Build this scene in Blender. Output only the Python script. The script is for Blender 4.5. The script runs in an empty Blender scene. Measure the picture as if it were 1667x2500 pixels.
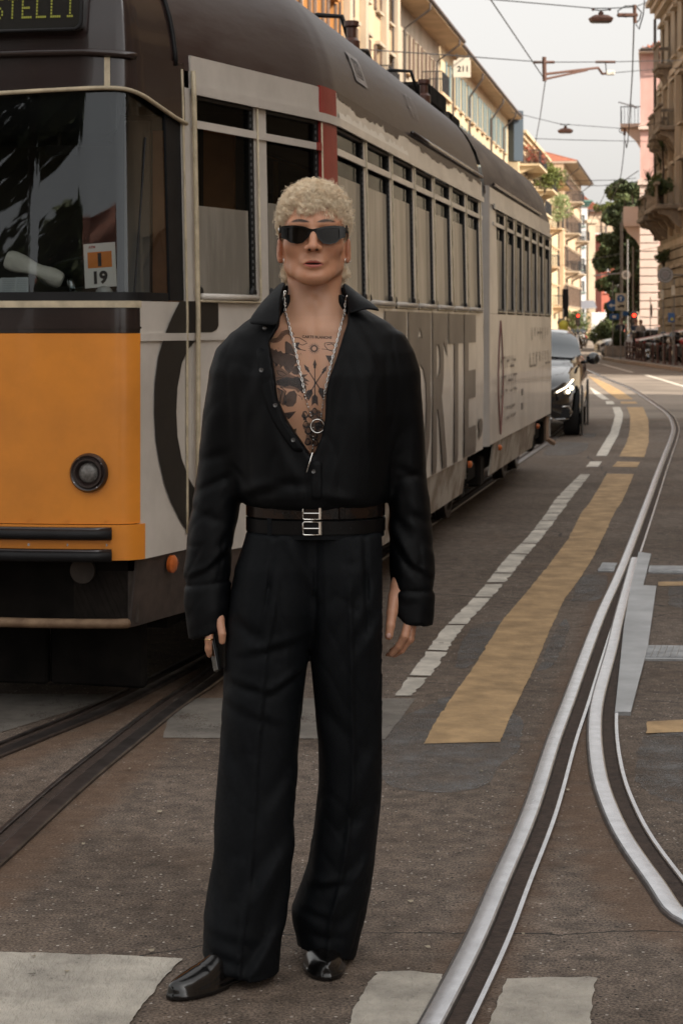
import bpy, bmesh, math, random
import numpy as np
from mathutils import Vector, Matrix
R = math.radians
random.seed(7); RNG = np.random.default_rng(7)
SC = bpy.context.scene
COL = SC.collection
# ---------------------------------------------------------------- camera
F, CX, HY, CZ = 4861.0, 833.5, 795.0, 1.56       # focal length (photo px), centre column, horizon row, eye height
cd = bpy.data.cameras.new('camera'); cam = bpy.data.objects.new('camera', cd); COL.objects.link(cam)
cam.location = (0, 0, CZ); cam.rotation_euler = (R(90), 0, 0)
cd.sensor_fit = 'VERTICAL'; cd.sensor_height = 36; cd.sensor_width = 24; cd.lens = F / 2500 * 36
cd.shift_y = -(1250 - HY) / 2500
cd.clip_start = .1; cd.clip_end = 3000
cd.dof.use_dof = True; cd.dof.focus_distance = 4.75; cd.dof.aperture_fstop = 13
SC.camera = cam
# ---------------------------------------------------------------- sky and sun
SUN_EL, SUN_DIR = R(36), Vector((.80, -.60))      # towards the sun, on the ground plane
wd = bpy.data.worlds.new('World'); SC.world = wd; wd.use_nodes = True
nt = wd.node_tree; nt.nodes.clear()
sky = nt.nodes.new('ShaderNodeTexSky'); sky.sky_type = 'NISHITA'; sky.sun_disc = False
sky.sun_elevation = SUN_EL; sky.sun_rotation = math.atan2(SUN_DIR.x, SUN_DIR.y)
sky.air_density = 1.6; sky.dust_density = 6; sky.ozone_density = 1
hsv = nt.nodes.new('ShaderNodeHueSaturation'); hsv.inputs['Saturation'].default_value = .12
mx = nt.nodes.new('ShaderNodeMix'); mx.data_type = 'RGBA'; mx.inputs[0].default_value = .35
mx.inputs[7].default_value = (9.2, 8.85, 8.45, 1)       # thick summer haze that evens out the sky
bg = nt.nodes.new('ShaderNodeBackground'); bg.inputs[1].default_value = .09
wo = nt.nodes.new('ShaderNodeOutputWorld')
nt.links.new(sky.outputs[0], hsv.inputs['Color']); nt.links.new(hsv.outputs[0], mx.inputs[6])
nt.links.new(mx.outputs[2], bg.inputs[0]); nt.links.new(bg.outputs[0], wo.inputs[0])
sd = bpy.data.lights.new('sun', 'SUN'); sd.energy = 3.9; sd.angle = R(.6); sd.color = (1, .89, .74)
so = bpy.data.objects.new('sun', sd); COL.objects.link(so)
sdir = Vector((SUN_DIR.x * math.cos(SUN_EL), SUN_DIR.y * math.cos(SUN_EL), math.sin(SUN_EL)))
so.rotation_euler = sdir.to_track_quat('Z', 'Y').to_euler(); so.location = (10, -10, 40)
SC.view_settings.view_transform = 'Standard'; SC.view_settings.look = 'None'
SC.view_settings.exposure = 1.08; SC.view_settings.gamma = 1; SC.view_settings.use_curve_mapping = False
SC.cycles.max_bounces = 6; SC.cycles.diffuse_bounces = 3; SC.cycles.glossy_bounces = 3
SC.cycles.transparent_max_bounces = 12; SC.cycles.caustics_reflective = False; SC.cycles.caustics_refractive = False
SC.cycles.use_denoising = True

# ---------------------------------------------------------------- coordinates measured on the photograph
K = 2500 / 2352.0
def W(px, py, Y): return np.array([(px - CX) / F * Y, Y, CZ - (py - HY) / F * Y])
def WD(dx, dy, Y): return W(dx * K, dy * K, Y)
def G(px, py): Y = F * CZ / (py - HY); return np.array([(px - CX) / F * Y, Y, 0.0])
def GD(dx, dy): return G(dx * K, dy * K)

# ---------------------------------------------------------------- materials
MATS = {}
def mat(name, col, rough=.6, metal=0., var=.0, vscale=5., bump=0., bscale=80., col2=None, spec=.5, coat=0., emit=None, estr=0., alpha=1., sheen=0., stretch=None, sss=0., detail=6, space='Object', cut=None):
    """principled material with noise mottling, optional second colour in patches, and bump grain"""
    if name in MATS: return MATS[name]
    m = bpy.data.materials.new(name); m.use_nodes = True; n = m.node_tree; b = n.nodes['Principled BSDF']
    b.inputs['Base Color'].default_value = (*col, 1); b.inputs['Roughness'].default_value = rough
    b.inputs['Metallic'].default_value = metal; b.inputs['Specular IOR Level'].default_value = spec
    b.inputs['Coat Weight'].default_value = coat; b.inputs['Coat Roughness'].default_value = .06
    if sheen: b.inputs['Sheen Weight'].default_value = sheen; b.inputs['Sheen Roughness'].default_value = .4
    if sss:
        b.inputs['Subsurface Weight'].default_value = sss; b.inputs['Subsurface Radius'].default_value = (.012, .004, .002); b.inputs['Subsurface Scale'].default_value = 1
    if emit: b.inputs['Emission Color'].default_value = (*emit, 1); b.inputs['Emission Strength'].default_value = estr
    tc = n.nodes.new('ShaderNodeTexCoord'); mp = n.nodes.new('ShaderNodeMapping')
    n.links.new(tc.outputs[space], mp.inputs[0])
    if stretch: mp.inputs['Scale'].default_value = stretch
    if var or col2:
        t = n.nodes.new('ShaderNodeTexNoise'); t.inputs['Scale'].default_value = vscale; t.inputs['Detail'].default_value = detail
        t.inputs['Roughness'].default_value = .62
        n.links.new(mp.outputs[0], t.inputs['Vector'])
        rp = n.nodes.new('ShaderNodeValToRGB'); n.links.new(t.outputs[0], rp.inputs[0])
        c2 = col2 if col2 else tuple(c * (1 - var) for c in col)
        c1 = col if col2 else tuple(min(1, c * (1 + var * .6)) for c in col)
        lo, hi = cut if cut else (.35, .65)
        rp.color_ramp.elements[0].position = lo; rp.color_ramp.elements[1].position = hi
        rp.color_ramp.elements[0].color = (*c2, 1); rp.color_ramp.elements[1].color = (*c1, 1)
        n.links.new(rp.outputs[0], b.inputs['Base Color'])
        mr = n.nodes.new('ShaderNodeMapRange'); mr.inputs[3].default_value = min(1, rough * 1.25); mr.inputs[4].default_value = rough * .85
        n.links.new(t.outputs[0], mr.inputs[0]); n.links.new(mr.outputs[0], b.inputs['Roughness'])
    if bump:
        t2 = n.nodes.new('ShaderNodeTexNoise'); t2.inputs['Scale'].default_value = bscale; t2.inputs['Detail'].default_value = 4
        n.links.new(mp.outputs[0], t2.inputs['Vector'])
        bp = n.nodes.new('ShaderNodeBump'); bp.inputs['Strength'].default_value = 1; bp.inputs['Distance'].default_value = bump
        n.links.new(t2.outputs[0], bp.inputs['Height']); n.links.new(bp.outputs[0], b.inputs['Normal'])
    if alpha < 1: b.inputs['Alpha'].default_value = alpha
    MATS[name] = m; return m
def glass_mat(name, tint, refl=.08, rough=.02, ior=1.55):
    """window pane: mostly see-through, mirrors the street more at grazing angles"""
    m = bpy.data.materials.new(name); m.use_nodes = True; n = m.node_tree; n.nodes.clear()
    o = n.nodes.new('ShaderNodeOutputMaterial'); tr = n.nodes.new('ShaderNodeBsdfTransparent'); tr.inputs[0].default_value = (*tint, 1)
    g = n.nodes.new('ShaderNodeBsdfGlossy'); g.inputs['Roughness'].default_value = rough; g.inputs[0].default_value = (.9, .95, 1, 1)
    fr = n.nodes.new('ShaderNodeFresnel'); fr.inputs[0].default_value = ior
    ad = n.nodes.new('ShaderNodeMath'); ad.operation = 'ADD'; ad.inputs[1].default_value = refl; ad.use_clamp = True
    n.links.new(fr.outputs[0], ad.inputs[0])
    mi = n.nodes.new('ShaderNodeMixShader'); n.links.new(ad.outputs[0], mi.inputs[0]); n.links.new(tr.outputs[0], mi.inputs[1]); n.links.new(g.outputs[0], mi.inputs[2])
    n.links.new(mi.outputs[0], o.inputs[0]); return m

# ---------------------------------------------------------------- mesh helpers
class MB:
    def __init__(s): s.v = []; s.f = []
    def add(s, vs, fs):
        k = len(s.v); s.v.extend([tuple(map(float, p)) for p in vs]); s.f.extend([tuple(k + i for i in f) for f in fs]); return s
    def box(s, c, d, rz=0., bev=0.):
        """box centred at c with sizes d, turned by rz; bev chamfers the vertical and horizontal edges"""
        x, y, z = d[0] / 2, d[1] / 2, d[2] / 2; ca, sa = math.cos(rz), math.sin(rz)
        def P(a, b, h): return (c[0] + a * ca - b * sa, c[1] + a * sa + b * ca, c[2] + h)
        if bev:
            e = min(bev, x * .9, y * .9, z * .9); rings = []
            for (ox, oz) in ((e, -z), (0, -z + e), (0, z - e), (e, z)):
                X, Y = x - ox, y - ox
                cc = min(e, X * .9, Y * .9)
                rings.append([P(-X + cc, -Y, oz), P(X - cc, -Y, oz), P(X, -Y + cc, oz), P(X, Y - cc, oz), P(X - cc, Y, oz), P(-X + cc, Y, oz), P(-X, Y - cc, oz), P(-X, -Y + cc, oz)])
            vs = sum(rings, []); fs = [tuple(range(7, -1, -1)), tuple(range(24, 32))]
            for r in range(3):
                for i in range(8): j = (i + 1) % 8; fs.append((r * 8 + i, r * 8 + j, r * 8 + 8 + j, r * 8 + 8 + i))
            return s.add(vs, fs)
        vs = [P(a, b, h) for h in (-z, z) for a, b in ((-x, -y), (x, -y), (x, y), (-x, y))]
        return s.add(vs, [(3, 2, 1, 0), (4, 5, 6, 7), (0, 1, 5, 4), (1, 2, 6, 5), (2, 3, 7, 6), (3, 0, 4, 7)])
    def tube(s, pts, r, n=8, cap=True):
        pts = [Vector(p) for p in pts]; m = len(pts); rs = r if hasattr(r, '__len__') else [r] * m
        rings = []; up = None
        for i, p in enumerate(pts):
            t = (pts[min(i + 1, m - 1)] - pts[max(i - 1, 0)])
            if t.length < 1e-9: t = Vector((0, 0, 1))
            t.normalize()
            if up is None: up = Vector((0, 0, 1)) if abs(t.z) < .9 else Vector((1, 0, 0))
            a = t.cross(up)
            if a.length < 1e-6: a = t.orthogonal()
            a.normalize(); b = a.cross(t); up = b
            rings.append([p + (a * math.cos(2 * math.pi * k / n) + b * math.sin(2 * math.pi * k / n)) * rs[i] for k in range(n)])
        vs = sum(rings, []); fs = []
        for i in range(m - 1):
            for k in range(n): j = (k + 1) % n; fs.append((i * n + k, i * n + j, i * n + n + j, i * n + n + k))
        if cap: fs += [tuple(range(n - 1, -1, -1)), tuple((m - 1) * n + k for k in range(n))]
        return s.add(vs, fs)
    def lathe(s, prof, c, axis='z', n=20):
        """prof: (radius, height) pairs turned about the axis through c; axis may be a vector"""
        ax = {'z': Vector((0, 0, 1)), 'y': Vector((0, 1, 0)), 'x': Vector((1, 0, 0))}.get(axis) if isinstance(axis, str) else Vector(axis).normalized()
        a = ax.orthogonal().normalized(); b = ax.cross(a); c = Vector(c); vs = []; fs = []
        for r, h in prof:
            for k in range(n): t = 2 * math.pi * k / n; vs.append(c + ax * h + (a * math.cos(t) + b * math.sin(t)) * max(r, 1e-5))
        for i in range(len(prof) - 1):
            for k in range(n): j = (k + 1) % n; fs.append((i * n + k, i * n + j, i * n + n + j, i * n + n + k))
        fs += [tuple(range(n - 1, -1, -1)), tuple((len(prof) - 1) * n + k for k in range(n))]
        return s.add(vs, fs)
    def prism(s, poly, z0, z1):
        """flat outline poly (x, y) raised from z0 to z1"""
        n = len(poly); vs = [(x, y, z0) for x, y in poly] + [(x, y, z1) for x, y in poly]
        return s.add(vs, [tuple(range(n - 1, -1, -1)), tuple(range(n, 2 * n))] + [(i, (i + 1) % n, n + (i + 1) % n, n + i) for i in range(n)])
    def slab(s, a, b, thick, z0, z1):
        """vertical panel on the plan line a->b, thickness to its left"""
        a = np.array(a[:2], float); b = np.array(b[:2], float); d = b - a; d /= np.linalg.norm(d); q = np.array([-d[1], d[0]]) * thick
        return s.prism([tuple(a), tuple(b), tuple(b + q), tuple(a + q)], z0, z1)
    def grid(s, P, closed=False, flip=False):
        """P[i][j] lattice of points"""
        P = np.asarray(P, float); m, n = P.shape[:2]; fs = []
        for i in range(m - 1):
            for j in range(n if closed else n - 1):
                q = (i * n + j, i * n + (j + 1) % n, (i + 1) * n + (j + 1) % n, (i + 1) * n + j)
                fs.append(q[::-1] if flip else q)
        return s.add(P.reshape(-1, 3), fs)
    def build(s, name, m, parent=None, smooth=False, label=None, cat=None, group=None, kind=None, center=False, auto=None):
        me = bpy.data.meshes.new(name)
        V = np.array(s.v, float).reshape(-1, 3)
        off = np.zeros(3)
        if center and len(V): off = np.array([(V[:, 0].min() + V[:, 0].max()) / 2, (V[:, 1].min() + V[:, 1].max()) / 2, V[:, 2].min()])
        me.from_pydata((V - off).tolist(), [], s.f); me.update()
        if smooth: me.shade_smooth()
        if auto:
            bm = bmesh.new(); bm.from_mesh(me); bmesh.ops.recalc_face_normals(bm, faces=bm.faces)
            for f in bm.faces: f.smooth = True
            for e in bm.edges:
                if len(e.link_faces) == 2 and e.calc_face_angle(0) > R(auto): e.smooth = False
            bm.to_mesh(me); bm.free()
        if m: me.materials.append(m)
        o = bpy.data.objects.new(name, me); COL.objects.link(o); o.location = off
        if parent: o.parent = parent
        return tag(o, label, cat, group, kind)
def tag(o, label=None, cat=None, group=None, kind=None):
    if label: o['label'] = label
    if cat: o['category'] = cat
    if group: o['group'] = group
    if kind: o['kind'] = kind
    return o
def thing(name, label, cat, loc=(0, 0, 0), rz=0., group=None):
    o = bpy.data.objects.new(name, None); COL.objects.link(o); o.location = loc; o.rotation_euler = (0, 0, rz); o.empty_display_size = .2
    return tag(o, label, cat, group)
def copy_tree(o, parent=None):
    c = o.copy(); COL.objects.link(c); c.parent = parent
    for ch in list(o.children): copy_tree(ch, c)
    return c
def struct(mb, name, m, **k): return mb.build(name, m, kind='structure', **k)

def text_polys(txt, size=1., sx=1., bold=0., res=3):
    """triangulated lettering in the built-in font: verts (x, y) and faces"""
    cu = bpy.data.curves.new('t', 'FONT'); cu.body = txt; cu.size = size; cu.resolution_u = res; cu.offset = bold; cu.fill_mode = 'FRONT'
    o = bpy.data.objects.new('t', cu); COL.objects.link(o)
    dg = bpy.context.evaluated_depsgraph_get(); me = bpy.data.meshes.new_from_object(o.evaluated_get(dg))
    v = np.array([(p.co.x * sx, p.co.y) for p in me.vertices]); f = [tuple(p.vertices) for p in me.polygons]
    bpy.data.objects.remove(o); bpy.data.meshes.remove(me); bpy.data.curves.remove(cu)
    return v, f
def poly_tri(poly, holes=()):
    """triangulate a 2-D outline (with holes)"""
    from mathutils.geometry import tessellate_polygon
    loops = [[Vector((p[0], p[1], 0)) for p in poly]] + [[Vector((p[0], p[1], 0)) for p in h] for h in holes]
    tri = tessellate_polygon(loops); v = np.array([(p.x, p.y) for l in loops for p in l]); return v, [tuple(t) for t in tri]
def refine(v, f, h):
    """split long edges of a flat mesh so that it can follow a curved surface"""
    bm = bmesh.new(); vs = [bm.verts.new((p[0], p[1], 0)) for p in v]
    for t in f:
        try: bm.faces.new([vs[i] for i in t])
        except ValueError: pass
    for _ in range(7):
        es = [e for e in bm.edges if e.calc_length() > h]
        if not es: break
        bmesh.ops.subdivide_edges(bm, edges=es, cuts=1); bmesh.ops.triangulate(bm, faces=bm.faces)
    bm.verts.index_update(); V = np.array([(p.co.x, p.co.y) for p in bm.verts]); Fc = [tuple(q.index for q in t.verts) for t in bm.faces]; bm.free(); return V, Fc

# ---------------------------------------------------------------- implicit surfaces (surface nets)
def smin(a, b, k): h = np.clip(.5 + .5 * (b - a) / k, 0, 1); return b * (1 - h) + a * h - k * h * (1 - h)
def smax(a, b, k): return -smin(-a, -b, k)
def ell(P, c, r):
    q = [(P[i] - c[i]) / r[i] for i in range(3)]; k0 = np.sqrt(q[0] ** 2 + q[1] ** 2 + q[2] ** 2)
    k1 = np.sqrt((q[0] / r[0]) ** 2 + (q[1] / r[1]) ** 2 + (q[2] / r[2]) ** 2) + 1e-9; return k0 * (k0 - 1) / k1
def cap(P, a, b, ra, rb=None):
    rb = ra if rb is None else rb; a = np.array(a, float); b = np.array(b, float); d = b - a; L = (d ** 2).sum() + 1e-12
    t = np.clip(((P[0] - a[0]) * d[0] + (P[1] - a[1]) * d[1] + (P[2] - a[2]) * d[2]) / L, 0, 1)
    return np.sqrt((P[0] - a[0] - t * d[0]) ** 2 + (P[1] - a[1] - t * d[1]) ** 2 + (P[2] - a[2] - t * d[2]) ** 2) - (ra + t * (rb - ra))
def snet(f, xs, ys, zs):
    """surface-nets mesh of f < 0 on the rectilinear grid xs, ys, zs -> verts, quads"""
    X, Y, Z = np.meshgrid(xs, ys, zs, indexing='ij', sparse=True)
    V = np.broadcast_to(f((X, Y, Z)), (len(xs), len(ys), len(zs))).astype(np.float32)
    S = V < 0; nx, ny, nz = V.shape
    cnt = np.zeros((nx - 1, ny - 1, nz - 1), np.int8)
    for a in (0, 1):
        for b in (0, 1):
            for c in (0, 1): cnt += S[a:nx - 1 + a, b:ny - 1 + b, c:nz - 1 + c]
    act = np.argwhere((cnt > 0) & (cnt < 8)); idx = -np.ones(cnt.shape, np.int64); idx[tuple(act.T)] = np.arange(len(act))
    acc = np.zeros((len(act), 3)); num = np.zeros(len(act)); G3 = (np.asarray(xs), np.asarray(ys), np.asarray(zs))
    cs = [(a, b, c) for a in (0, 1) for b in (0, 1) for c in (0, 1)]
    for p in cs:
        for ax in range(3):
            if p[ax]: continue
            q = list(p); q[ax] = 1
            ia = act + np.array(p); ib = act + np.array(q); va = V[tuple(ia.T)]; vb = V[tuple(ib.T)]
            k = (va < 0) != (vb < 0)
            if not k.any(): continue
            t = va[k] / (va[k] - vb[k]); pa = np.stack([G3[i][ia[k, i]] for i in range(3)], 1); pb = np.stack([G3[i][ib[k, i]] for i in range(3)], 1)
            acc[k] += pa + (pb - pa) * t[:, None]; num[k] += 1
    verts = acc / num[:, None]; quads = []
    for ax in range(3):
        o = [i for i in range(3) if i != ax]; sl0 = [slice(None)] * 3; sl1 = [slice(None)] * 3; sl0[ax] = slice(0, -1); sl1[ax] = slice(1, None)
        d = S[tuple(sl0)] != S[tuple(sl1)]; e = np.argwhere(d); m = np.ones(len(e), bool)
        for i in o: m &= (e[:, i] > 0) & (e[:, i] < V.shape[i] - 1)
        e = e[m]; s = S[tuple(e.T)]; q = []
        for (da, db) in ((-1, -1), (0, -1), (0, 0), (-1, 0)):
            c = e.copy(); c[:, o[0]] += da; c[:, o[1]] += db; q.append(idx[tuple(c.T)])
        q = np.stack(q, 1); fl = s if ax != 1 else ~s; q[~fl] = q[~fl][:, ::-1]; quads.append(q)
    return verts, np.concatenate(quads)
def mesh_obj(name, V, Q, m, parent=None, smooth=True, relax=0, **k):
    me = bpy.data.meshes.new(name); me.vertices.add(len(V)); me.vertices.foreach_set('co', np.asarray(V, np.float32).ravel())
    Q = np.asarray(Q); n = Q.shape[1]; me.loops.add(Q.size); me.loops.foreach_set('vertex_index', Q.ravel().astype(np.int32))
    me.polygons.add(len(Q)); me.polygons.foreach_set('loop_start', np.arange(0, Q.size, n, dtype=np.int32)); me.update(calc_edges=True); me.validate()
    if smooth: me.shade_smooth()
    if m: me.materials.append(m)
    o = bpy.data.objects.new(name, me); COL.objects.link(o)
    if parent: o.parent = parent
    if relax:
        sm = o.modifiers.new('s', 'SMOOTH'); sm.factor = .5; sm.iterations = relax
    return tag(o, **k)
def relax(V, Q, it=2, w=.5):
    """laplacian smoothing of a quad mesh"""
    V = V.copy(); E = np.concatenate([Q[:, [i, (i + 1) % Q.shape[1]]] for i in range(Q.shape[1])]); E = np.concatenate([E, E[:, ::-1]])
    n = np.bincount(E[:, 0], minlength=len(V))[:, None] + 1e-9
    for _ in range(it):
        S = np.stack([np.bincount(E[:, 0], V[E[:, 1], i], minlength=len(V)) for i in range(3)], 1); V += w * (S / n - V)
    return V
def np_noise(P, s, seed=0):
    """cheap smooth pseudo-noise for folds, -1..1"""
    r = np.random.default_rng(seed); o = 0
    for k in range(5):
        a = r.normal(size=3); a /= np.linalg.norm(a); b = r.normal(size=3)
        o = o + np.sin((P[0] * a[0] + P[1] * a[1] + P[2] * a[2]) * s * (1 + k * .37) + 1.7 * np.sin((P[0] * b[0] + P[1] * b[1] + P[2] * b[2]) * s * .45 + k) + r.uniform(0, 6))
    return o / 5
# ---------------------------------------------------------------- foliage
def leaf_cloud(centers, radii, n, size, seed=0, flat=1.):
    r = np.random.default_rng(seed); C = np.array(centers, float); Rr = np.array(radii, float); w = Rr ** 2 / (Rr ** 2).sum()
    k = r.choice(len(C), n, p=w); d = r.normal(size=(n, 3)); d /= np.linalg.norm(d, axis=1)[:, None]
    rad = Rr[k] * (r.uniform(.45, 1.08, n) ** .6); P = C[k] + d * rad[:, None] * np.array([1, 1, flat])
    a = r.normal(size=(n, 3)); a /= np.linalg.norm(a, axis=1)[:, None]; b = np.cross(a, r.normal(size=(n, 3))); b /= np.linalg.norm(b, axis=1)[:, None]
    s = size * r.uniform(.5, 1.4, n)[:, None]
    V = np.stack([P - a * s, P + b * s * .45, P + a * s, P - b * s * .45], 1).reshape(-1, 3); return V, np.arange(4 * n).reshape(-1, 4)
# ================================================================ GROUND
Z6 = lambda x, y: (1000 + x * .5526, 1200 + y * .5526)      # reading scales of the enlarged views
Z5 = lambda x, y: (1340 + x * .2126, 750 + y * .2126)
Z7 = lambda x, y: (x * .4464, 1600 + y * .4464)
def spline(pts, step=.08):
    """centripetal-ish Catmull-Rom through ground points, resampled"""
    P = np.array([p[:2] for p in pts], float); P = np.vstack([2 * P[0] - P[1], P, 2 * P[-1] - P[-2]]); out = []
    for i in range(1, len(P) - 2):
        n = max(2, int(np.linalg.norm(P[i + 1] - P[i]) / step))
        for k in range(n):
            t = k / n; out.append(.5 * ((2 * P[i]) + (-P[i - 1] + P[i + 1]) * t + (2 * P[i - 1] - 5 * P[i] + 4 * P[i + 1] - P[i + 2]) * t * t + (-P[i - 1] + 3 * P[i] - 3 * P[i + 1] + P[i + 2]) * t ** 3))
    out.append(P[-2]); out = np.array(out)
    for _ in range(6): out[1:-1] = out[1:-1] * .5 + (out[:-2] + out[2:]) * .25
    return out
main_px = [Z6(20, 2395), Z6(45, 2352), Z6(235, 2000), Z6(345, 1750), Z6(490, 1430), Z6(600, 1110), Z6(660, 960), Z6(740, 750), Z6(820, 550), Z6(930, 310), Z6(1045, 20), Z5(1200, 1950), Z5(1300, 1700), Z5(1380, 1500), Z5(1400, 1370), Z5(1330, 1230), Z5(1150, 1095), Z5(900, 930), Z5(700, 850), Z5(520, 770)]
p0 = G(*main_px[0]); p1_ = G(*main_px[1]); first = p0 + (p0 - p1_) * 20
main_path = spline([first] + [G(*p) for p in main_px] + [np.array([10.2, 90, 0]), np.array([13.5, 120, 0])])
br_px = [Z6(975, 300), Z6(900, 560), Z6(865, 700), Z6(805, 900), Z6(786, 1000), Z6(782, 1120), Z6(800, 1280), Z6(838, 1400), Z6(905, 1550), Z6(1040, 1745), Z6(1130, 1860), Z6(1207, 1945)]
branch_path = spline([G(*p) for p in br_px] + [np.array([2.2, 4.2, 0]), np.array([3.3, 3.2, 0]), np.array([5., 2.3, 0])])
lb_px = [(0, 2120), (112, 2015), (223, 1912), (335, 1819), (446, 1729), (542, 1662)]
left_path = spline([np.array([-1.25, 4.2, 0]), np.array([-1.08, 5.1, 0])] + [G(*p) for p in lb_px] + [np.array([-.30, 10.2, 0]), np.array([.42, 14, 0]), np.array([2.0, 22.4, 0]), np.array([3.4, 30, 0]), np.array([5.2, 42, 0]), np.array([7.1, 60, 0]), np.array([8.6, 75, 0]), np.array([12, 110, 0])])
la_px = [(0, 1852), (147, 1792), (277, 1738), (491, 1627)]
left_path2 = spline([np.array([-2.2, 5.2, 0]), np.array([-1.55, 6.4, 0])] + [G(*p) for p in la_px] + [np.array([-.35, 10.4, 0])])
far_path = spline([np.array([-3.2, 4.0, 0]), np.array([-2.3, 8.4, 0]), np.array([-1.9, 10.5, 0]), np.array([-1.1, 14.2, 0]), np.array([.5, 22.7, 0]), np.array([2.0, 30.3, 0]), np.array([3.8, 42, 0])])
PATHS = [main_path, branch_path, left_path, left_path2, far_path]
def offset(P, d):
    T = np.gradient(P, axis=0); T /= np.linalg.norm(T, axis=1)[:, None] + 1e-9; return P + np.stack([T[:, 1], -T[:, 0]], 1) * d     # to the right of travel
# --- asphalt: fine near the camera so that rust stains can follow the rails
gx = np.unique(np.concatenate([[-900, -300, -90, -40, -15], np.arange(-8, -2.6, .4), np.arange(-2.6, 3.2, .045), np.arange(3.2, 9, .25), [10, 15, 25, 45, 100, 300, 900]]))
gy = np.unique(np.concatenate([[-400, -100, -40, -10, 0, 2, 3], np.arange(3.6, 12, .055), np.arange(12, 30, .3), np.arange(30, 110, 2.), [120, 160, 250, 400, 800, 1800]]))
GXm, GYm = np.meshgrid(gx, gy, indexing='ij'); gp = np.stack([GXm.ravel(), GYm.ravel()], 1)
dmin = np.full(len(gp), 9.)
near = (gp[:, 0] > -3) & (gp[:, 0] < 4) & (gp[:, 1] > 3) & (gp[:, 1] < 14); ni = np.where(near)[0]
for Pth in PATHS[:4]:
    Q = offset(Pth, .055); Q = Q[(Q[:, 1] < 15)]
    for k in range(0, len(ni), 20000):
        ii = ni[k:k + 20000]; d = np.sqrt(((gp[ii][:, None] - Q[None, ::2]) ** 2).sum(2)).min(1); dmin[ii] = np.minimum(dmin[ii], d)
rust = np.clip(1 - (dmin - .04) / .16, 0, 1)
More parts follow.
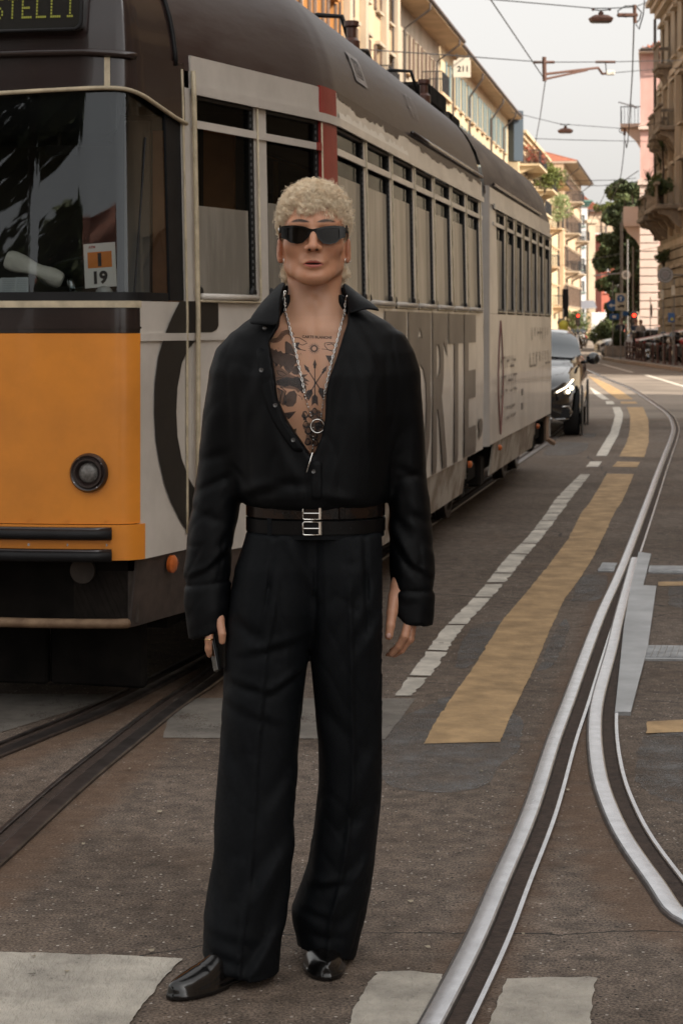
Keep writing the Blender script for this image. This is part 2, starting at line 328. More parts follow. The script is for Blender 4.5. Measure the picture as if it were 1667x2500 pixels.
# between the rail and the branching rail the road is stained all over
n1, n2 = len(gx), len(gy); ii = np.arange(n1 * n2).reshape(n1, n2)
GQ = np.stack([ii[:-1, :-1], ii[1:, :-1], ii[1:, 1:], ii[:-1, 1:]], -1).reshape(-1, 4)
ground = mesh_obj('road', np.column_stack([gp, np.zeros(len(gp))]), GQ, None, smooth=False, kind='structure')
at = ground.data.attributes.new('rust', 'FLOAT', 'POINT'); at.data.foreach_set('value', rust.astype(np.float32))
def asphalt():
    m = bpy.data.materials.new('asphalt'); m.use_nodes = True; n = m.node_tree; b = n.nodes['Principled BSDF']; L = n.links.new
    tc = n.nodes.new('ShaderNodeTexCoord')
    def noise(s, d=6, r=.6): t = n.nodes.new('ShaderNodeTexNoise'); t.inputs['Scale'].default_value = s; t.inputs['Detail'].default_value = d; t.inputs['Roughness'].default_value = r; L(tc.outputs['Object'], t.inputs['Vector']); return t
    def ramp(src, a, c): r = n.nodes.new('ShaderNodeValToRGB'); L(src, r.inputs[0]); e = r.color_ramp.elements; e[0].position, e[1].position = a; e[0].color = (*c[0], 1); e[1].color = (*c[1], 1); return r
    def mix(fac, a, bb, mode='MIX'):
        x = n.nodes.new('ShaderNodeMix'); x.data_type = 'RGBA'; x.blend_type = mode
        if hasattr(fac, 'default_value') or not isinstance(fac, (int, float)): L(fac, x.inputs[0])
        else: x.inputs[0].default_value = fac
        L(a, x.inputs[6]); 
        if isinstance(bb, tuple): x.inputs[7].default_value = (*bb, 1)
        else: L(bb, x.inputs[7])
        return x
    big = noise(.55, 7); base = ramp(big.outputs[0], (.40, .58), ((.102, .078, .060), (.160, .129, .105)))
    mid = noise(14, 5); m2 = ramp(mid.outputs[0], (.3, .7), ((.52, .52, .52), (1.35, 1.32, 1.3)))
    c = mix(1.0, base.outputs[0], m2.outputs[0], 'MULTIPLY')
    fine = noise(140, 3); f2 = ramp(fine.outputs[0], (.35, .68), ((.38, .36, .35), (1.7, 1.7, 1.7))); c = mix(1.0, c.outputs[2], f2.outputs[0], 'MULTIPLY')
    # pale aggregate chips
    vo = n.nodes.new('ShaderNodeTexVoronoi'); vo.inputs['Scale'].default_value = 80; L(tc.outputs['Object'], vo.inputs['Vector'])
    sep = n.nodes.new('ShaderNodeSeparateColor'); L(vo.outputs['Color'], sep.inputs[0])
    pick = n.nodes.new('ShaderNodeMath'); pick.operation = 'GREATER_THAN'; pick.inputs[1].default_value = .925; L(sep.outputs[0], pick.inputs[0])
    core = n.nodes.new('ShaderNodeMath'); core.operation = 'LESS_THAN'; core.inputs[1].default_value = .33; L(vo.outputs['Distance'], core.inputs[0])
    chip = n.nodes.new('ShaderNodeMath'); chip.operation = 'MULTIPLY'; L(pick.outputs[0], chip.inputs[0]); L(core.outputs[0], chip.inputs[1])
    chc = ramp(sep.outputs[1], (.2, .9), ((.20, .16, .13), (.50, .46, .41))); c = mix(chip.outputs[0], c.outputs[2], chc.outputs[0])
    # dark pits
    pk2 = n.nodes.new('ShaderNodeMath'); pk2.operation = 'LESS_THAN'; pk2.inputs[1].default_value = .10; L(sep.outputs[0], pk2.inputs[0])
    pit = n.nodes.new('ShaderNodeMath'); pit.operation = 'MULTIPLY'; L(pk2.outputs[0], pit.inputs[0]); L(core.outputs[0], pit.inputs[1])
    c = mix(pit.outputs[0], c.outputs[2], (.018, .015, .013))
    # rust from the rails
    at = n.nodes.new('ShaderNodeAttribute'); at.attribute_name = 'rust'; rn = noise(6, 6, .7)
    rm = n.nodes.new('ShaderNodeMath'); rm.operation = 'MULTIPLY_ADD'; L(at.outputs['Fac'], rm.inputs[0]); rm.inputs[1].default_value = 1.1; rm.inputs[2].default_value = -.62
    ra = n.nodes.new('ShaderNodeMath'); ra.operation = 'ADD'; L(rm.outputs[0], ra.inputs[0]); L(rn.outputs[0], ra.inputs[1])
    rr = n.nodes.new('ShaderNodeMapRange'); rr.inputs[1].default_value = .32; rr.inputs[2].default_value = .85; rr.inputs[4].default_value = .55; L(ra.outputs[0], rr.inputs[0])
    ron = n.nodes.new('ShaderNodeMath'); ron.operation = 'MULTIPLY'; L(rr.outputs[0], ron.inputs[0])
    gt = n.nodes.new('ShaderNodeMath'); gt.operation = 'GREATER_THAN'; gt.inputs[1].default_value = .02; L(at.outputs['Fac'], gt.inputs[0]); L(gt.outputs[0], ron.inputs[1])
    c = mix(ron.outputs[0], c.outputs[2], (.13, .072, .040))
    # large warm wear stains
    sn = noise(.8, 8, .7); sm = ramp(sn.outputs[0], (.5, .72), ((0, 0, 0), (1, 1, 1))); bw = n.nodes.new('ShaderNodeMath'); bw.operation = 'MULTIPLY'; bw.inputs[1].default_value = .45; L(sm.outputs[0], bw.inputs[0])
    c = mix(bw.outputs[0], c.outputs[2], (.125, .080, .050))
    # fine cracks
    cv = n.nodes.new('ShaderNodeTexVoronoi'); cv.feature = 'DISTANCE_TO_EDGE'; cv.inputs['Scale'].default_value = .38
    wn = noise(2.5, 5); wm = n.nodes.new('ShaderNodeMix'); wm.data_type = 'VECTOR'; wm.inputs[0].default_value = .12; L(tc.outputs['Object'], wm.inputs[4]); L(wn.outputs['Color'], wm.inputs[5]); L(wm.outputs[1], cv.inputs['Vector'])
    ck = n.nodes.new('ShaderNodeMath'); ck.operation = 'LESS_THAN'; ck.inputs[1].default_value = .0011; L(cv.outputs['Distance'], ck.inputs[0])
    c = mix(ck.outputs[0], c.outputs[2], (.02, .017, .015))
    L(c.outputs[2], b.inputs['Base Color']); b.inputs['Roughness'].default_value = .82; b.inputs['Specular IOR Level'].default_value = .35
    hn = n.nodes.new('ShaderNodeTexVoronoi'); hn.inputs['Scale'].default_value = 110; L(tc.outputs['Object'], hn.inputs['Vector'])
    bp = n.nodes.new('ShaderNodeBump'); bp.inputs['Distance'].default_value = .004; bp.inputs['Strength'].default_value = .8; bp.invert = True; L(hn.outputs['Distance'], bp.inputs['Height'])
    L(bp.outputs[0], b.inputs['Normal']); return m
ground.data.materials.append(asphalt())

# ================================================================ PAINT AND PATCHES
def wear_mat(name, col, thr=.46, soft=.05, scale=9, ripple=0., col2=None, rough=.7, fine=.35, alpha=1.):
    """thermoplastic paint worn through in flakes (the asphalt shows through the holes), rippled surface"""
    m = mat(name, col, rough, var=.34, vscale=5, col2=col2); n = m.node_tree; b = n.nodes['Principled BSDF']; L = n.links.new
    tc = n.nodes.new('ShaderNodeTexCoord')
    def noise(s, d, st=None):
        t = n.nodes.new('ShaderNodeTexNoise'); t.inputs['Scale'].default_value = s; t.inputs['Detail'].default_value = d; t.inputs['Roughness'].default_value = .7
        mp = n.nodes.new('ShaderNodeMapping'); L(tc.outputs['Object'], mp.inputs[0]); L(mp.outputs[0], t.inputs[0])
        if st: mp.inputs['Scale'].default_value = st
        return t
    a = noise(scale, 8); d = noise(130, 2); mm = n.nodes.new('ShaderNodeMath'); mm.operation = 'MULTIPLY_ADD'; L(d.outputs[0], mm.inputs[0]); mm.inputs[1].default_value = fine; L(a.outputs[0], mm.inputs[2])
    mr = n.nodes.new('ShaderNodeMapRange'); mr.inputs[1].default_value = thr + fine * .5 - .10; mr.inputs[2].default_value = thr + fine * .5 - .10 + soft; L(mm.outputs[0], mr.inputs[0]); fa = n.nodes.new('ShaderNodeMath'); fa.operation = 'MULTIPLY'; fa.inputs[1].default_value = alpha; L(mr.outputs[0], fa.inputs[0]); L(fa.outputs[0], b.inputs['Alpha'])
    if ripple:
        w = noise(38, 4, (1, .45, 1)); bp = n.nodes.new('ShaderNodeBump'); bp.inputs['Distance'].default_value = ripple; L(w.outputs[0], bp.inputs['Height']); L(bp.outputs[0], b.inputs['Normal'])
    return m
M_white = wear_mat('worn_white_paint', (.60, .56, .49), .37, .05, 7, .005)
M_zebra = wear_mat('zebra_paint', (.42, .385, .33), .37, .09, 5, .018)
M_yellow = wear_mat('yellow_paint', (.42, .275, .135), .29, .06, 6, .009)
M_patch = wear_mat('grey_patch', (.155, .152, .150), .40, .34, 5, .0, fine=.7, alpha=.62)
M_band = wear_mat('pale_band', (.22, .20, .175), .38, .12, 3, .0, fine=.5, alpha=.75)
def ragged(mb, poly, amp=.006, step=.03, z=.004, rnd=random):
    """ground outline with chipped edges"""
    out = []; n = len(poly); wk = 0.
    for i in range(n):
        a = np.array(poly[i][:2]); b = np.array(poly[(i + 1) % n][:2]); L = np.linalg.norm(b - a); k = max(1, int(L / (step * .5))); q = np.array([-(b - a)[1], (b - a)[0]]) / (L + 1e-9)
        
        for j in range(k):
            wk = wk * .72 + rnd.uniform(-amp, amp) * .22 + (rnd.random() < .05) * rnd.uniform(-amp, amp) * .9; out.append(a + (b - a) * j / k + q * wk)
    v, f = poly_tri([tuple(p) for p in out]); mb.add([(x, y, z) for x, y in v], f)
def gpoly(pts, conv=None): return [G(*(conv(*p) if conv else p)) for p in pts]
yb = MB()
yl = [Z6(*p) for p in ((60, 1118), (130, 990), (240, 840), (330, 700), (410, 570), (520, 440), (610, 330), (700, 210), (760, 90))] + [Z5(450, 2270), Z5(560, 2090), Z5(660, 1915)]
yr = [Z5(970, 1920), Z5(900, 2090), Z5(830, 2240)] + [Z6(*p) for p in ((905, 90), (860, 190), (800, 310), (740, 400), (680, 480), (620, 610), (560, 760), (490, 900), (440, 1010), (400, 1110))]
ragged(yb, [G(*p) for p in yl + yr], .008)
for pl in (((725, 1835), (780, 1775), (1045, 1780), (1010, 1840)), ((805, 1715), (890, 1550), (925, 1400), (928, 1250), (890, 1150), (1075, 1150), (1135, 1290), (1142, 1420), (1140, 1550), (1090, 1725)), ((825, 1110), (815, 1085), (990, 1085), (1015, 1110)), ((440, 790), (560, 830), (700, 895), (820, 960), (965, 1060), (790, 1060), (700, 1000), (560, 890))):
    ragged(yb, gpoly(pl, Z5), .01, .12)
ragged(yb, gpoly(((1045, 1020), (1260, 1010), (1260, 1064), (1045, 1072)), Z6), .008); ragged(yb, gpoly(((1097, 402), (1260, 398), (1260, 418), (1095, 420)), Z6), .006)
struct(yb, 'yellow_road_marking', M_yellow)
wb = MB(); rr = random.Random(3)
wl = [G(*Z6(-70, 905)), G(*Z6(25, 775)), G(*Z6(150, 600)), G(*Z6(290, 460)), G(*Z6(420, 300)), G(*Z6(500, 220)), G(*Z6(590, 110)), G(*Z6(655, 20)), G(*Z5(360, 1915))]
wr = [G(*Z6(15, 905)), G(*Z6(120, 785)), G(*Z6(245, 600)), G(*Z6(400, 430)), G(*Z6(520, 285)), G(*Z6(600, 190)), G(*Z6(680, 80)), G(*Z6(725, 20)), G(*Z5(485, 1915))]
A, B = spline(wl, .05), spline(wr, .05); A = A[np.linspace(0, len(A) - 1, 240).astype(int)]; B = B[np.linspace(0, len(B) - 1, 240).astype(int)]; i = 0
while i < 236:
    n = rr.randint(7, 20); j = min(239, i + n); s = rr.uniform(-.02, .03)
    e0, e1 = rr.uniform(0, .03), rr.uniform(0, .04); sl = rr.randint(-2, 2)
    L_ = [A[k] + (B[k] - A[k]) * (e0 + rr.uniform(0, .09) * (rr.random() < .5)) for k in range(i, j, 1)]
    R_ = [B[min(239, k)] + (A[k] - B[k]) * (e1 + rr.uniform(0, .12) * (rr.random() < .6)) for k in range(j - 1, i - 1, -1)]
    if len(L_) > 2: ragged(wb, L_ + R_, .004, .03)
    i = j + (1 if rr.random() < .2 else 0)
for pl in (((420, 1835), (470, 1775), (605, 1775), (560, 1835)), ((535, 1710), (700, 1440), (735, 1320), (755, 1250), (725, 1150), (810, 1150), (845, 1220), (840, 1300), (790, 1470), (660, 1710)), ((655, 1115), (645, 1080), (730, 1080), (750, 1115)), ((460, 920), (480, 925), (600, 1000), (690, 1062), (612, 1062), (520, 1000))):
    ragged(wb, gpoly(pl, Z5), .01, .1)
struct(wb, 'white_lane_marking', M_white)
lb = MB()
for a, b_ in (((440, 615), (560, 650)), ((590, 655), (930, 750)), ((1080, 778), (1560, 925))):
    p, q = G(*Z5(*a)), G(*Z5(*b_)); ragged(lb, [p, q, q + [.14, 0, 0], p + [.14, 0, 0]], .01, .4)
struct(lb, 'white_edge_line', M_white)
zb = MB()
zp = [Z7(-700, 1600), Z7(0, 1628), Z7(590, 1645), Z7(990, 1667), Z7(880, 1800), Z7(800, 1900), Z7(715, 2016), Z7(560, 2220), Z7(-900, 2220)]
ragged(zb, [G(*p) for p in zp], .012, .03)
ragged(zb, gpoly(((914, 2376), (1000, 2374), (1078, 2382), (1046, 2500), (1000, 2640), (770, 2640), (850, 2500), (885, 2430))), .014, .03)
ragged(zb, gpoly(((430, 2160), (600, 2152), (815, 2155), (808, 2260), (800, 2352), (790, 2600), (240, 2600), (345, 2352), (400, 2230)), Z6), .012, .03)
struct(zb, 'zebra_crossing_marking', M_zebra)
gb = MB()
def blob(pts, conv=Z6, amp=.02): ragged(gb, list(np.column_stack([spline(gpoly(list(pts) + [pts[0]], conv), .05), ])), amp, .05, z=.0025)
blob(((195, 780), (240, 650), (300, 585), (410, 572), (360, 660), (300, 740), (245, 790)))
blob(((-120, 1020), (60, 960), (200, 900), (430, 960), (500, 1030), (480, 1150), (390, 1210), (360, 1300), (200, 1335), (-60, 1320), (-160, 1200)))
blob(((715, 490), (740, 400), (790, 365), (870, 370), (860, 440), (830, 485)))
blob(((560, 800), (640, 620), (690, 560), (700, 620), (650, 740), (610, 790)))
blob(((1000, 1150), (1030, 1075), (1150, 1060), (1330, 1060), (1330, 1390), (1120, 1370), (1020, 1330)))
blob(((1140, 500), (1150, 390), (1200, 375), (1300, 375), (1300, 510), (1180, 520)))
blob(((0, 1560), (430, 1560), (330, 1690), (-50, 1700)), Z5); blob(((380, 1450), (540, 1450), (500, 1500), (400, 1500)), Z5)
struct(gb, 'asphalt_patches', M_patch)
pb = MB()
ragged(pb, gpoly(((398, 1803), (425, 1706), (1014, 1707), (940, 1806))), .006, .05, z=.0033)
ragged(pb, gpoly(((-400, 1790), (-400, 1694), (300, 1697), (140, 1748), (0, 1790))), .01, .05, z=.0033)
struct(pb, 'faded_crossing_band', M_band)

# ================================================================ RAILS (grooved tram rails set in the road)
M_rail = mat('worn_rail_steel', (.54, .54, .56), .24, 1., var=.13, vscale=16, bump=.0004, bscale=60)
M_raildk = mat('dark_rail_steel', (.12, .105, .10), .45, .9, var=.4, vscale=9, bump=.0006, bscale=30)
M_redge = mat('rail_edge_steel', (.22, .215, .22), .38, .9, var=.3, vscale=18); M_redge2 = mat('rail_inner_steel', (.34, .34, .35), .34, .95, var=.25, vscale=14)
M_groove = mat('rusty_groove', (.045, .028, .020), .9, 0, var=.4, vscale=26, bump=.004, bscale=120)
M_rside = mat('rusty_rail_side', (.06, .038, .028), .85, 0, var=.4, vscale=20)
def rail(path, label, side=1, mh=None, hw=.060, gw=.042, lw=.016, zt=.014, lip0=0, headfrac=1.):
    """head | groove | lip, from the head edge of the path outward to the side given"""
    mh = mh or M_rail
    t = thing('tram_rail', label, 'rail', (*path[len(path) // 3], 0), group='grooved tram rails set into the road'); o0 = np.array([*path[len(path) // 3], 0])
    def strip(sec, name, m, P=path):
        Lt = []
        for d, z in sec: q = offset(P, d * side); Lt.append(np.column_stack([q, np.full(len(q), z)]) - o0)
        b = MB(); b.grid(np.array(Lt), flip=(side < 0)); return b.build(name, m, t, auto=22)
    strip([(.007, zt + .0006), (.020, zt + .0016), (.034, zt + .0018), (hw - .009, zt + .0010)], 'rail_head', mh)
    strip([(-.004, -.02), (-.003, zt - .006), (.001, zt - .001), (.007, zt + .0006)], 'rail_outer_edge', M_redge if mh is M_rail else M_raildk); strip([(hw - .009, zt + .0010), (hw - .004, zt - .0012), (hw - .001, zt - .008), (hw + .001, -.02)], 'rail_inner_edge', M_redge2 if mh is M_rail else M_raildk)
    strip([(hw, .0045), (hw + gw * .4, .003), (hw + gw, .0045)], 'rail_groove', M_groove)
    P2 = path[lip0:]
    if len(P2) > 4: strip([(hw + gw, -.02), (hw + gw + .001, zt - .003), (hw + gw + .004, zt - .001), (hw + gw + lw, zt - .001), (hw + gw + lw + .002, -.02)], 'rail_lip', mh, P2)
    return t
rail(main_path, 'long bright rail running up the middle of the road right of the man')
k0 = int(np.argmin(np.abs(branch_path[:, 1] - G(*Z6(786, 985))[1])))
rail(branch_path, 'bright rail that curves away to the lower right corner', side=-1, lip0=k0)
rail(left_path, 'dark rail nearest the man at lower left, running under the tram', side=-1, mh=M_raildk)
rail(left_path2, 'dark rail at the left edge that joins the rail under the tram', side=-1, mh=M_raildk)
rail(far_path, 'rail in the dark beneath the left wheels of the tram', side=1, mh=M_raildk)
# switch plate and covers
sp = MB(); pl = [tuple(G(*Z6(*p))[:2]) for p in ((1010, 275), (1065, 285), (1030, 425), (1088, 428), (1050, 700), (975, 990), (905, 990), (925, 800), (945, 600), (975, 430), (1000, 320))]
sp.prism(pl[::-1], -.01, .0155)
sp.build('switch_plate', mat('brushed_plate', (.36, .37, .38), .42, .9, var=.2, vscale=3, bump=.0005, bscale=60), center=True, auto=40, label='long stepped steel plate lying beside the rail switch', cat='steel plate')
def cover(pts, label, ribs=0, col=(.33, .34, .35)):
    P = [G(*Z6(*p)) for p in pts]; c = sum(P) / 4; t = thing('switch_box_cover', label, 'metal cover', (c[0], c[1], 0))
    b = MB(); b.prism([(p - c)[:2] for p in P][::-1], 0, .010); b.build('frame', mat('cover_frame', (.42, .43, .44), .5, .9, var=.2, vscale=8), t, auto=40)
    b = MB(); q = [(p - c) * np.array([.955, .8, 1]) for p in P]; b.prism([p[:2] for p in q][::-1], .010, .0125)
    b.build('lid', mat('cover_lid_' + str(ribs), col, .55, .85, var=.3, vscale=10), t, auto=40)
    if ribs:
        b = MB(); a0, a1, b1, b0 = q
        for i in range(1, ribs):
            f = i / ribs; u = a0 + (b0 - a0) * f; v = a1 + (b1 - a1) * f; b.tube([(*u[:2], .013), (*v[:2], .013)], .0022, 5)
        b.build('tread_ribs', mat('cover_frame', None), t, kind='stuff')
    return t
cover(((830, 356), (850, 320), (915, 322), (900, 358)), 'small square steel cover left of the rail switch')
cover(((1052, 362), (1058, 333), (1300, 336), (1300, 368)), 'narrow steel strip cover crossing the road right of the switch')
cover(((1030, 748), (1046, 688), (1300, 690), (1300, 750)), 'ribbed steel cover right of the long stepped plate', 9)
db = MB(); rr = random.Random(5)
for _ in range(26):
    p = G(rr.uniform(60, 1640), rr.uniform(1850, 2480)); s = rr.uniform(.004, .009); a = rr.uniform(0, 6)
    db.add([(p[0] + s * math.cos(a + k * 1.26) * rr.uniform(.6, 1.3), p[1] + s * math.sin(a + k * 1.26) * rr.uniform(.6, 1.3), .006 + .003 * (k % 2)) for k in range(5)], [(0, 1, 2, 3, 4)])
db.build('litter', mat('litter', (.35, .30, .22), .8, var=.4, vscale=3), kind='stuff', label='tiny scraps and dry leaf bits scattered on the road', cat='litter')

# ================================================================ PAVEMENT
M_stone = mat('kerb_granite', (.30, .25, .21), .8, var=.25, vscale=8, bump=.003, bscale=60); M_pave = mat('pavement_asphalt', (.15, .125, .11), .85, var=.3, vscale=3, bump=.003, bscale=90)
cp = [np.array([8.6, -12]), np.array([9.4, 12]), np.array([10.3, 35]), np.array([11.1, 55])] + [G(*Z5(*p))[:2] for p in ((1538, 745), (1100, 683), (800, 642), (610, 604))] + [np.array([13.6, 97]), np.array([18.5, 104])]
b = MB(); b.prism([tuple(p + [.16, 0]) for p in cp] + [(60, 104), (60, -12)], -.05, .125); struct(b, 'pavement', M_pave)
kt = thing('kerb', 'stone kerb along the right hand pavement', 'kerb', (*cp[0], 0)); kt['kind'] = 'structure'; del kt['category']
n = 0; cs = np.array(cp)
for i in range(4, len(cs) - 1):
    a, b_ = cs[i], cs[i + 1]; L = np.linalg.norm(b_ - a); m = max(1, int(L / 1.0)); ang = math.atan2(*(b_ - a)[::-1])
    for k in range(m):
        c = a + (b_ - a) * (k + .5) / m - cp[0]; q = MB().box((c[0] + .07, c[1], .07), (L / m - .012, .17, .14), ang, .012); q.build('kerb_stone', M_stone, kt)
for i in range(0, 4):
    a, b_ = cs[i], cs[i + 1]; q = MB(); u = a - cp[0]; v = b_ - cp[0]; q.slab(v, u, .17, 0, .14); q.build('kerb_stone', M_stone, kt)
# left pavement
b = MB(); b.prism([(-30, -10), (-12.5, -10), (-6.2, 30), (3.4, 80), (14.5, 150), (30, 240), (10, 240)], -.05, .12); struct(b, 'pavement_left', M_pave)

# paler paving beyond the seam, with sunshine put into its colour as well
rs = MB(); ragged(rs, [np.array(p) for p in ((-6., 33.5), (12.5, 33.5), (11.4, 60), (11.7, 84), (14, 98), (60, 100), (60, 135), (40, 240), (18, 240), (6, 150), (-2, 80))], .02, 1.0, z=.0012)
struct(rs, 'sunlit_pale_paving', mat('sunlit_pale_paving', (.205, .170, .140), .85, var=.35, vscale=.35, bump=.004, bscale=60))
# ================================================================ BUILDINGS
def plaster(name, col, var=.16, sc=.8): return mat(name, col, .88, var=var, vscale=sc, bump=.004, bscale=25, stretch=(1, 1, .45))
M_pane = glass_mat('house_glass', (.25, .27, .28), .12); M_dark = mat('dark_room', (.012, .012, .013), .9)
M_tile = mat('roof_tile', (.30, .10, .055), .8, var=.35, vscale=6); M_iron = mat('wrought_iron', (.02, .02, .022), .6)
M_fr = mat('window_frame_white', (.50, .48, .44), .6); M_frb = mat('window_frame_brown', (.12, .07, .045), .6)
M_sgreen = mat('shutter_green', (.05, .085, .08), .6, var=.2, vscale=2); M_sblue = mat('shutter_blue', (.16, .22, .23), .6); M_sbrown = mat('shutter_brown', (.13, .085, .06), .6, var=.2, vscale=2)
M_teal = mat('shutter_teal', (.055, .16, .16), .6)
def bld(name, label, A, B, depth, H, wall, zs, pitch, ww, wh, shut=None, x0=None, frame=None, roof='eave', trim=None, eave=.7, group=None, base=None, balc=(), hood=False, gutter=True, blind=None, door_z=None):
    """A->B is the facade line with the street on its right; zs are window sill heights"""
    A = np.array(A, float); B = np.array(B, float); L = np.linalg.norm(B - A); rz = math.atan2(*(B - A)[::-1])
    t = thing(name, label, 'building', (A[0], A[1], 0), rz, group); trim = trim or wall; frame = frame or M_fr
    n = max(1, int((L - .6) / pitch)); x0 = (L - (n - 1) * pitch) / 2 if x0 is None else x0
    xs = [x0 + i * pitch for i in range(n)]; holes = [(x - ww / 2, x + ww / 2, z, z + wh) for z in zs for x in xs if x + ww / 2 < L - .1]
    b = MB(); bx = sorted({0, L} | {h[0] for h in holes} | {h[1] for h in holes}); bz = sorted({0, H} | {h[2] for h in holes} | {h[3] for h in holes}); hs = {(round(h[0], 4), round(h[2], 4)) for h in holes}
    for i in range(len(bx) - 1):
        for j in range(len(bz) - 1):
            a0, a1, c0, c1 = bx[i], bx[i + 1], bz[j], bz[j + 1]
            if (round(a0, 4), round(c0, 4)) in hs:
                r = .24; b.add([(a0, 0, c0), (a1, 0, c0), (a1, 0, c1), (a0, 0, c1), (a0, r, c0), (a1, r, c0), (a1, r, c1), (a0, r, c1)], [(0, 1, 5, 4), (1, 2, 6, 5), (2, 3, 7, 6), (3, 0, 4, 7)])
            else: b.add([(a0, 0, c0), (a1, 0, c0), (a1, 0, c1), (a0, 0, c1)], [(0, 1, 2, 3)])
    b.add([(0, 0, 0), (L, 0, 0), (L, 0, H), (0, 0, H), (0, depth, 0), (L, depth, 0), (L, depth, H), (0, depth, H)], [(1, 5, 6, 2), (5, 4, 7, 6), (4, 0, 3, 7), (3, 2, 6, 7)])
    b.build('wall', wall, t)
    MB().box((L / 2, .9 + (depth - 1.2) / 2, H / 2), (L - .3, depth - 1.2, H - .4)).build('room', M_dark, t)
    w0 = None
    for (a0, a1, c0, c1) in holes:
        cx_, cz_ = (a0 + a1) / 2, c0
        if w0 is None:
            f = MB(); w2 = ww / 2; e = .07
            for (x, z, sx, sz) in ((-w2 + e / 2, wh / 2, e, wh), (w2 - e / 2, wh / 2, e, wh), (0, e / 2, ww - 2 * e, e), (0, wh - e / 2, ww - 2 * e, e), (0, wh / 2, .08, wh - 2 * e)): f.box((x, 0, z), (sx, .07, sz))
            w0 = f.build('window', frame, t); p = MB().box((0, .01, wh / 2), (ww - 2 * e, .012, wh - 2 * e)).build('pane', M_pane, w0)
            s = MB(); s.box((0, -.25, -.05), (ww + .3, .22, .09)); s.build('sill', trim, w0)
            if blind: MB().box((0, .05, wh * .66), (ww - .15, .03, wh * .62)).build('blind', blind, w0)
            if hood: MB().box((0, -.26, wh + .12), (ww + .4, .26, .14)).build('hood', trim, w0)
            if shut:
                for sgn in (-1, 1):
                    q = MB(); q.box((sgn * (ww * .75 + .02), -.21, wh / 2), (ww * .48, .05, wh))
                    for k in range(9): q.box((sgn * (ww * .75 + .02), -.238, wh * (k + .5) / 9), (ww * .38, .012, wh / 14))
                    q.build('shutter', shut, w0)
            o = w0
        else: o = copy_tree(w0, t)
        o.location = (cx_, .17, cz_)
    for (z, xa, xb, out) in balc:
        q = MB(); q.box(((xa + xb) / 2, -out / 2, z - .08), (xb - xa, out, .16)); bo = q.build('balcony', trim, t)
        for k in range(2):
            xx = xa + .3 if k == 0 else xb - .3; c = MB(); c.prism([(0, 0), (-out * .85, 0), (-out * .7, -.18), (-out * .25, -.42), (0, -.6)], xx - .1, xx + .1); c.v = [(p[2], p[0], z - .16 + p[1]) for p in c.v]; c.build('bracket', trim, bo)
        r = MB(); r.tube([(xa + .03, 0, z + 1), (xa + .03, -out + .04, z + 1), (xb - .03, -out + .04, z + 1), (xb - .03, 0, z + 1)], .03, 6)
        for x in np.arange(xa + .05, xb, .13): r.box((x, -out + .04, z + .5), (.025, .025, 1))
        for y in np.arange(-out + .1, 0, .13): r.box((xa + .03, y, z + .5), (.025, .025, 1)); r.box((xb - .03, y, z + .5), (.025, .025, 1))
        r.build('railing', M_iron, bo)
    for zz in (base or []): MB().box((L / 2, -.06, zz), (L + .1, .14, .28)).build('string_course', trim, t)
    if roof == 'eave':
        MB().box((L / 2, depth / 2 - eave / 2, H + .09), (L + .2, depth + eave, .18)).build('eave', trim, t)
        if gutter:
            g = MB(); g.tube([(0, -eave - .05, H + .16), (L, -eave - .05, H + .16)], .09, 8)
            for x in (L * .12, L * .88): g.tube([(x, -eave, H + .1), (x, -eave, H - .25), (x, -.12, H - 1.1), (x, -.12, .3)], .06, 8)
            g.build('gutter', mat('gutter', (.055, .042, .035), .5), t)
        rf = MB(); z1 = H + .2; ap = z1 + depth * .2
        hp_ = min(depth * .45, L * .45); rf.add([(0, -eave, z1), (L, -eave, z1), (L - hp_, depth / 2, ap), (hp_, depth / 2, ap), (0, depth + .2, z1), (L, depth + .2, z1)], [(0, 1, 2, 3), (3, 2, 5, 4), (0, 3, 4), (1, 5, 2)])
        for x in np.arange(.15, L, .3): fx = min(1, x / hp_, (L - x) / hp_); rf.tube([(x, -eave - .06, z1 + .03), (x, -eave - .06 + (depth / 2 + eave) * fx, z1 + .03 + (ap - z1) * fx)], .07, 5, cap=False)
        rf.build('roof', M_tile, t)
    elif roof == 'cornice':
        for k, (o_, h_) in enumerate(((.25, .3), (.45, .25), (.65, .22))): MB().box((L / 2, depth / 2 - o_ / 2, H + .1 + k * .27), (L + 2 * o_, depth + o_, h_)).build('cornice', trim, t)
    return t
LX = lambda Y: 5.25 + .175 * (Y - 106)
P_orange = plaster('orange_plaster', (.56, .25, .075)); P_beige = plaster('beige_plaster', (.54, .39, .25)); P_cream = plaster('cream_plaster', (.56, .44, .28)); P_grey = plaster('grey_plaster', (.36, .32, .27))
P_stone = plaster('pale_stone', (.44, .36, .27)); P_olive = plaster('olive_stone', (.30, .245, .175), .3); P_pink = plaster('pink_plaster', (.56, .34, .30)); P_pale = plaster('pale_pink_stone', (.60, .48, .42), .1)
P_white = plaster('white_plaster', (.60, .60, .60)); P_red = plaster('red_plaster', (.42, .12, .08)); P_tan = plaster('tan_plaster', (.40, .31, .22))
def seg(Y0, Y1, off=0): return (LX(Y0) + off, Y0), (LX(Y1) + off, Y1)
A_, B_ = seg(30, 66, -.4); bld('apartment_house', 'house hidden behind the tram roof at the left, before the orange one', A_, B_, 10, 13, P_grey, (4, 7.3, 10.4), 3, 1.1, 1.8, M_sgreen, roof='cornice')
A_, B_ = seg(66.2, 76.2); bld('apartment_house', 'orange house with dark shutters above the front of the tram', A_, B_, 12, 24, P_orange, (4.2, 7.9, 11.6, 14.8, 18.3), 2.6, 1.05, 2.0, M_sbrown, hood=True, base=(10.9,))
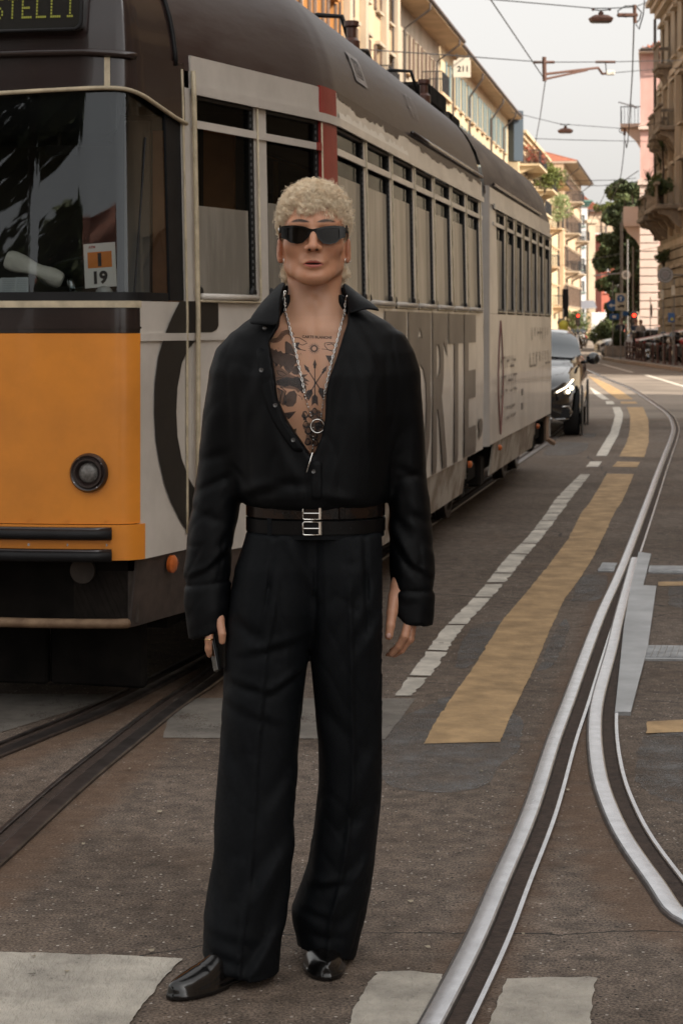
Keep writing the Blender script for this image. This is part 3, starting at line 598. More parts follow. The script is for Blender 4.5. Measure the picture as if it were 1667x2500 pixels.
A_, B_ = seg(76.4, 90); hb = bld('apartment_house', 'pale house with deep boxed eaves beside the orange house', A_, B_, 12, 18.6, P_beige, (4.2, 7.8, 11.4, 14.9), 3.2, 1.1, 2.0, M_sbrown, eave=1.1, trim=P_stone, hood=True, balc=((11.2, 5.2, 8.4, 1.0),))
pil = MB()
for x in (.3, 4.1, 9.6, 13.0): pil.box((x, -.14, 9.2), (.55, .3, 18.2), 0, .03)
pil.build('pilaster', P_stone, hb)
A_, B_ = seg(90.2, 105.5); hc = bld('apartment_house', 'beige house with sheltered balcony recess and dark gutter', A_, B_, 12, 16.4, P_stone, (4.2, 7.6, 10.8, 13.4), 3.0, 1.1, 1.9, M_sbrown, eave=1.3, trim=P_beige, balc=((10.5, 2, 5, 1.1), (13.1, 8.2, 11.2, 1.1)))
MB().box((3, 3.2, 20.2), (2.4, 2.6, 3.2)).build('attic', P_orange, hc); MB().box((3, 3.2, 21.9), (3.1, 3.3, .22)).build('attic_roof', M_tile, hc)
MB().box((12.5, 1.2, 18.9), (.8, .8, 1.6)).build('chimney', mat('brick_red', (.30, .12, .08), .9, var=.3, vscale=12), hc)
A_, B_ = seg(106, 145.5); hd = bld('apartment_house', 'long cream house with blue grey shutters and a straight dark gutter', A_, B_, 13, 16.6, P_cream, (4.4, 7.9, 11.2, 13.9), 3.05, 1.15, 2.0, M_sblue, eave=.95, trim=P_beige)
for x in (7, 16, 25, 34): MB().box((x, 2.8, 18.9), (.7, .7, 1.5)).build('chimney', MATS['brick_red'], hd)
for x in (13.2, 26.4):
    q = MB().tube([(x, -.9, 16.6), (x, -.9, 16.3), (x, -.12, 15.2), (x, -.12, .3)], .07, 8); q.build('downpipe', MATS['gutter'], hd)
b = MB(); (ax, ay), (bx_, by_) = seg(145.6, 146.6, 0); b.slab((bx_ + .25, by_), (ax - .35, ay), .9, 13.6, 17.3); b.build('netting_panel', mat('blue_netting', (.035, .05, .065), .7), center=True, label='dark blue scaffold netting hanging at the end of the cream house', cat='netting')
A_, B_ = seg(147, 172, .6); he = bld('apartment_house', 'house with flower filled roof terraces behind the tram', A_, B_, 12, 15.2, P_cream, (4, 7.2, 10.6, 13), 2.8, 1.0, 1.6, M_sbrown, roof='cornice', balc=((13.6, 1, 9, 1.5), (10.4, 9.5, 16, 1.4), (12.8, 17, 23, 1.4)))
MB().box((8, 4, 17.2), (9, 4, 2.6)).build('penthouse', P_orange, he)
A_, B_ = seg(173, 196, .4); hf = bld('apartment_house', 'cream house with two chimney pots and a wide bracketed cornice', A_, B_, 12, 14.8, P_cream, (3.6, 7.1, 10.8), 3, 1.1, 1.7, None, trim=P_beige, eave=1.2, hood=True, balc=((6.8, 3, 6, 1.2), (10.5, 9, 12, 1.2), (3.4, 14, 18, 1.3)))
for x in (15, 17, 19): MB().lathe(((.3, 0), (.3, 1.1), (.42, 1.15), (.42, 1.35), (.2, 1.5)), (x, 2, 15.8)).build('chimney', P_grey, hf, auto=40)
A_, B_ = seg(196.5, 228, .8); bld('apartment_house', 'last pale house of the left row with stacked balconies', A_, B_, 12, 17.6, P_beige, (3.6, 7.4, 11.2, 14.6), 3.4, 1.3, 2.0, M_sbrown, trim=P_stone, eave=1.3, hood=True, balc=((7, 2, 6, 1.4), (10.8, 2, 6, 1.4), (7, 12, 16, 1.4), (10.8, 20, 24, 1.4), (14.3, 8, 12, 1.4)))
# houses closing the view
X3 = lambda px, Y: (px - CX) / F * Y
he2 = bld('corner_house', 'cream corner house with teal shuttered windows and stone balconies', (X3(1373, 236), 236), (X3(1409, 236), 236.3), 12, 16.2, P_cream, (4.6, 8.6, 12.8), 1.0, .62, 2.1, None, frame=M_frb, roof='eave', trim=P_pale, x0=.55)
for z in (3.6, 7.6, 11.7):
    MB().box((.9, -.5, z), (1.9, 1.0, .14)).build('balcony', P_pale, he2); MB().box((.9, -.95, z + .5), (1.9, .12, .9)).build('parapet', P_pale, he2); MB().box((1.32, -.04, z + 2.0), (.5, .1, 2.0)).build('shutter', M_teal, he2)
bld('apartment_tower', 'white apartment block with narrow balconies far down the street', (X3(1406, 265), 265), (X3(1433, 265), 265), 12, 17.5, P_white, (3, 6, 9, 12, 14.8), 1.5, .6, 1.5, None, roof='cornice', trim=mat('verdigris', (.10, .2, .17), .7), x0=.8)
hp = bld('apartment_tower', 'tan apartment block with plant filled balconies at the street end', (X3(1429, 290), 290), (X3(1473, 290), 290.5), 14, 18.2, P_tan, (3.4, 6.4, 9.4, 12.4, 15.2), 1.6, 1.0, 1.5, None, trim=P_white, x0=.6, balc=((3.2, 1.0, 2.9, 1.1), (6.2, 1.0, 2.9, 1.1), (9.2, 1.0, 2.9, 1.1), (12.2, 1.0, 2.9, 1.1), (15, 1.0, 2.9, 1.1)))
bld('apartment_tower', 'brick red apartment block partly behind the tree', (X3(1467, 282), 282), (X3(1530, 282), 282), 14, 13.6, P_red, (3.2, 6.2, 9.2), 1.5, .9, 1.5, None, roof='cornice', trim=P_red, x0=.9)
bld('apartment_tower', 'pale grey block behind the red one with a roof garden', (X3(1455, 300), 300), (X3(1560, 300), 300), 14, 17.6, P_stone, (5, 8, 11, 14), 2, 1.1, 1.5, None, roof='cornice')
# tall stone pillar in front of them
pt = thing('stone_pillar', 'tall square stone pillar standing at the far end of the street', 'pillar', (X3(1441, 250), 250, 0))
MB().box((0, 0, 7.2), (.95, .95, 14.4), .15, .05).build('shaft', P_stone, pt); MB().box((0, 0, 14.6), (1.4, 1.4, .5), .15, .05).build('capital', P_stone, pt)
# right row
RX = lambda Y: 15.2 + .06 * (Y - 95)
hr = bld('palazzo', 'olive stone palazzo with balconies at the right edge of the photo', (RX(95.2), 95.2), (RX(60), 60), 14, 16.3, P_olive, (2.0, 6.6, 10.3, 13.5), 2.75, 1.05, 2.05, None, x0=1.5, frame=M_frb, roof='cornice', trim=P_stone, hood=True, base=(5.2, 12.9), blind=M_sbrown)
q = MB()
for k in range(12): q.box((17.6, -.05, .5 + k * .42), (35.2, .12, .36))
q.build('rusticated_base', P_olive, hr)
q = MB()
for x in (.2, 2.85, 5.6, 8.4): q.box((x, -.09, 9.2), (.32, .2, 7.2))
q.build('pilaster', P_stone, hr)
q = MB().tube([(.05, -.25, 16.2), (.05, -.25, 5.6)], .07, 8); q.build('downpipe', MATS['gutter'], hr)
M_bal = mat('balcony_stone', (.26, .21, .16), .9, var=.3, vscale=4)
def stone_balcony(z, xa, xb, out=1.15):
    bo = MB().box(((xa + xb) / 2, -out / 2, z), (xb - xa, out, .2), 0, .03).build('balcony', M_bal, hr)
    MB().box(((xa + xb) / 2, -out + .1, z + 1.0), (xb - xa, .22, .14), 0, .03).build('handrail', M_bal, bo)
    q = MB()
    for x in np.arange(xa + .15, xb - .05, .2): q.lathe(((.035, .1), (.06, .3), (.03, .55), (.04, .9)), (x, -out + .1, z), n=7)
    for y in np.arange(-out + .25, -.05, .2): q.lathe(((.035, .1), (.06, .3), (.03, .55), (.04, .9)), (xa + .12, y, z), n=7)
    q.build('balusters', M_bal, bo)
    MB().box((xa + .12, -out / 2, z + 1.0), (.2, out, .13)).build('side_rail', M_bal, bo)
    for xx in (xa + .35, (xa + xb) / 2, xb - .35):
        c = MB(); c.prism([(0, 0), (-out * .9, 0), (-out * .85, -.2), (-out * .5, -.3), (-out * .3, -.62), (0, -.85)], xx - .14, xx + .14); c.v = [(p[2], p[0], z - .1 + p[1]) for p in c.v]; c.build('bracket', M_bal, bo)
stone_balcony(6.5, .35, 3.6); stone_balcony(6.7, 4.4, 9.6); stone_balcony(10.1, .7, 2.4, .7); stone_balcony(10.1, 3.4, 5.2, .9); stone_balcony(10.2, 6, 8.4, .9); stone_balcony(13.3, 3.4, 5.4, .7)
hk = bld('palazzo', 'pink house with pale banded corner and red tiled roof behind the palazzo', (X3(1562, 116), 116), (X3(1562, 116) + 11.86, 116 - 1.86), 14, 17.4, P_pink, (7.4, 13), 4, .9, 1.9, M_sgreen, x0=4.2, eave=.7, trim=P_pale)
q = MB()
for k in range(20): q.box((.52, -.07, .35 + k * .48), (1.12, .18, .43), 0, .02)
q.build('corner_stones', P_pale, hk); MB().box((.6, -.1, 9.9), (1.5, .4, .3)).build('string_course', P_pale, hk); MB().box((.6, -.1, 13.1), (1.4, .3, .25)).build('string_course', P_pale, hk)
ls = MB()
for (z, w) in ((7.6, 1.0), (13.5, 1.2)): ls.box((-w / 2, 4, z), (w, 3, .2))
lso = ls.build('balcony', P_pale, hk)
q = MB(); q.box((-.95, 4, 8.15), (.14, 3, 1.0)); q.box((-.5, 2.55, 8.15), (.9, .14, 1.0)); q.build('parapet', P_pale, lso)
q = MB()
for z in (13.6,):
    for y in np.arange(2.5, 5.6, .2): q.box((-1.17, y, z + .5), (.03, .03, 1))
    for x in np.arange(-1.15, 0, .2): q.box((x, 2.5, z + .5), (.03, .03, 1))
    q.tube([(-1.17, 5.5, z + 1), (-1.17, 2.5, z + 1), (0, 2.5, z + 1)], .03, 5)
q.build('railing', M_iron, lso)
for zz in (7.5, 13.4):
    c = MB(); c.prism([(0, 0), (-.9, 0), (-.8, -.25), (-.3, -.7), (0, -1.2)], 2.9, 3.1); c.v = [(p[0], p[2], zz - .1 + p[1]) for p in c.v]; c.build('bracket', P_pale, lso)
# buildings beside and behind the camera: they shade the foreground and stand in the tram's glass
bld('street_house', 'plastered house on the right beside the camera, out of the picture', (13.2, 34), (10.2, -9), 10, 14.2, P_beige, (1.2, 4.8, 8.2), 3.4, 1.2, 2.0, M_sbrown, trim=P_stone)
bld('street_house', 'low ochre house across the street behind the camera, out of the picture', (2.0, -38), (-18, -32), 10, 7, P_tan, (1.2, 4.4), 3.4, 1.2, 1.8, M_sgreen, trim=P_stone)

# ================================================================ TREES AND PLANTS
def leafmat(name, c, c2): return mat(name, c, .6, col2=c2, vscale=1.2, space='Object', spec=.3)
L_dark = leafmat('leaf_dark', (.085, .11, .045), (.035, .05, .022)); L_mid = leafmat('leaf_mid', (.12, .14, .05), (.05, .07, .028)); L_yel = leafmat('leaf_yellow', (.16, .17, .04), (.07, .09, .02))  # dark leaves lifted, distance haze put in their colour
M_bark = mat('bark', (.07, .05, .035), .9, var=.4, vscale=9, bump=.01, bscale=14)
def tree(x, y, h, w, label, n=9000, size=.16, lm=None, seed=1, trunk=.2, low=.3, name='street_tree'):
    t = thing(name, label, 'tree', (x, y, 0)); r = np.random.default_rng(seed); b = MB()
    b.tube([(0, 0, 0), (.05 * h * .1, 0, h * .3), (-.03 * h * .2, .1, h * .6), (0, 0, h * .85)], [trunk, trunk * .75, trunk * .45, trunk * .12], 8)
    cs, rs = [], []
    for k in range(34):
        a = r.uniform(0, 6.28); z = h * r.uniform(low + .06, .93); f = math.sin(math.pi * min(1, max(.15, (z / h - low) / (1 - low)))) ** .5
        q = w * r.uniform(.15, .85) * f; c = (q * math.cos(a), q * math.sin(a), z); cs.append(c); rs.append(w * r.uniform(.20, .40)); b.tube([(0, 0, z * .62), (c[0] * .5, c[1] * .5, z * .85), c], [trunk * .3, trunk * .2, .02], 5)
    b.build('trunk', M_bark, t, smooth=True); V, Q = leaf_cloud(cs, rs, n, size, seed, .85); mesh_obj('crown', V, Q, lm or L_dark, t, smooth=False); return t
def shrub(x, y, z, w, h, label, n=1500, size=.06, lm=None, seed=2, cat='shrub', name='shrub'):
    t = thing(name, label, cat, (x, y, z)); r = np.random.default_rng(seed); b = MB(); cs, rs = [], []
    for k in range(9):
        a = r.uniform(0, 6.28); q = w * r.uniform(0, .6); c = (q * math.cos(a), q * math.sin(a), h * r.uniform(.3, .75)); cs.append(c); rs.append(min(w, h) * r.uniform(.3, .5)); b.tube([(0, 0, 0), (c[0] * .4, c[1] * .4, c[2] * .5), c], [.03, .02, .008], 5)
    b.build('stem', M_bark, t); V, Q = leaf_cloud(cs, rs, n, size, seed); mesh_obj('leaves', V, Q, lm or L_mid, t, smooth=False); return t
tree(X3(1512, 150), 150, 11.2, 2.0, 'tall dark evergreen tree in front of the red block', 15000, .17, seed=3, low=.04)
tree(X3(1545, 136), 136, 12.4, 1.9, 'evergreen tree close against the pink corner house', 13000, .17, seed=4, low=.05)
tree(X3(1532, 175), 175, 14.6, 2.4, 'tallest evergreen behind the other two trees', 13000, .2, lm=L_mid, seed=5)
shrub(X3(1480, 284), 284, 17.6, 2.6, 1.6, 'bushy roof garden on top of the far block', 1500, .2, L_yel, 6)
shrub(X3(1478, 106), 106, 0, 1.05, 2.3, 'big rounded dark bush at the pavement end', 4200, .09, L_mid, 8)
shrub(X3(1494, 108), 108, 0, .7, 1.5, 'smaller bush right behind the rounded bush, above the white car', 2600, .08, L_dark, 9)
shrub(LX(150) + 1.6, 150, 13.7, 1.4, 1.3, 'red flowering shrub on the roof terrace', 900, .09, mat('red_flowers', (.45, .06, .05), .7, col2=(.08, .1, .03), vscale=3), 10)
shrub(LX(160) + 1.6, 160, 12.2, 1.8, 3.0, 'climbing plant on the terrace trellis', 1600, .11, L_yel, 11)
shrub(LX(169) + 1.6, 169, 13.0, 1.4, 2.4, 'yellow green shrub at the end of the terraces', 1300, .12, L_yel, 12)
shrub(LX(178) + 1.4, 178, 10.2, 1.5, 3.8, 'white flowering creeper hanging beside the tram roof', 1600, .10, mat('white_blossom', (.35, .4, .2), .7, col2=(.10, .15, .03), vscale=3), 13)
def yucca(x, y, z, h, label, seed, n=46, ln=.55):
    t = thing('yucca', label, 'plant', (x, y, z)); r = random.Random(seed); MB().tube([(0, 0, 0), (.05, 0, h * .6), (.02, .02, h)], [.06, .05, .04], 7).build('stem', M_bark, t); b = MB()
    for k in range(n):
        a = r.uniform(0, 6.28); e = r.uniform(-.5, 1.3); L = ln * r.uniform(.7, 1.1); d = np.array([math.cos(a) * math.cos(e), math.sin(a) * math.cos(e), math.sin(e)]); s = np.array([-math.sin(a), math.cos(a), 0]) * .022; c = np.array([.02, .02, h])
        p1, p2 = c + d * L * .5, c + d * L + np.array([0, 0, -.1 * L]); b.add([c - s, c + s, p1 + s * 1.2, p1 - s * 1.2, p2], [(0, 1, 2, 3), (3, 2, 4)])
    b.build('spiky_leaves', L_dark, t); return t
bx0 = RX(94) - .5
yucca(bx0 - .15, 94.2, 6.7, 1.7, 'spiky yucca on the left end of the stone balcony', 1, 60, .75); yucca(bx0 + .25, 93.2, 6.7, 2.5, 'tallest spiky yucca on the stone balcony', 2, 60, .7); yucca(bx0 + .3, 92.4, 6.8, 1.1, 'low yucca on the stone balcony by the wall', 3, 50, .6)
yucca(RX(88) - .4, 89.4, 6.9, 2.6, 'yucca on the second balcony under the window', 4, 50, .7)
shrub(bx0 - .1, 93.6, 6.5, .75, 1.5, 'dense green bush filling the stone balcony', 2400, .09, L_dark, 14, 'plant', 'balcony_plant'); shrub(bx0, 92.4, 6.4, .7, 1.3, 'trailing bush below the yuccas', 1800, .09, L_mid, 15, 'plant', 'balcony_plant')
shrub(RX(89) - .7, 89.8, 7.6, .55, .8, 'yellowish plant on the second stone balcony', 900, .06, L_yel, 16, 'plant', 'balcony_plant'); shrub(RX(86.5) - .8, 86.8, 7.0, .7, 1.2, 'leafy plant hanging from the second balcony at the photo edge', 1500, .08, L_mid, 17, 'plant', 'balcony_plant')
shrub(RX(90) - .35, 90, 4.2, .5, 1.0, 'small plant at the first floor window of the palazzo', 700, .06, L_mid, 18, 'plant', 'balcony_plant')
tree(-20, -27, 8.5, 3.4, 'leafy tree behind the camera at the far left', 6000, .22, L_mid, 20); tree(-12, -25, 7.5, 2.6, 'leafy tree left of the camera near the low house', 6000, .22, L_mid, 22)
tree(-17, -21, 20, 9.0, 'added very tall tree behind the camera, its high crown darkening the windscreen reflection', 26000, .36, L_dark, 21, .35, .50)  # unseen tree added so its crown blackens the top of the windscreen reflection
# ================================================================ TRAM
TH = math.atan2(-.185, .983); ca_, sa_ = math.cos(TH), math.sin(TH); T0 = np.array([-1.139, 9.67, 0.])
tram = thing('tram', 'old articulated tram with orange front and white advert wrapped sides, stopped behind the man', 'tram', tuple(T0), TH)
M_orange = mat('tram_orange', (.70, .245, .026), .36, var=.16, vscale=2.2, coat=.3, bump=.002, bscale=4)
M_twhite = mat('tram_white_vinyl', (.58, .54, .49), .32, var=.16, vscale=2.2, coat=.25, bump=.0025, bscale=4)
M_tdirty = mat('tram_dirty_skirt', (.40, .37, .33), .55, col2=(.20, .16, .125), vscale=3.2, bump=.004, bscale=9, cut=(.40, .56))
M_brown = mat('tram_brown', (.020, .011, .010), .22, var=.25, vscale=3, coat=.35, bump=.001, bscale=4)
M_roof = mat('tram_roof_brown', (.034, .018, .016), .42, col2=(.062, .045, .041), vscale=2.0, spec=.35, bump=.002, bscale=9, cut=(.44, .62), stretch=(1, .5, 2.2))
M_roof2 = mat('tram_roof_dusty', (.15, .115, .09), .6, col2=(.085, .062, .048), vscale=2.2, bump=.002, bscale=9, stretch=(1, .5, 2.5))
M_cream = mat('tram_cream_trim', (.50, .42, .29), .5, var=.25, vscale=14)
M_rubber = mat('black_rubber', (.010, .010, .011), .5, var=.3, vscale=9, spec=.25)
M_under = mat('underframe_dark', (.009, .0075, .0065), .9, spec=.12, var=.5, vscale=5)
M_red = mat('red_vinyl', (.30, .025, .022), .35, var=.15, vscale=4, coat=.2)
M_print = mat('black_vinyl_print', (.010, .0095, .009), .42, var=.2, vscale=6)
M_print_haze = mat('hazed_vinyl_print', (.085, .068, .060), .36, var=.15, vscale=2)  # black print lifted to brown, grazing reflection haze put in the colour
M_faint = mat('faded_print', (.20, .175, .165), .45, var=.2, vscale=5)
M_blind = mat('grey_window_lower', (.27, .25, .215), .42, col2=(.17, .155, .13), vscale=2.2, coat=.4, stretch=(1, 3, .4), cut=(.45, .62))
M_tglass = glass_mat('tram_glass', (.38, .40, .39), .0, .015, ior=1.10); M_wind = glass_mat('windscreen_glass', (.86, .89, .88), .01, .008)
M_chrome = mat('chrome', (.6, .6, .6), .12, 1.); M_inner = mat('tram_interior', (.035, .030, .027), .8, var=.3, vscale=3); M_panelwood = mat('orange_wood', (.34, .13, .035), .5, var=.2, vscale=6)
# plan outline, viewer's right half: (across b, along a)
pl = [(0, -1.955), (.3, -1.95), (.52, -1.93), (.64, -1.905), (.685, -1.885), (.712, -1.85), (.728, -1.80), (.765, -1.62), (.807, -1.426), (1.10, -.34), (1.128, -.2), (1.15, 0), (1.15, 5.95)]
PL = np.array([(-b, a) for b, a in pl[:0:-1]] + pl); PT = np.concatenate([[0], np.cumsum(np.linalg.norm(np.diff(PL, axis=0), axis=1))]); PT -= PT[len(pl) - 1]
PN = np.gradient(PL, PT, axis=0); PN = np.stack([PN[:, 1], -PN[:, 0]], 1); PN /= np.linalg.norm(PN, axis=1)[:, None]       # outward for increasing t
tT = {k: PT[len(pl) - 1 + k] for k in range(len(pl))}
RP = np.array([(2.60, 0), (2.68, .004), (2.80, .028), (2.92, .068), (3.03, .13), (3.13, .21), (3.22, .33), (3.29, .48), (3.345, .70), (3.375, .95), (3.385, 1.13)])
RS_ = np.concatenate([[0], np.cumsum(np.linalg.norm(np.diff(RP, axis=0), axis=1))])
def SP(t, z, off=0.):
    """point of the tram skin at outline distance t and height z, off metres proud"""
    t = np.asarray(t, float); z = np.asarray(z, float); p = np.stack([np.interp(t, PT, PL[:, i]) for i in (0, 1)], -1); n = np.stack([np.interp(t, PT, PN[:, i]) for i in (0, 1)], -1); n /= np.linalg.norm(n, axis=-1)[..., None]
    ins = np.interp(z, [.3, .66, 1.6, 2.5, 2.6], [.05, .0, .0, .018, .022]); front = np.clip(1 - np.abs(t) / 1.2, 0, 1)
    ins = ins + front * np.interp(z, [1.6, 2.5, 2.62], [0, .045, .06])
    q = p + n * (off - ins)[..., None] if np.ndim(ins) else p + n * (off - ins); return np.concatenate([q, np.broadcast_to(z, q.shape[:-1])[..., None]], -1)
def RSP(t, s, off=0.):
    """point on the roof at outline distance t, girth distance s above the fascia"""
    t = np.asarray(t, float); z = np.interp(s, RS_, RP[:, 0]); ins = np.interp(s, RS_, RP[:, 1]); base = SP(t, np.full(np.shape(t), 2.6)); p = base[..., :2]
    n = np.stack([np.interp(t, PT, PN[:, i]) for i in (0, 1)], -1); n /= np.linalg.norm(n, axis=-1)[..., None]
    b = p[..., 0] - n[..., 0] * (ins - off * .5); a = p[..., 1] - n[..., 1] * (ins - off * .5)
    b = np.where(p[..., 0] * b < 0, 0, b); a = np.minimum(a, np.where(np.abs(t) < .6, p[..., 1] + 1.2, a + 9)); return np.stack([b, a, z + off * .8], -1)
def to_local(P): d = np.asarray(P, float) - T0; return np.stack([d[..., 0] * ca_ + d[..., 1] * sa_, -d[..., 0] * sa_ + d[..., 1] * ca_, d[..., 2]], -1)
def to_world(P): P = np.asarray(P, float); return np.stack([P[..., 0] * ca_ - P[..., 1] * sa_ + T0[0], P[..., 0] * sa_ + P[..., 1] * ca_ + T0[1], P[..., 2]], -1)
_ts = np.linspace(-1.1, PT[-1] + 7, 2400)
def _skin(t): q = SP(np.minimum(t, PT[-1]), np.full(np.shape(t), 1.6)); q[..., 1] += np.maximum(0, t - PT[-1]); return q
_w = to_world(_skin(_ts)); _px = CX + F * _w[:, 0] / _w[:, 1]
def tz(px, py): t = np.interp(px, _px, _ts); Y = np.interp(t, _ts, _w[:, 1]); return float(t), float(CZ - (py - HY) / F * Y)
def tzx(px): return tz(px, 800)[0]
def SPX(t, z, off=0.):
    t = np.asarray(t, float); q = SP(np.minimum(t, PT[-1]), z, off); q[..., 1] += np.maximum(0, t - PT[-1]); return q
def tgrid(t0, t1, n=None):
    inner = PT[(PT > min(t0, t1)) & (PT < max(t0, t1))]; return np.unique(np.concatenate([np.linspace(t0, t1, n or max(2, int(abs(t1 - t0) / .12) + 1)), inner]))
def band(name, t0, t1, z0, z1, m, off=0., thick=.012, nz=3, parent=None, auto=35):
    """a sheet of the body skin with turned-in edges"""
    ts = tgrid(t0, t1); zs = np.linspace(z0, z1, nz); rows = [SP(ts, np.full(len(ts), z0), off - thick)] + [SP(ts, np.full(len(ts), z), off) for z in zs] + [SP(ts, np.full(len(ts), z1), off - thick)]
    b = MB(); b.grid(np.array(rows)); 
    for k in (0, -1):
        a0 = [r[k] for r in rows]; b.add(a0, [tuple(range(len(a0)))])
    return b.build(name, m, parent or tram, auto=auto)
def decal(name, v, f, m, off=.004, h=.06, parent=None, fn=SP, mirror=False):
    V, Fc = refine(v, f, h); P = fn(V[:, 0], V[:, 1], off); return MB().add(P, Fc).build(name, m, parent or tram)
tc, tb0, tred, tstr, tend = tT[5], tT[8], tzx(787), tzx(820), PT[-1]
# --- lower body, both sides
for s in (1, -1):
    def rg(a, b): return (a, b) if s > 0 else (-b, -a)
    band('side_panel', *rg(tc, tb0), .652, 1.655, M_twhite); band('side_panel', *rg(tb0 + .004, tend), .612, 1.655, M_twhite)
    band('side_moulding', *rg(tc, tstr + .4), 1.50, 1.53, M_twhite, .008)
    band('corner_skirt', *rg(tc, tb0 + .55), .385, .648, M_under if s < 0 else mat('corner_skirt_brown', (.055, .040, .034), .6, var=.4, vscale=7, bump=.003, bscale=16), -.012)
    band('side_skirt', *rg(tb0 + .58, tend - .9), .345, .608, M_tdirty, -.008)
    band('fascia', *rg(tb0 + .02, tend), 2.53, 2.665, M_twhite, .006)
    band('fascia_lip', *rg(tb0 + .02, tend), 2.505, 2.545, M_twhite, .022)
# front face
ft0, ft1 = -tc, tc
band('front_panel', ft0, ft1, .795, 1.53, M_orange, .004)
band('front_band', ft0, ft1, 1.532, 1.628, M_brown, .003); band('front_band_rib', ft0, ft1 + .0, 1.548, 1.556, M_brown, .010)
band('windscreen_sill_trim', ft0, ft1, 1.630, 1.656, M_cream, .012)
band('bumper_strip', ft0 - .02, ft1 + .022, .655, .792, M_orange, .012)
for z in (.756, .672):
    ts = tgrid(-.62, .62, 16); q = MB().tube(SP(ts, np.full(len(ts), z), .030), .021, 8); q.build('bumper_bar', M_rubber, tram, smooth=True)
    q = MB().tube(SP(ts, np.full(len(ts), z + .018), .022), .012, 6); q.build('bumper_edge', M_brown, tram, smooth=True)
ts = tgrid(-.73, .70, 20); MB().tube(SP(ts, np.full(len(ts), .405), .0), .019, 8).build('fender_bar', mat('rusty_bar', (.26, .17, .10), .7, col2=(.12, .07, .04), vscale=9, bump=.002, bscale=40), tram, smooth=True)
q = MB(); q.box((0, -1.35, .58), (1.30, .9, .36)); q.build('front_equipment_case', M_under, tram)
q = MB(); q.lathe(((.0, -.02), (.05, -.02), (.055, .12), (.02, .14)), (.47, -1.80, .60), 'y'); q.lathe(((.0, -.02), (.05, -.02), (.055, .12), (.02, .14)), (.60, -1.76, .58), 'y'); q.box((.56, -1.79, .50), (.26, .02, .2)); q.build('air_hose_couplings', mat('coupling_brown', (.05, .038, .030), .7, var=.4, vscale=8), tram, auto=40)
q = MB(); q.box((0, -1.84, .53), (.18, .25, .14), 0, .02); q.build('coupler', M_under, tram)
for t in np.linspace(-.6, .6, 9):
    for z in (.812, .715): p = SP(t, z, .012); MB().lathe(((.0, .004), (.005, .003), (.006, 0)), p, 'y', 8).build('screw', M_rail if z < .8 else M_orange, tram)
# headlamps
def lamp(b):
    t = np.interp(b, PL[len(pl) - 1:, 0][:6], PT[len(pl) - 1:][:6]); p = SP(t, .993, .004)
    o = MB().lathe(((.076, 0), (.076, .012), (.068, .026), (.060, .022), (.056, .030), (.050, .030), (.044, .020), (.040, .012)), p, (0, -1, 0), 32).build('headlamp_bezel', mat('dark_brown_bezel', (.020, .012, .011), .35, coat=.3), tram, auto=30)
    l = MB().lathe(((.041, .008), (.036, .018), (.024, .026), (.010, .030), (.001, .031)), p, (0, -1, 0), 24).build('lens', mat('ribbed_lens', (.15, .14, .13), .25, 0, var=.4, vscale=60, bump=.002, bscale=240, coat=.2), o, smooth=True)
    for k in range(4): MB().lathe(((.0, .002), (.003, .001)), p + np.array([.066 * math.cos(k * 1.57 + .6), -.024, .066 * math.sin(k * 1.57 + .6)]), (0, -1, 0), 6).build('screw', M_rail, o)
lamp(.535); lamp(-.535)
# indicator on the corner skirt
for s in (1, -1):
    t, z = tz(421, 1377); p = SP(s * t, z, .0); n = SP(s * t, z, .1) - p
    MB().lathe(((.036, 0), (.036, .014), (.026, .022), (.001, .024)), p, n, 18).build('indicator_lamp', mat('amber_lens', (.48, .11, .02), .22, coat=.5, var=.2, vscale=40), tram, auto=50)
# the big ring-shaped letter that wraps round the corner
Z2 = lambda x, y: tz(x * .4252, 700 + y * .4252)
cpoly = [Z2(*p) for p in ((1030, 83), (985, 170), (940, 280), (905, 400), (885, 560), (882, 720), (890, 880), (910, 1000), (940, 1130), (975, 1230), (1030, 1340), (1080, 1420), (1180, 1490), (1320, 1500), (1320, 1330), (1180, 1290), (1118, 1165), (1080, 1100), (1040, 990), (1015, 860), (1008, 720), (1015, 580), (1040, 440), (1075, 360), (1110, 320), (1136, 305), (1140, 262), (1215, 260), (1240, 245), (1250, 225), (1250, 83))]
v, f = poly_tri(cpoly); decal('printed_letter', v, f, M_print, .0045, .05)
# tall condensed letters down the side
Z6b = lambda x: tzx(900 + x * .3827)
for ch, xa, xb in (('F', 100, 235), ('O', 250, 392), ('R', 404, 498), ('T', 506, 600), ('E', 606, 680), (',', 695, 722), ("'", 730, 752)):
    v, f = text_polys(ch, 1, 1, .03); lo, hi = v.min(0), v.max(0); t0, t1 = Z6b(xa), Z6b(xb); z0, z1 = (.63, 1.50) if ch == 'O' else (.62, 1.64)
    if ch == ',': z0, z1 = .70, .86
    if ch == "'": z0, z1 = 1.30, 1.62
    v = (v - lo) / (hi - lo) * np.array([t1 - t0, z1 - z0]) + np.array([t0, z0])
    decal('printed_letter', v, f, M_print_haze, .0045, .10)
    if ch in 'OR':   # the dark print runs up behind the round letters
        v2 = [(t0, 1.2), (t0, 1.64), (t1, 1.64), (t1, 1.2), ((t0 + t1) / 2, 1.55)] if ch == 'O' else [(t0, 1.3), (t0, 1.64), (t1, 1.64), (t1, 1.35), ((t0 + t1) / 2, 1.55)]
        v2, f2 = poly_tri(v2); decal('printed_letter', v2, f2, M_print_haze, .0036, .10)
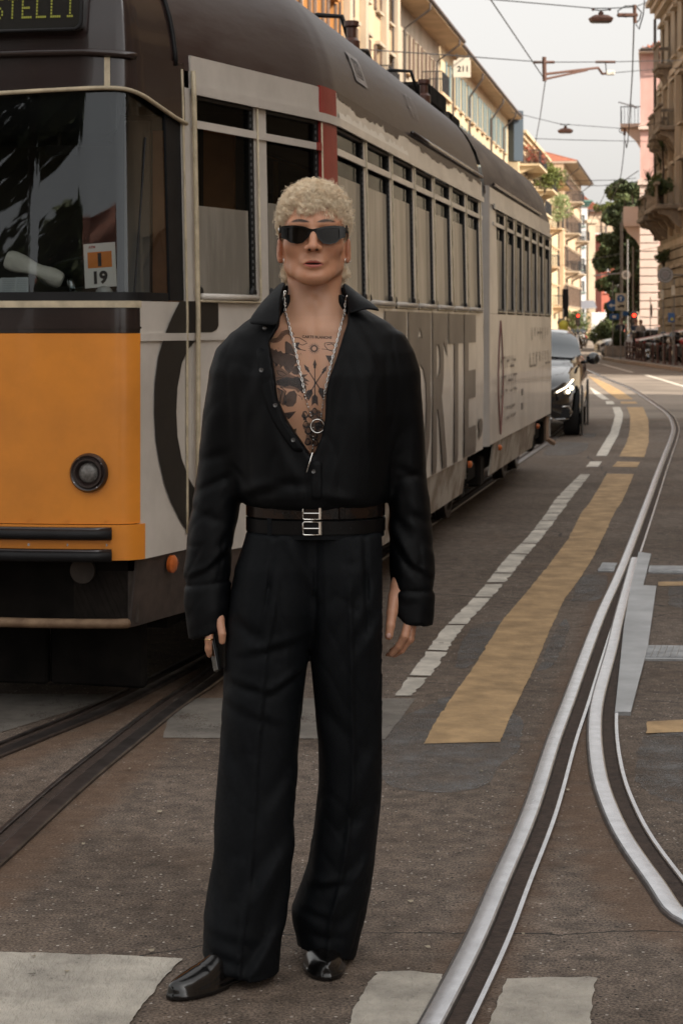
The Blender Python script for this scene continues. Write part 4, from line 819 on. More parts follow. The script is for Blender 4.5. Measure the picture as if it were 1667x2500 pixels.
# vertical drip rails and hand rail at the corner
for off_, dt, r in ((.024, .010, .0105), (.006, -.052, .006)):
    zs = np.linspace(.72, 2.60, 18); P = SP(np.full(18, tb0 + dt), zs, off_); MB().tube(P, r, 8).build('corner_rail', M_cream, tram, smooth=True)
    P = SP(np.full(18, -tb0 - dt), zs, off_); MB().tube(P, r, 8).build('corner_rail', M_cream, tram, smooth=True)
for s in (1, -1):
    a, b_ = tb0 - .055, tb0 + .030
    band('corner_pillar', *((a, b_) if s > 0 else (-b_, -a)), 1.657, 2.53, M_twhite, .002)
# --- windows
def window(t0, t1, z0=1.675, zb=2.385, z1=2.505, blind=2.29, s=1, cream=False, dark=False):
    a, b_ = (t0, t1) if s > 0 else (-t1, -t0); fm = mat('window_rubber', (.018, .017, .016), .5)
    fr = MB(); e = .013
    for (ta, tb, za, zc) in ((a, a + e, z0, z1), (b_ - e, b_, z0, z1), (a + e, b_ - e, z0, z0 + e), (a + e, b_ - e, z1 - e, z1)):
        P = [SP(x, z, o) for o in (-.035, -.004) for x, z in ((ta, za), (tb, za), (tb, zc), (ta, zc))]; fr.add(P, [(3, 2, 1, 0), (4, 5, 6, 7), (0, 1, 5, 4), (1, 2, 6, 5), (2, 3, 7, 6), (3, 0, 4, 7)])
    w = fr.build('window', fm, tram)
    for za, zc, nm in ((z0 + e, zb - .016, 'pane'), (zb + .016, z1 - e, 'vent_pane')):
        P = [SP(x, z, -.022) for x, z in ((a + e, za), (b_ - e, za), (b_ - e, zc), (a + e, zc))]; MB().add(P, [(0, 1, 2, 3)]).build(nm, M_tglass, w)
    if blind:
        c_ = (a + e, b_ - e - .03) if s > 0 else (a + e + .03, b_ - e)
        P = [SP(x, z, -.014) for x, z in ((c_[0], z0), (c_[1], z0), (c_[1], blind), (c_[0], blind))]; MB().add(P, [(0, 1, 2, 3)]).build('lower_panel', M_blind, w)
    zs = np.arange(z0 + .05, z1, .028)   # zip-like seal on the far jamb
    q = MB(); tt = b_ - .022 if s > 0 else a + .022
    for z in zs: p = SP(tt, z, -.006); q.box(p, (.005, .005, .014))
    q.build('seal_teeth', mat('seal_grey', (.10, .10, .10), .6), w, kind='stuff')
    tm = np.linspace(a + .02, b_ - .02, 3); MB().tube(SP(tm, np.full(3, z0 + .004), .012), .014, 8).build('sill_roll', M_twhite, w, smooth=True)
    if cream or s > 0:
        q = MB().tube([SP(a + .005, z0 - .014, .014), SP(b_ - .012, z0 - .016, .014), SP(b_ + .004, z0 + .0, .014), SP(b_ + .008, z0 + .03, .014), SP(b_ + .008, z1, .012)], .0055, 6); q.build('cream_piping', M_cream, w, smooth=True)
    for tt in (a + .03, b_ - .03): MB().lathe(((.0, .012), (.02, .010), (.028, 0)), SP(tt, z0 + .024, -.004), SP(tt, z0, .1) - SP(tt, z0, 0), 12).build('corner_cap', M_rubber, w, auto=40)
    return w
wins = [(tzx(481), tzx(629), 2.055), (tzx(658), tzx(786), 2.10)]
e0 = tstr + .004; pitch = (tend - .16 - e0) / 7
for k in range(7): wins.append((e0 + k * pitch + (.03 if k in (0,) else .045), e0 + (k + 1) * pitch - .045 + (.0 if k % 2 else .012), 2.28))
for s in (1, -1):
    for i, (a, b_, bl) in enumerate(wins): window(a, b_, blind=bl, s=s)
    edges = [(tb0 + .034, wins[0][0])] + [(wins[i][1], wins[i + 1][0]) for i in range(len(wins) - 1) if i != 1] + [(wins[-1][1], tend)]
    for a, b_ in edges: band('window_pillar', *((a, b_) if s > 0 else (-b_, -a)), 1.657, 2.53, M_twhite, .0)
    band('red_pillar', *((wins[1][1], wins[2][0]) if s > 0 else (-wins[2][0], -wins[1][1])), 1.30 if s > 0 else 1.657, 2.672, M_red, .012)
    for a, b_ in ((tb0 + .02, wins[1][1] - .002), (wins[2][0] + .002, tend - .02)): band('belt_rail', *((a, b_) if s > 0 else (-b_, -a)), 2.37, 2.402, M_twhite, .010)
    band('belt_rail', *((wins[1][1] - .05, wins[1][1] + .0) if s > 0 else (-wins[1][1], -wins[1][1] + .05)), 2.368, 2.404, M_red, .016)
# --- windscreen
ts = tgrid(-tT[7] - .02, tT[7] + .02, 40); b = MB().grid(np.array([SP(ts, np.full(len(ts), z), -.012) for z in np.linspace(1.660, 2.50, 9)])); b.build('windscreen', M_wind, tram, smooth=True)
for s in (1, -1):
    for (x0, x1) in (((tT[7] + .022), tb0 - .058),):
        band('screen_rubber', *((x0, x1) if s > 0 else (-x1, -x0)), 1.66, 2.44, M_rubber, -.004)
    p = [tz(373, 335), tz(332, 730)]; MB().tube([SP(s * p[0][0], p[0][1], -.008), SP(s * p[1][0], 1.665, -.008)], .004, 6).build('screen_joint', M_rubber, tram)
band('screen_rubber', -tT[7], tT[7] + .0, 1.657, 1.690, M_rubber, .0)
trim_px = [(0, 224), (130, 217), (255, 212), (300, 214), (327, 219), (367, 237), (408, 268), (435, 288), (459, 302)]
tp = [tz(*p) for p in trim_px]; tp = [(-t, z) for t, z in tp[:1:-1] if t > .05] + [(0, tp[0][1])] + [p for p in tp if p[0] > .05]
tt_ = np.linspace(tp[0][0], tp[-1][0], 60); zz_ = np.interp(tt_, [p[0] for p in tp], [p[1] for p in tp]); MB().tube(SP(tt_, zz_, .012), .009, 8).build('windscreen_top_trim', M_cream, tram, smooth=True)
rows = []
for f_ in np.linspace(0, 1, 5): rows.append(SP(tt_, zz_ + (2.625 - zz_) * f_, .006))
MB().grid(np.array(rows)).build('hood_panel', M_brown, tram, smooth=True)
MB().tube(SP(np.linspace(-.62, .74, 40), np.full(40, 2.622) - .03 * np.clip((np.abs(np.linspace(-.62, .74, 40)) - .5) / .5, 0, 1) , .02), .014, 8).build('hood_strip', M_brown, tram, smooth=True)
for s in (1, -1):
    t, _ = tz(262, 180); ts = np.array([s * t - .012, s * t + .012]); rows = [SP(ts, np.full(2, z), .013) for z in (2.487, 2.55, 2.60)]; MB().grid(np.array(rows)).build('hood_strap', M_cream, tram)
# --- roof
ts = tgrid(-tend, tend, 150); b = MB().grid(np.array([RSP(ts, np.full(len(ts), s)) for s in np.linspace(0, RS_[-1], 18)])); b.build('roof', M_roof, tram, smooth=True)
ts = tgrid(-tT[7] - .1, tT[7] + .1, 60); b = MB().grid(np.array([RSP(ts, np.full(len(ts), s), .006) for s in np.linspace(0, 1.25, 22)])); b.build('roof_front', M_brown, tram, smooth=True)
for s in (1, -1):
    P = RSP(np.full(18, s * (tT[7] + .1)), np.linspace(-.02, 1.2, 18), .012); MB().tube(P, .011, 6).build('roof_seam', M_rubber, tram, smooth=True)
for s in (1, -1):
    a, b_ = tzx(1010), tend - .01
    if s < 0: a, b_ = -b_, -a
    ts = np.linspace(a, b_, 6); MB().tube(SP(ts, np.full(6, 2.70), .012), .014, 6).build('rain_gutter', M_brown, tram, smooth=True)
rr = random.Random(9); top = []; zt_ = 2.640
for t_ in np.arange(tstr + .02, tend - .05, .035):
    zt_ = min(2.655, max(2.612, zt_ + rr.uniform(-.008, .008) + (rr.random() < .06) * rr.uniform(-.03, .02))); top.append((t_, zt_))
v, f = poly_tri(top + [(tend - .05, 2.672), (tstr + .02, 2.672)]); decal('torn_vinyl_edge', v, f, M_roof, .0075, .10)
rr = random.Random(10); top = []
for t_ in np.arange(tstr + .1, tzx(1000), .05): top.append((t_, 2.575 + rr.uniform(-.012, .02)))
v, f = poly_tri(top + [(tzx(1000), 2.548), (tstr + .1, 2.548)]); decal('loose_vinyl_strip', v, f, mat('highlight_vinyl', (.74, .73, .70), .3, coat=.3, bump=.006, bscale=9), .012, .10)  # loose strip in paler white, flap highlights put in the colour
# destination display
sg = MB(); pts = []
for (cx_, cz_, a0) in ((.47, 2.735, -90), (.47, 2.925, 0), (-.47, 2.925, 90), (-.47, 2.735, 180)):
    for k in range(5): a = R(a0 + k * 22.5); pts.append((cx_ + .03 * math.cos(a), cz_ + .03 * math.sin(a)))
def disp_pt(b, z, off): return (b, -1.925 + .10 * (z - 2.7) - off, z)
sg.add([disp_pt(x, z, 0) for x, z in pts] + [disp_pt(x, z, -.3) for x, z in pts], [tuple(range(20))] + [(i, 20 + i, 20 + (i + 1) % 20, (i + 1) % 20) for i in range(20)])
ds = sg.build('destination_display', mat('display_black', (.016, .014, .013), .22, coat=.5), tram, auto=40)
MB().tube([disp_pt(x, z, .004) for x, z in pts + pts[:1]], .008, 6).build('display_gasket', M_rubber, ds, smooth=True)
FONT = {'S': '01111 10000 10000 01110 00001 00001 11110', 'T': '11111 00100 00100 00100 00100 00100 00100', 'E': '11111 10000 10000 11110 10000 10000 11111', 'L': '10000 10000 10000 10000 10000 10000 11111', 'I': '01110 00100 00100 00100 00100 00100 01110', 'C': '01110 10001 10000 10000 10000 10001 01110', 'A': '01110 10001 10001 11111 10001 10001 10001'}
M_led = mat('led_dots', (.10, .11, .02), .5, emit=(.42, .40, .05), estr=.14)
tI = to_local(W(190, 60, 7.78))[0]
for i, ch in enumerate('CASTELLI'):
    b = MB(); x0 = tI - (7 - i) * .0585 - .02
    for r_, row in enumerate(FONT[ch].split()):
        for c_, bit in enumerate(row):
            if bit == '1': b.box(disp_pt(x0 + c_ * .0085, 2.832 - r_ * .0125, .003), (.006, .003, .008))
    b.build('display_letter', M_led, ds)
# roof markings
def roofpx(px, py):
    best = None
    for s in np.linspace(0, 1.1, 80):
        w = to_world(RSP(_rt, np.full(len(_rt), s), .006)); e = (CX + F * w[:, 0] / w[:, 1] - px) ** 2 + (HY - F * (w[:, 2] - CZ) / w[:, 1] - py) ** 2; k = e.argmin()
        if best is None or e[k] < best[0]: best = (e[k], _rt[k], s)
    return best[1], best[2]
_rt = np.linspace(tstr - .3, tend, 900)
ZR = lambda x, y: roofpx(820 + x * .1786, 100 + y * .1786)
lt, ls = ZR(290, 395); c4 = [np.array((lt + a * .17, ls + b_ * .085)) for a, b_ in ((-1, 1), (1, 1), (1, -1), (-1, -1))]
ctr = sum(c4) / 4; inn = [ctr + (c - ctr) * .62 for c in c4]
v, f = poly_tri(c4, [inn]); M_logo = mat('faded_roof_print', (.26, .235, .225), .5, var=.2, vscale=14); decal('roof_logo', v, f, M_logo, .008, .05, fn=RSP)
inn2 = [ctr + (c - ctr) * .5 for c in c4]; inn3 = [ctr + (c - ctr) * .45 for c in c4]; v, f = poly_tri(inn2, [inn3]); decal('roof_logo', v, f, M_logo, .008, .05, fn=RSP)
def rooftext(txt, c4, m, bold=.0):
    v, f = text_polys(txt, 1, 1, bold); lo, hi = v.min(0), v.max(0); q = (v - lo) / (hi - lo); tl, tr, br, bl = c4
    P = np.array([bl * (1 - x) * (1 - y) + br * x * (1 - y) + tr * x * y + tl * (1 - x) * y for x, y in q]); decal('roof_lettering', P, f, m, .009, .05, fn=RSP)
rooftext('ATM', [ctr + (c - ctr) * .36 for c in c4], M_logo, .01)
lt, ls = ZR(1035, 900); rooftext('4717', [np.array((lt + a * .17, ls + b_ * .085)) for a, b_ in ((-1, 1), (1, 1), (1, -1), (-1, -1))], M_logo, -.012)
lt, ls = ZR(455, 500); cs_ = [np.array((lt + a * .05, ls + b_ * .07)) for a, b_ in ((-1, 1), (1, 1), (.9, -.1), (0, -1), (-.9, -.1))]; v, f = poly_tri(cs_); decal('roof_crest', v, f, mat('crest_print', (.12, .10, .095), .5), .008, .05, fn=RSP)
# roof equipment
def hose(a, b0, b1, h, r=.016): MB().tube([(b0, a, 3.30), (b0, a + .03, 3.33 + h * .8), (b0 + (b1 - b0) * .3, a + .05, 3.34 + h), (b0 + (b1 - b0) * .8, a + .06, 3.34 + h * .9), (b1, a + .07, 3.25)], r, 8).build('roof_hose', M_rubber, tram, smooth=True)
hose(2.6, .42, .72, .12); hose(5.2, .45, .75, .11, .014)
for q_ in ((.74, 2.55, 3.20), (.78, 5.3, 3.18)): MB().lathe(((.05, 0), (.05, .08), (.03, .1), (.03, .16), (.045, .17), (.045, .2)), q_, n=10).build('insulator', mat('insulator', (.08, .03, .02), .4), tram, auto=40)
q = MB(); q.box((.36, 6.6, 3.38), (.7, 1.0, .18), 0, .03); q.build('roof_case', M_under, tram); q = MB(); q.box((.38, 8.3, 3.36), (.5, .6, .16), 0, .03); q.build('roof_case', M_under, tram)
q = MB(); q.tube([(.7, 2.9, 3.27), (.72, 3.2, 3.31), (.70, 3.5, 3.27), (.68, 3.8, 3.30)], .016, 6); q.build('roof_cable', M_rubber, tram, smooth=True)
# --- interior
_in = [(x * .93, max(a, -1.84) if a < -1 else a) for x, a in PL]
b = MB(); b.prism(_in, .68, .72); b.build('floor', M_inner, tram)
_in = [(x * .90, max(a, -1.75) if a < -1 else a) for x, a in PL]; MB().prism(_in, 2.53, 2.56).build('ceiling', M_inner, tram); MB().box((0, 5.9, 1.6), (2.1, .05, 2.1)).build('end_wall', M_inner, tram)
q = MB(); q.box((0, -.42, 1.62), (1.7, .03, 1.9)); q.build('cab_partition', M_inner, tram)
q = MB(); q.box((.72, -.62, 1.95), (.14, .03, 1.0)); q.box((.46, -.5, 1.8), (.16, .03, 1.3)); q.build('orange_partition_panel', M_panelwood, tram)
q = MB(); q.box((.30, -.48, 1.9), (.12, .03, 1.2)); q.build('grey_cabinet_door', mat('grey_cabinet', (.28, .26, .24), .6), tram)
q = MB(); q.box((0, -1.62, 1.61), (1.34, .36, .05), 0, .01); q.box((0, -1.5, 1.3), (1.2, .2, .55)); q.build('dashboard', M_inner, tram)
q = MB(); ts = tgrid(-.66, .70, 30); q.grid(np.array([SP(ts, np.full(len(ts), 2.47), -.03), SP(ts, np.full(len(ts), 2.33), -.10), SP(ts, np.full(len(ts), 2.30), -.28), SP(ts, np.full(len(ts), 2.32), -.7)])); q.build('sun_visor', mat('visor_black', (.008, .009, .01), .7), tram, smooth=True)
q = MB(); q.tube([(.36, -1.75, 2.37), (.36, -1.78, 2.26)], .008, 6); q.box((.37, -1.78, 2.25), (.12, .02, .04), .2); q.build('cab_fitting', M_under, tram)
for k in range(6):
    q = MB(); a = .6 + k * .85; q.box((.62, a, 1.30), (.5, .08, .75), 0, .03); q.box((.62, a - .2, 1.1), (.5, .42, .07), 0, .02); q.build('seat', M_panelwood, tram)
for a in (.3, 2.2, 4.1):
    q = MB().tube([(.35, a, .72), (.35, a, 2.58)], .016, 8); q.build('grab_pole', mat('pole_orange', (.45, .2, .03), .4), tram)
MB().tube([(.7, -.1, 2.42), (.7, 5.7, 2.42)], .014, 8).build('grab_rail', M_chrome, tram)
q = MB(); q.lathe(((.15, -.008), (.165, 0), (.15, .008), (.14, 0), (.15, -.008)), (.3, -1.35, 1.78), (0, -.5, 1), 24); q.build('hand_wheel', M_rubber, tram, smooth=True)
# --- rear section
def rx(z): return 1.15 - np.interp(z, [.3, .66, 1.6, 2.5, 2.6], [.05, 0, 0, .018, .022])
R0, R1 = 6.22, 12.32
def rbox(name, s, a0, a1, z0, z1, m, off=0., th=.012):
    b = MB(); n = 3; zs = np.linspace(z0, z1, n)
    b.grid(np.array([[(s * (rx(z0) + off - th), a0, z0), (s * (rx(z0) + off - th), a1, z0)]] + [[(s * (rx(z) + off), a0, z), (s * (rx(z) + off), a1, z)] for z in zs] + [[(s * (rx(z1) + off - th), a0, z1), (s * (rx(z1) + off - th), a1, z1)]]), flip=s < 0)
    for a in (a0, a1): b.add([(s * (rx(z) + off), a, z) for z in (z0, z1)] + [(s * (rx(z) + off - th), a, z) for z in (z1, z0)], [(0, 1, 2, 3)])
    return b.build(name, m, tram)
q = MB()
for k in range(5):
    for s in (1, -1): q.box((s * (1.05 - .03 * (k % 2)), 5.97 + k * .05, 1.65), (.04, .05, 2.0))
    q.box((0, 5.97 + k * .05, 3.0 - .03 * (k % 2)), (1.7, .05, .42))
q.build('bellows', M_rubber, tram)
for s in (1, -1):
    q = MB(); pr = [(s * 1.02, R0), (s * 1.10, R0 + .015), (s * 1.15, R0 + .07), (s * 1.152, R0 + .14)]
    q.grid(np.array([[(x, a, z) for x, a in pr] for z in np.linspace(.61, 2.66, 4)]), flip=s > 0); q.build('rounded_end_post', mat('end_post_paint', (.46, .44, .42), .3, coat=.4, var=.1, vscale=4), tram, auto=60)
    rbox('side_panel', s, R0 + .14, R1, .612, 1.655, M_twhite); rbox('side_skirt', s, R0 + .55, R1 - 1.75, .345, .606, M_tdirty, -.008)
    rbox('fascia', s, R0 + .14, R1, 2.53, 2.665, M_twhite, .006); rbox('fascia_lip', s, R0 + .5, R1, 2.505, 2.545, M_twhite, .022); rbox('belt_rail', s, R0 + .5, R1 - .1, 2.37, 2.40, M_twhite, .010)
    a_ = np.array([to_local(W(740 + zx * .4209, 800, 8684 / (1747 - (740 + zx * .4209))))[1] for zx in (1122, 1178, 1232, 1278, 1320, 1362, 1397, 1435)])
    for k in range(7):
        a0, a1 = a_[k] + .07, a_[k + 1] - .07; fr = MB(); x = s * (rx(2.1) - .01)
        for (aa, ab, za, zb) in ((a0, a0 + .02, 1.68, 2.5), (a1 - .02, a1, 1.68, 2.5), (a0 + .02, a1 - .02, 1.68, 1.7), (a0 + .02, a1 - .02, 2.48, 2.5)): fr.box((x - s * .012, (aa + ab) / 2, (za + zb) / 2), (.03, ab - aa, zb - za))
        w = fr.build('window', mat('window_rubber', None), tram)
        for za, zb, nm in ((1.7, 2.365, 'pane'), (2.405, 2.48, 'vent_pane')): MB().box((x - s * .02, (a0 + a1) / 2, (za + zb) / 2), (.006, a1 - a0 - .04, zb - za)).build(nm, M_tglass, w)
        MB().box((x - s * .012, (a0 + a1) / 2 - .03, 1.98), (.01, a1 - a0 - .1, .58)).build('lower_panel', M_blind, w)
        MB().tube([(x + s * .022, a0, 1.672), (x + s * .022, a1, 1.672), (x + s * .022, a1 + .012, 1.70), (x + s * .022, a1 + .012, 2.5)], .008, 6).build('cream_piping', M_cream, w)
    pe = [R0 + .14] + list(a_) + [R1]
    for k in range(8):
        lo, hi = (R0 + .14 if k == 0 else a_[k] - .07), (a_[k] + .07 if k < 7 else R1); rbox('window_pillar', s, lo, hi, 1.657, 2.53, M_twhite)
    MB().lathe(((.025, 0), (.025, .02), (.01, .03)), (s * 1.15, 7.0, .56), (s, 0, 0), 12).build('marker_lamp', MATS['amber_lens'], tram, auto=50); MB().lathe(((.025, 0), (.025, .02), (.01, .03)), (s * 1.15, R1 - 1.8, .56), (s, 0, 0), 12).build('marker_lamp', MATS['amber_lens'], tram, auto=50)
    MB().lathe(((.025, 0), (.025, .02), (.01, .03)), (s * 1.15, 4.98, .56), (s, 0, 0), 12).build('marker_lamp', MATS['amber_lens'], tram, auto=50)
pr = [(-1.128, 2.6)] + [(-(1.128 - i_), z_) for z_, i_ in RP[1:]] + [((1.128 - i_), z_) for z_, i_ in RP[:0:-1]] + [(1.128, 2.6)]
q = MB(); rows = []
for a in np.linspace(R0 - .02, R1, 14): k = .93 if a < R0 else 1; dz = -.04 * max(0, (a - R1 + .5) / .5) ** 2; rows.append([(x, a, z + dz if z > 2.7 else z) for x, z in pr])
q.grid(np.array(rows)); q.build('rear_roof', M_roof2, tram, smooth=True)
for s in (1, -1): MB().tube([(s * 1.14, R0 + .5, 2.70), (s * 1.14, R1 - 1.2, 2.70)], .014, 6).build('rain_gutter', M_brown, tram)
q = MB(); rows = []
for fz in (.36, .9, 1.65, 2.3, 2.62, 2.92, 3.13, 3.30): w_ = 1.14 if fz < 2.6 else float(np.interp(fz, RP[:, 0], 1.13 - RP[:, 1])); rows.append([(x * w_, R1 + .22 * (1 - abs(x) ** 2.2), fz) for x in np.linspace(1, -1, 13)])
q.grid(np.array(rows)); q.build('rear_end', M_twhite, tram, smooth=True)
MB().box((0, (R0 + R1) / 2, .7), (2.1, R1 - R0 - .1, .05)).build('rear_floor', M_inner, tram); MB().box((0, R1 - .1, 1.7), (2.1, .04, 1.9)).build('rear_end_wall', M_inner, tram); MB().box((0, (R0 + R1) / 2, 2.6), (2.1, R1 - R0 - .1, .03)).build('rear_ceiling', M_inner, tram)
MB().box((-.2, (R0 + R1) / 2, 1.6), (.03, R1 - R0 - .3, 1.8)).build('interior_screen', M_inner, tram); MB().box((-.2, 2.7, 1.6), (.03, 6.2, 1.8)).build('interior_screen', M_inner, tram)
# faint lettering on the rear section: upright strokes, too small to read
rr = random.Random(11)
def strokes(a0, a1, z0, z1, n, m, w=.03):
    b = MB()
    for k in range(n):
        a = a0 + (a1 - a0) * (k + .2) / n; h0 = z0 + rr.choice((0, 0, .3)) * (z1 - z0); b.add([(1.154, a, h0), (1.154, a + w * rr.uniform(.4, 1.2), h0), (1.154, a + w * rr.uniform(.4, 1.2), z1), (1.154, a, z1)], [(0, 1, 2, 3)])
        if rr.random() < .6: zz = rr.choice((z0, z1 - .02, (z0 + z1) / 2)); b.add([(1.1545, a, zz), (1.1545, a + (a1 - a0) / n * .8, zz), (1.1545, a + (a1 - a0) / n * .8, zz + .02), (1.1545, a, zz + .02)], [(0, 1, 2, 3)])
    b.build('small_lettering', m, tram, kind='stuff')
strokes(7.0, 8.4, 1.20, 1.30, 9, M_faint); strokes(7.0, 8.5, 1.02, 1.14, 8, M_faint); strokes(7.1, 8.5, .96, 1.02, 10, M_faint, .02)
strokes(9.9, 12.0, 1.42, 1.54, 7, M_print_haze, .06); strokes(9.7, 12.1, 1.16, 1.30, 7, M_print_haze, .07); strokes(7.6, 8.4, .84, .87, 9, M_faint, .02); strokes(7.6, 8.4, .76, .79, 9, M_faint, .02)
b = MB(); zs = np.linspace(.66, 1.6, 12)
for s1 in (-1, 1): b.tube([(1.153, 7.15 + s1 * .18 * math.sin(math.pi * (z - .66) / .94), z) for z in zs], .006, 4)
b.build('printed_outline', mat('pink_print', (.25, .12, .11), .5), tram)
for z_ in (.95, .82): MB().box((1.15, 9.05, z_), (.006, .14, .06)).build('printed_square', M_faint, tram)
# --- running gear
def wheel(a, s): 
    w = MB().lathe(((.10, -.06), (.30, -.06), (.345, -.055), (.345, -.035), (.325, -.03), (.322, .05), (.27, .055), (.25, .03), (.12, .02), (.10, .055), (.0, .06)), (s * .74, a, .335), (s, 0, 0), 30).build('wheel', M_raildk, tram, auto=30); return w
for a0 in (-.35, 5.15, 10.9):
    for s in (1, -1):
        for da in (0, 1.3): wheel(a0 + da if a0 != 5.15 else a0 + .15 + da, s)
        q = MB(); q.box((s * .98, a0 + .65, .42), (.10, 1.9, .14), 0, .02); q.box((s * 1.0, a0 + .15, .40), (.14, .26, .24), 0, .02); q.box((s * 1.0, a0 + 1.4, .40), (.14, .26, .24), 0, .02)
        for k in range(5): q.lathe(((.05, 0), (.05, .02)), (s * 1.0, a0 + .65, .30 + k * .035), n=10)
        q.build('bogie_frame', M_under, tram)
    MB().box((0, a0 + .65, .5), (1.5, 1.7, .2), 0, .02).build('bogie_beam', M_under, tram)
q = MB(); q.box((0, 3.0, .48), (1.9, 4.2, .3)); q.build('underframe', M_under, tram); q = MB(); q.box((0, 8.6, .48), (1.9, 3.6, .3)); q.build('underframe', M_under, tram)
for s in (-1, 0, 1): MB().box((s * .42, -1.45, .22), (.415, .05, .27), s * -.1, .01).build('front_shade_board', M_under, tram)  # added boards, block light from the front to keep the underside black
MB().box((0, -.9, .40), (1.4, 1.0, .16)).build('shade_tray', M_under, tram)  # added tray, keeps light out from below the cab
for s in (-1, 1): MB().box((s * .86, .4, .24), (.04, 3.2, .22)).build('side_shade_board', M_under, tram)  # added boards, shut side light out from under the tram
q = MB(); q.box((1.02, 5.35, .50), (.10, .34, .2), 0, .02); q.box((1.05, 5.4, .62), (.1, .5, .03)); q.build('axle_box', mat('dusty_grey_metal', (.16, .15, .14), .7, var=.4, vscale=12), tram)
q = MB(); q.box((1.02, 11.1, .52), (.10, .3, .2), 0, .02); q.build('axle_box', MATS['dusty_grey_metal'], tram); q = MB(); q.tube([(1.1, R1 - .05, .58), (1.1, R1 - .05, .34), (1.16, R1 + .15, .28)], .03, 6); q.build('step_bracket', mat('bracket_tan', (.35, .24, .17), .7), tram)
# --- loose things lying in the cab (each its own thing)
def wl(b, a, z): return tuple(to_world(np.array([b, a, z])))
Zc = lambda x, y, Y: W(x / 1.96, y / 1.96, Y)
c = thing('number_card', 'white and orange card reading 1 and 19 standing behind the windscreen', 'card', tuple(Zc(485, 1375, 7.93)), R(-4)); c.rotation_euler = (R(-6), R(-4), R(-8))
cw, ch = .130, .178
MB().box((0, 0, ch / 2), (cw, .004, ch)).build('card', mat('card_white', (.66, .65, .62), .5), c); MB().box((0, -.003, ch * .625), (cw * .76, .002, ch * .36)).build('orange_field', mat('card_orange', (.62, .19, .02), .5), c)
def flat_text(txt, h, cx_, cz_, y, m, par, bold=.02, name='printed_number', sx=1.):
    v, f = text_polys(txt, 1, 1, bold); lo, hi = v.min(0), v.max(0); k = h / (hi[1] - lo[1]); v = (v - (lo + hi) / 2) * k; MB().add([(cx_ + p[0] * sx, y, cz_ + p[1]) for p in v], f).build(name, m, par)
M_ink = mat('ink_black', (.012, .012, .014), .6); M_redp = mat('logo_red', (.35, .04, .03), .6)
flat_text('1', .054, 0, ch * .625, -.0055, M_ink, c, .06); flat_text('19', .054, .002, ch * .22, -.0055, M_ink, c, .045); flat_text('ATM', .010, -.03, ch * .92, -.0045, M_redp, c, name='small_print')
c = thing('paper_roll', 'crumpled white rolled cloth lying on the cab dashboard', 'rolled cloth', tuple(Zc(170, 1290, 7.98)))
rr_ = np.random.default_rng(4); n = 26; ax = np.array([.128, 0, -.052]); ax2 = ax / np.linalg.norm(ax); up = np.array([-ax2[2], 0, ax2[0]]); rows = []
for i in range(n):
    f_ = i / (n - 1); cpt = -ax * .9 + ax * 1.75 * f_; rad = (.036 + .006 * math.sin(f_ * 9) - .008 * f_) * (1 if 0 < i < n - 1 else .8); rows.append([cpt + (up * math.sin(t) + np.array([0, 1, 0]) * math.cos(t)) * rad * (1 + .07 * math.sin(3 * t + f_ * 6) + rr_.uniform(-.025, .025)) for t in np.linspace(0, 2 * math.pi, 22, endpoint=False)])
MB().grid(np.array(rows), closed=True).build('cloth', mat('cloth_white', (.66, .66, .60), .8, var=.1, vscale=20, bump=.004, bscale=30), c, smooth=True)
c = thing('folded_timetable', 'pale printed papers propped at the left of the dashboard', 'papers', tuple(Zc(80, 1405, 7.90))); q = MB(); q.box((-.03, 0, .032), (.062, .003, .062)); q.box((.022, .004, .033), (.05, .003, .064)); q.box((-.09, .002, .03), (.06, .003, .06)); q.build('sheet', mat('paper_blue', (.52, .57, .60), .6), c)
q = MB()
for k in range(7): q.box((-.03, -.002, .012 + k * .007), (.05, .001, .0015)); q.box((.022, .002, .012 + k * .007), (.036, .001, .0012)); q.box((-.09, 0, .012 + k * .007), (.046, .001, .0015))
q.build('printed_lines', mat('print_grey', (.25, .28, .30), .7), c)
c = thing('dash_bottle', 'small clear bottle tipped on the dashboard between the roll and the card', 'bottle', tuple(Zc(350, 1400, 7.95))); MB().lathe(((.016, 0), (.018, .03), (.016, .05), (.008, .06)), (0, 0, 0), (-.2, 0, 1), 14).build('bottle', glass_mat('clear_plastic', (.75, .8, .8), .15, .1), c, smooth=True)
c = thing('dome_lamp', 'small white dome under the number card', 'lamp', tuple(Zc(500, 1408, 7.93))); MB().lathe(((.035, 0), (.033, .015), (.02, .03), (.001, .035)), (0, 0, 0), n=20).build('dome', mat('dome_white', (.4, .42, .42), .4), c, smooth=True)
# ================================================================ THE MAN
MO = np.array([-.07, 4.85, 0.]); YM = 4.85
man = thing('person', 'man with curly blond hair and sunglasses, open black shirt and wide trousers, standing in front', 'person', tuple(MO))
def mo(name, V, Q, m, parent=None, smooth=True, **k): return mesh_obj(name, np.asarray(V) - MO, Q, m, parent or man, smooth, **k)
def zx(dx, dy, Y=YM): w = WD(dx, dy, Y); return w[0], w[2]
def loftd(P, tab, ex=2.2, zpad=0.):
    """soft elliptical column: rows (row, left, right, half depth, depth offset) measured on the photograph"""
    T = np.array([(CZ - (r[0] * K - HY) / F * (YM + r[4]), ((r[1] + r[2]) / 2 * K - CX) / F * (YM + r[4]), (r[2] - r[1]) / 2 * K / F * (YM + r[4]), r[3], YM + r[4]) for r in tab])[::-1]
    z = P[2]; xc, rx, ry, yc = (np.interp(z, T[:, 0], T[:, i]) for i in (1, 2, 3, 4))
    q = ((np.abs(P[0] - xc) / rx) ** ex + (np.abs(P[1] - yc) / ry) ** ex) ** (1 / ex); d = (q - 1) * np.minimum(rx, ry)
    return smax(smax(d, z - T[-1, 0] - zpad, .012), T[0, 0] - z, .004), xc, yc
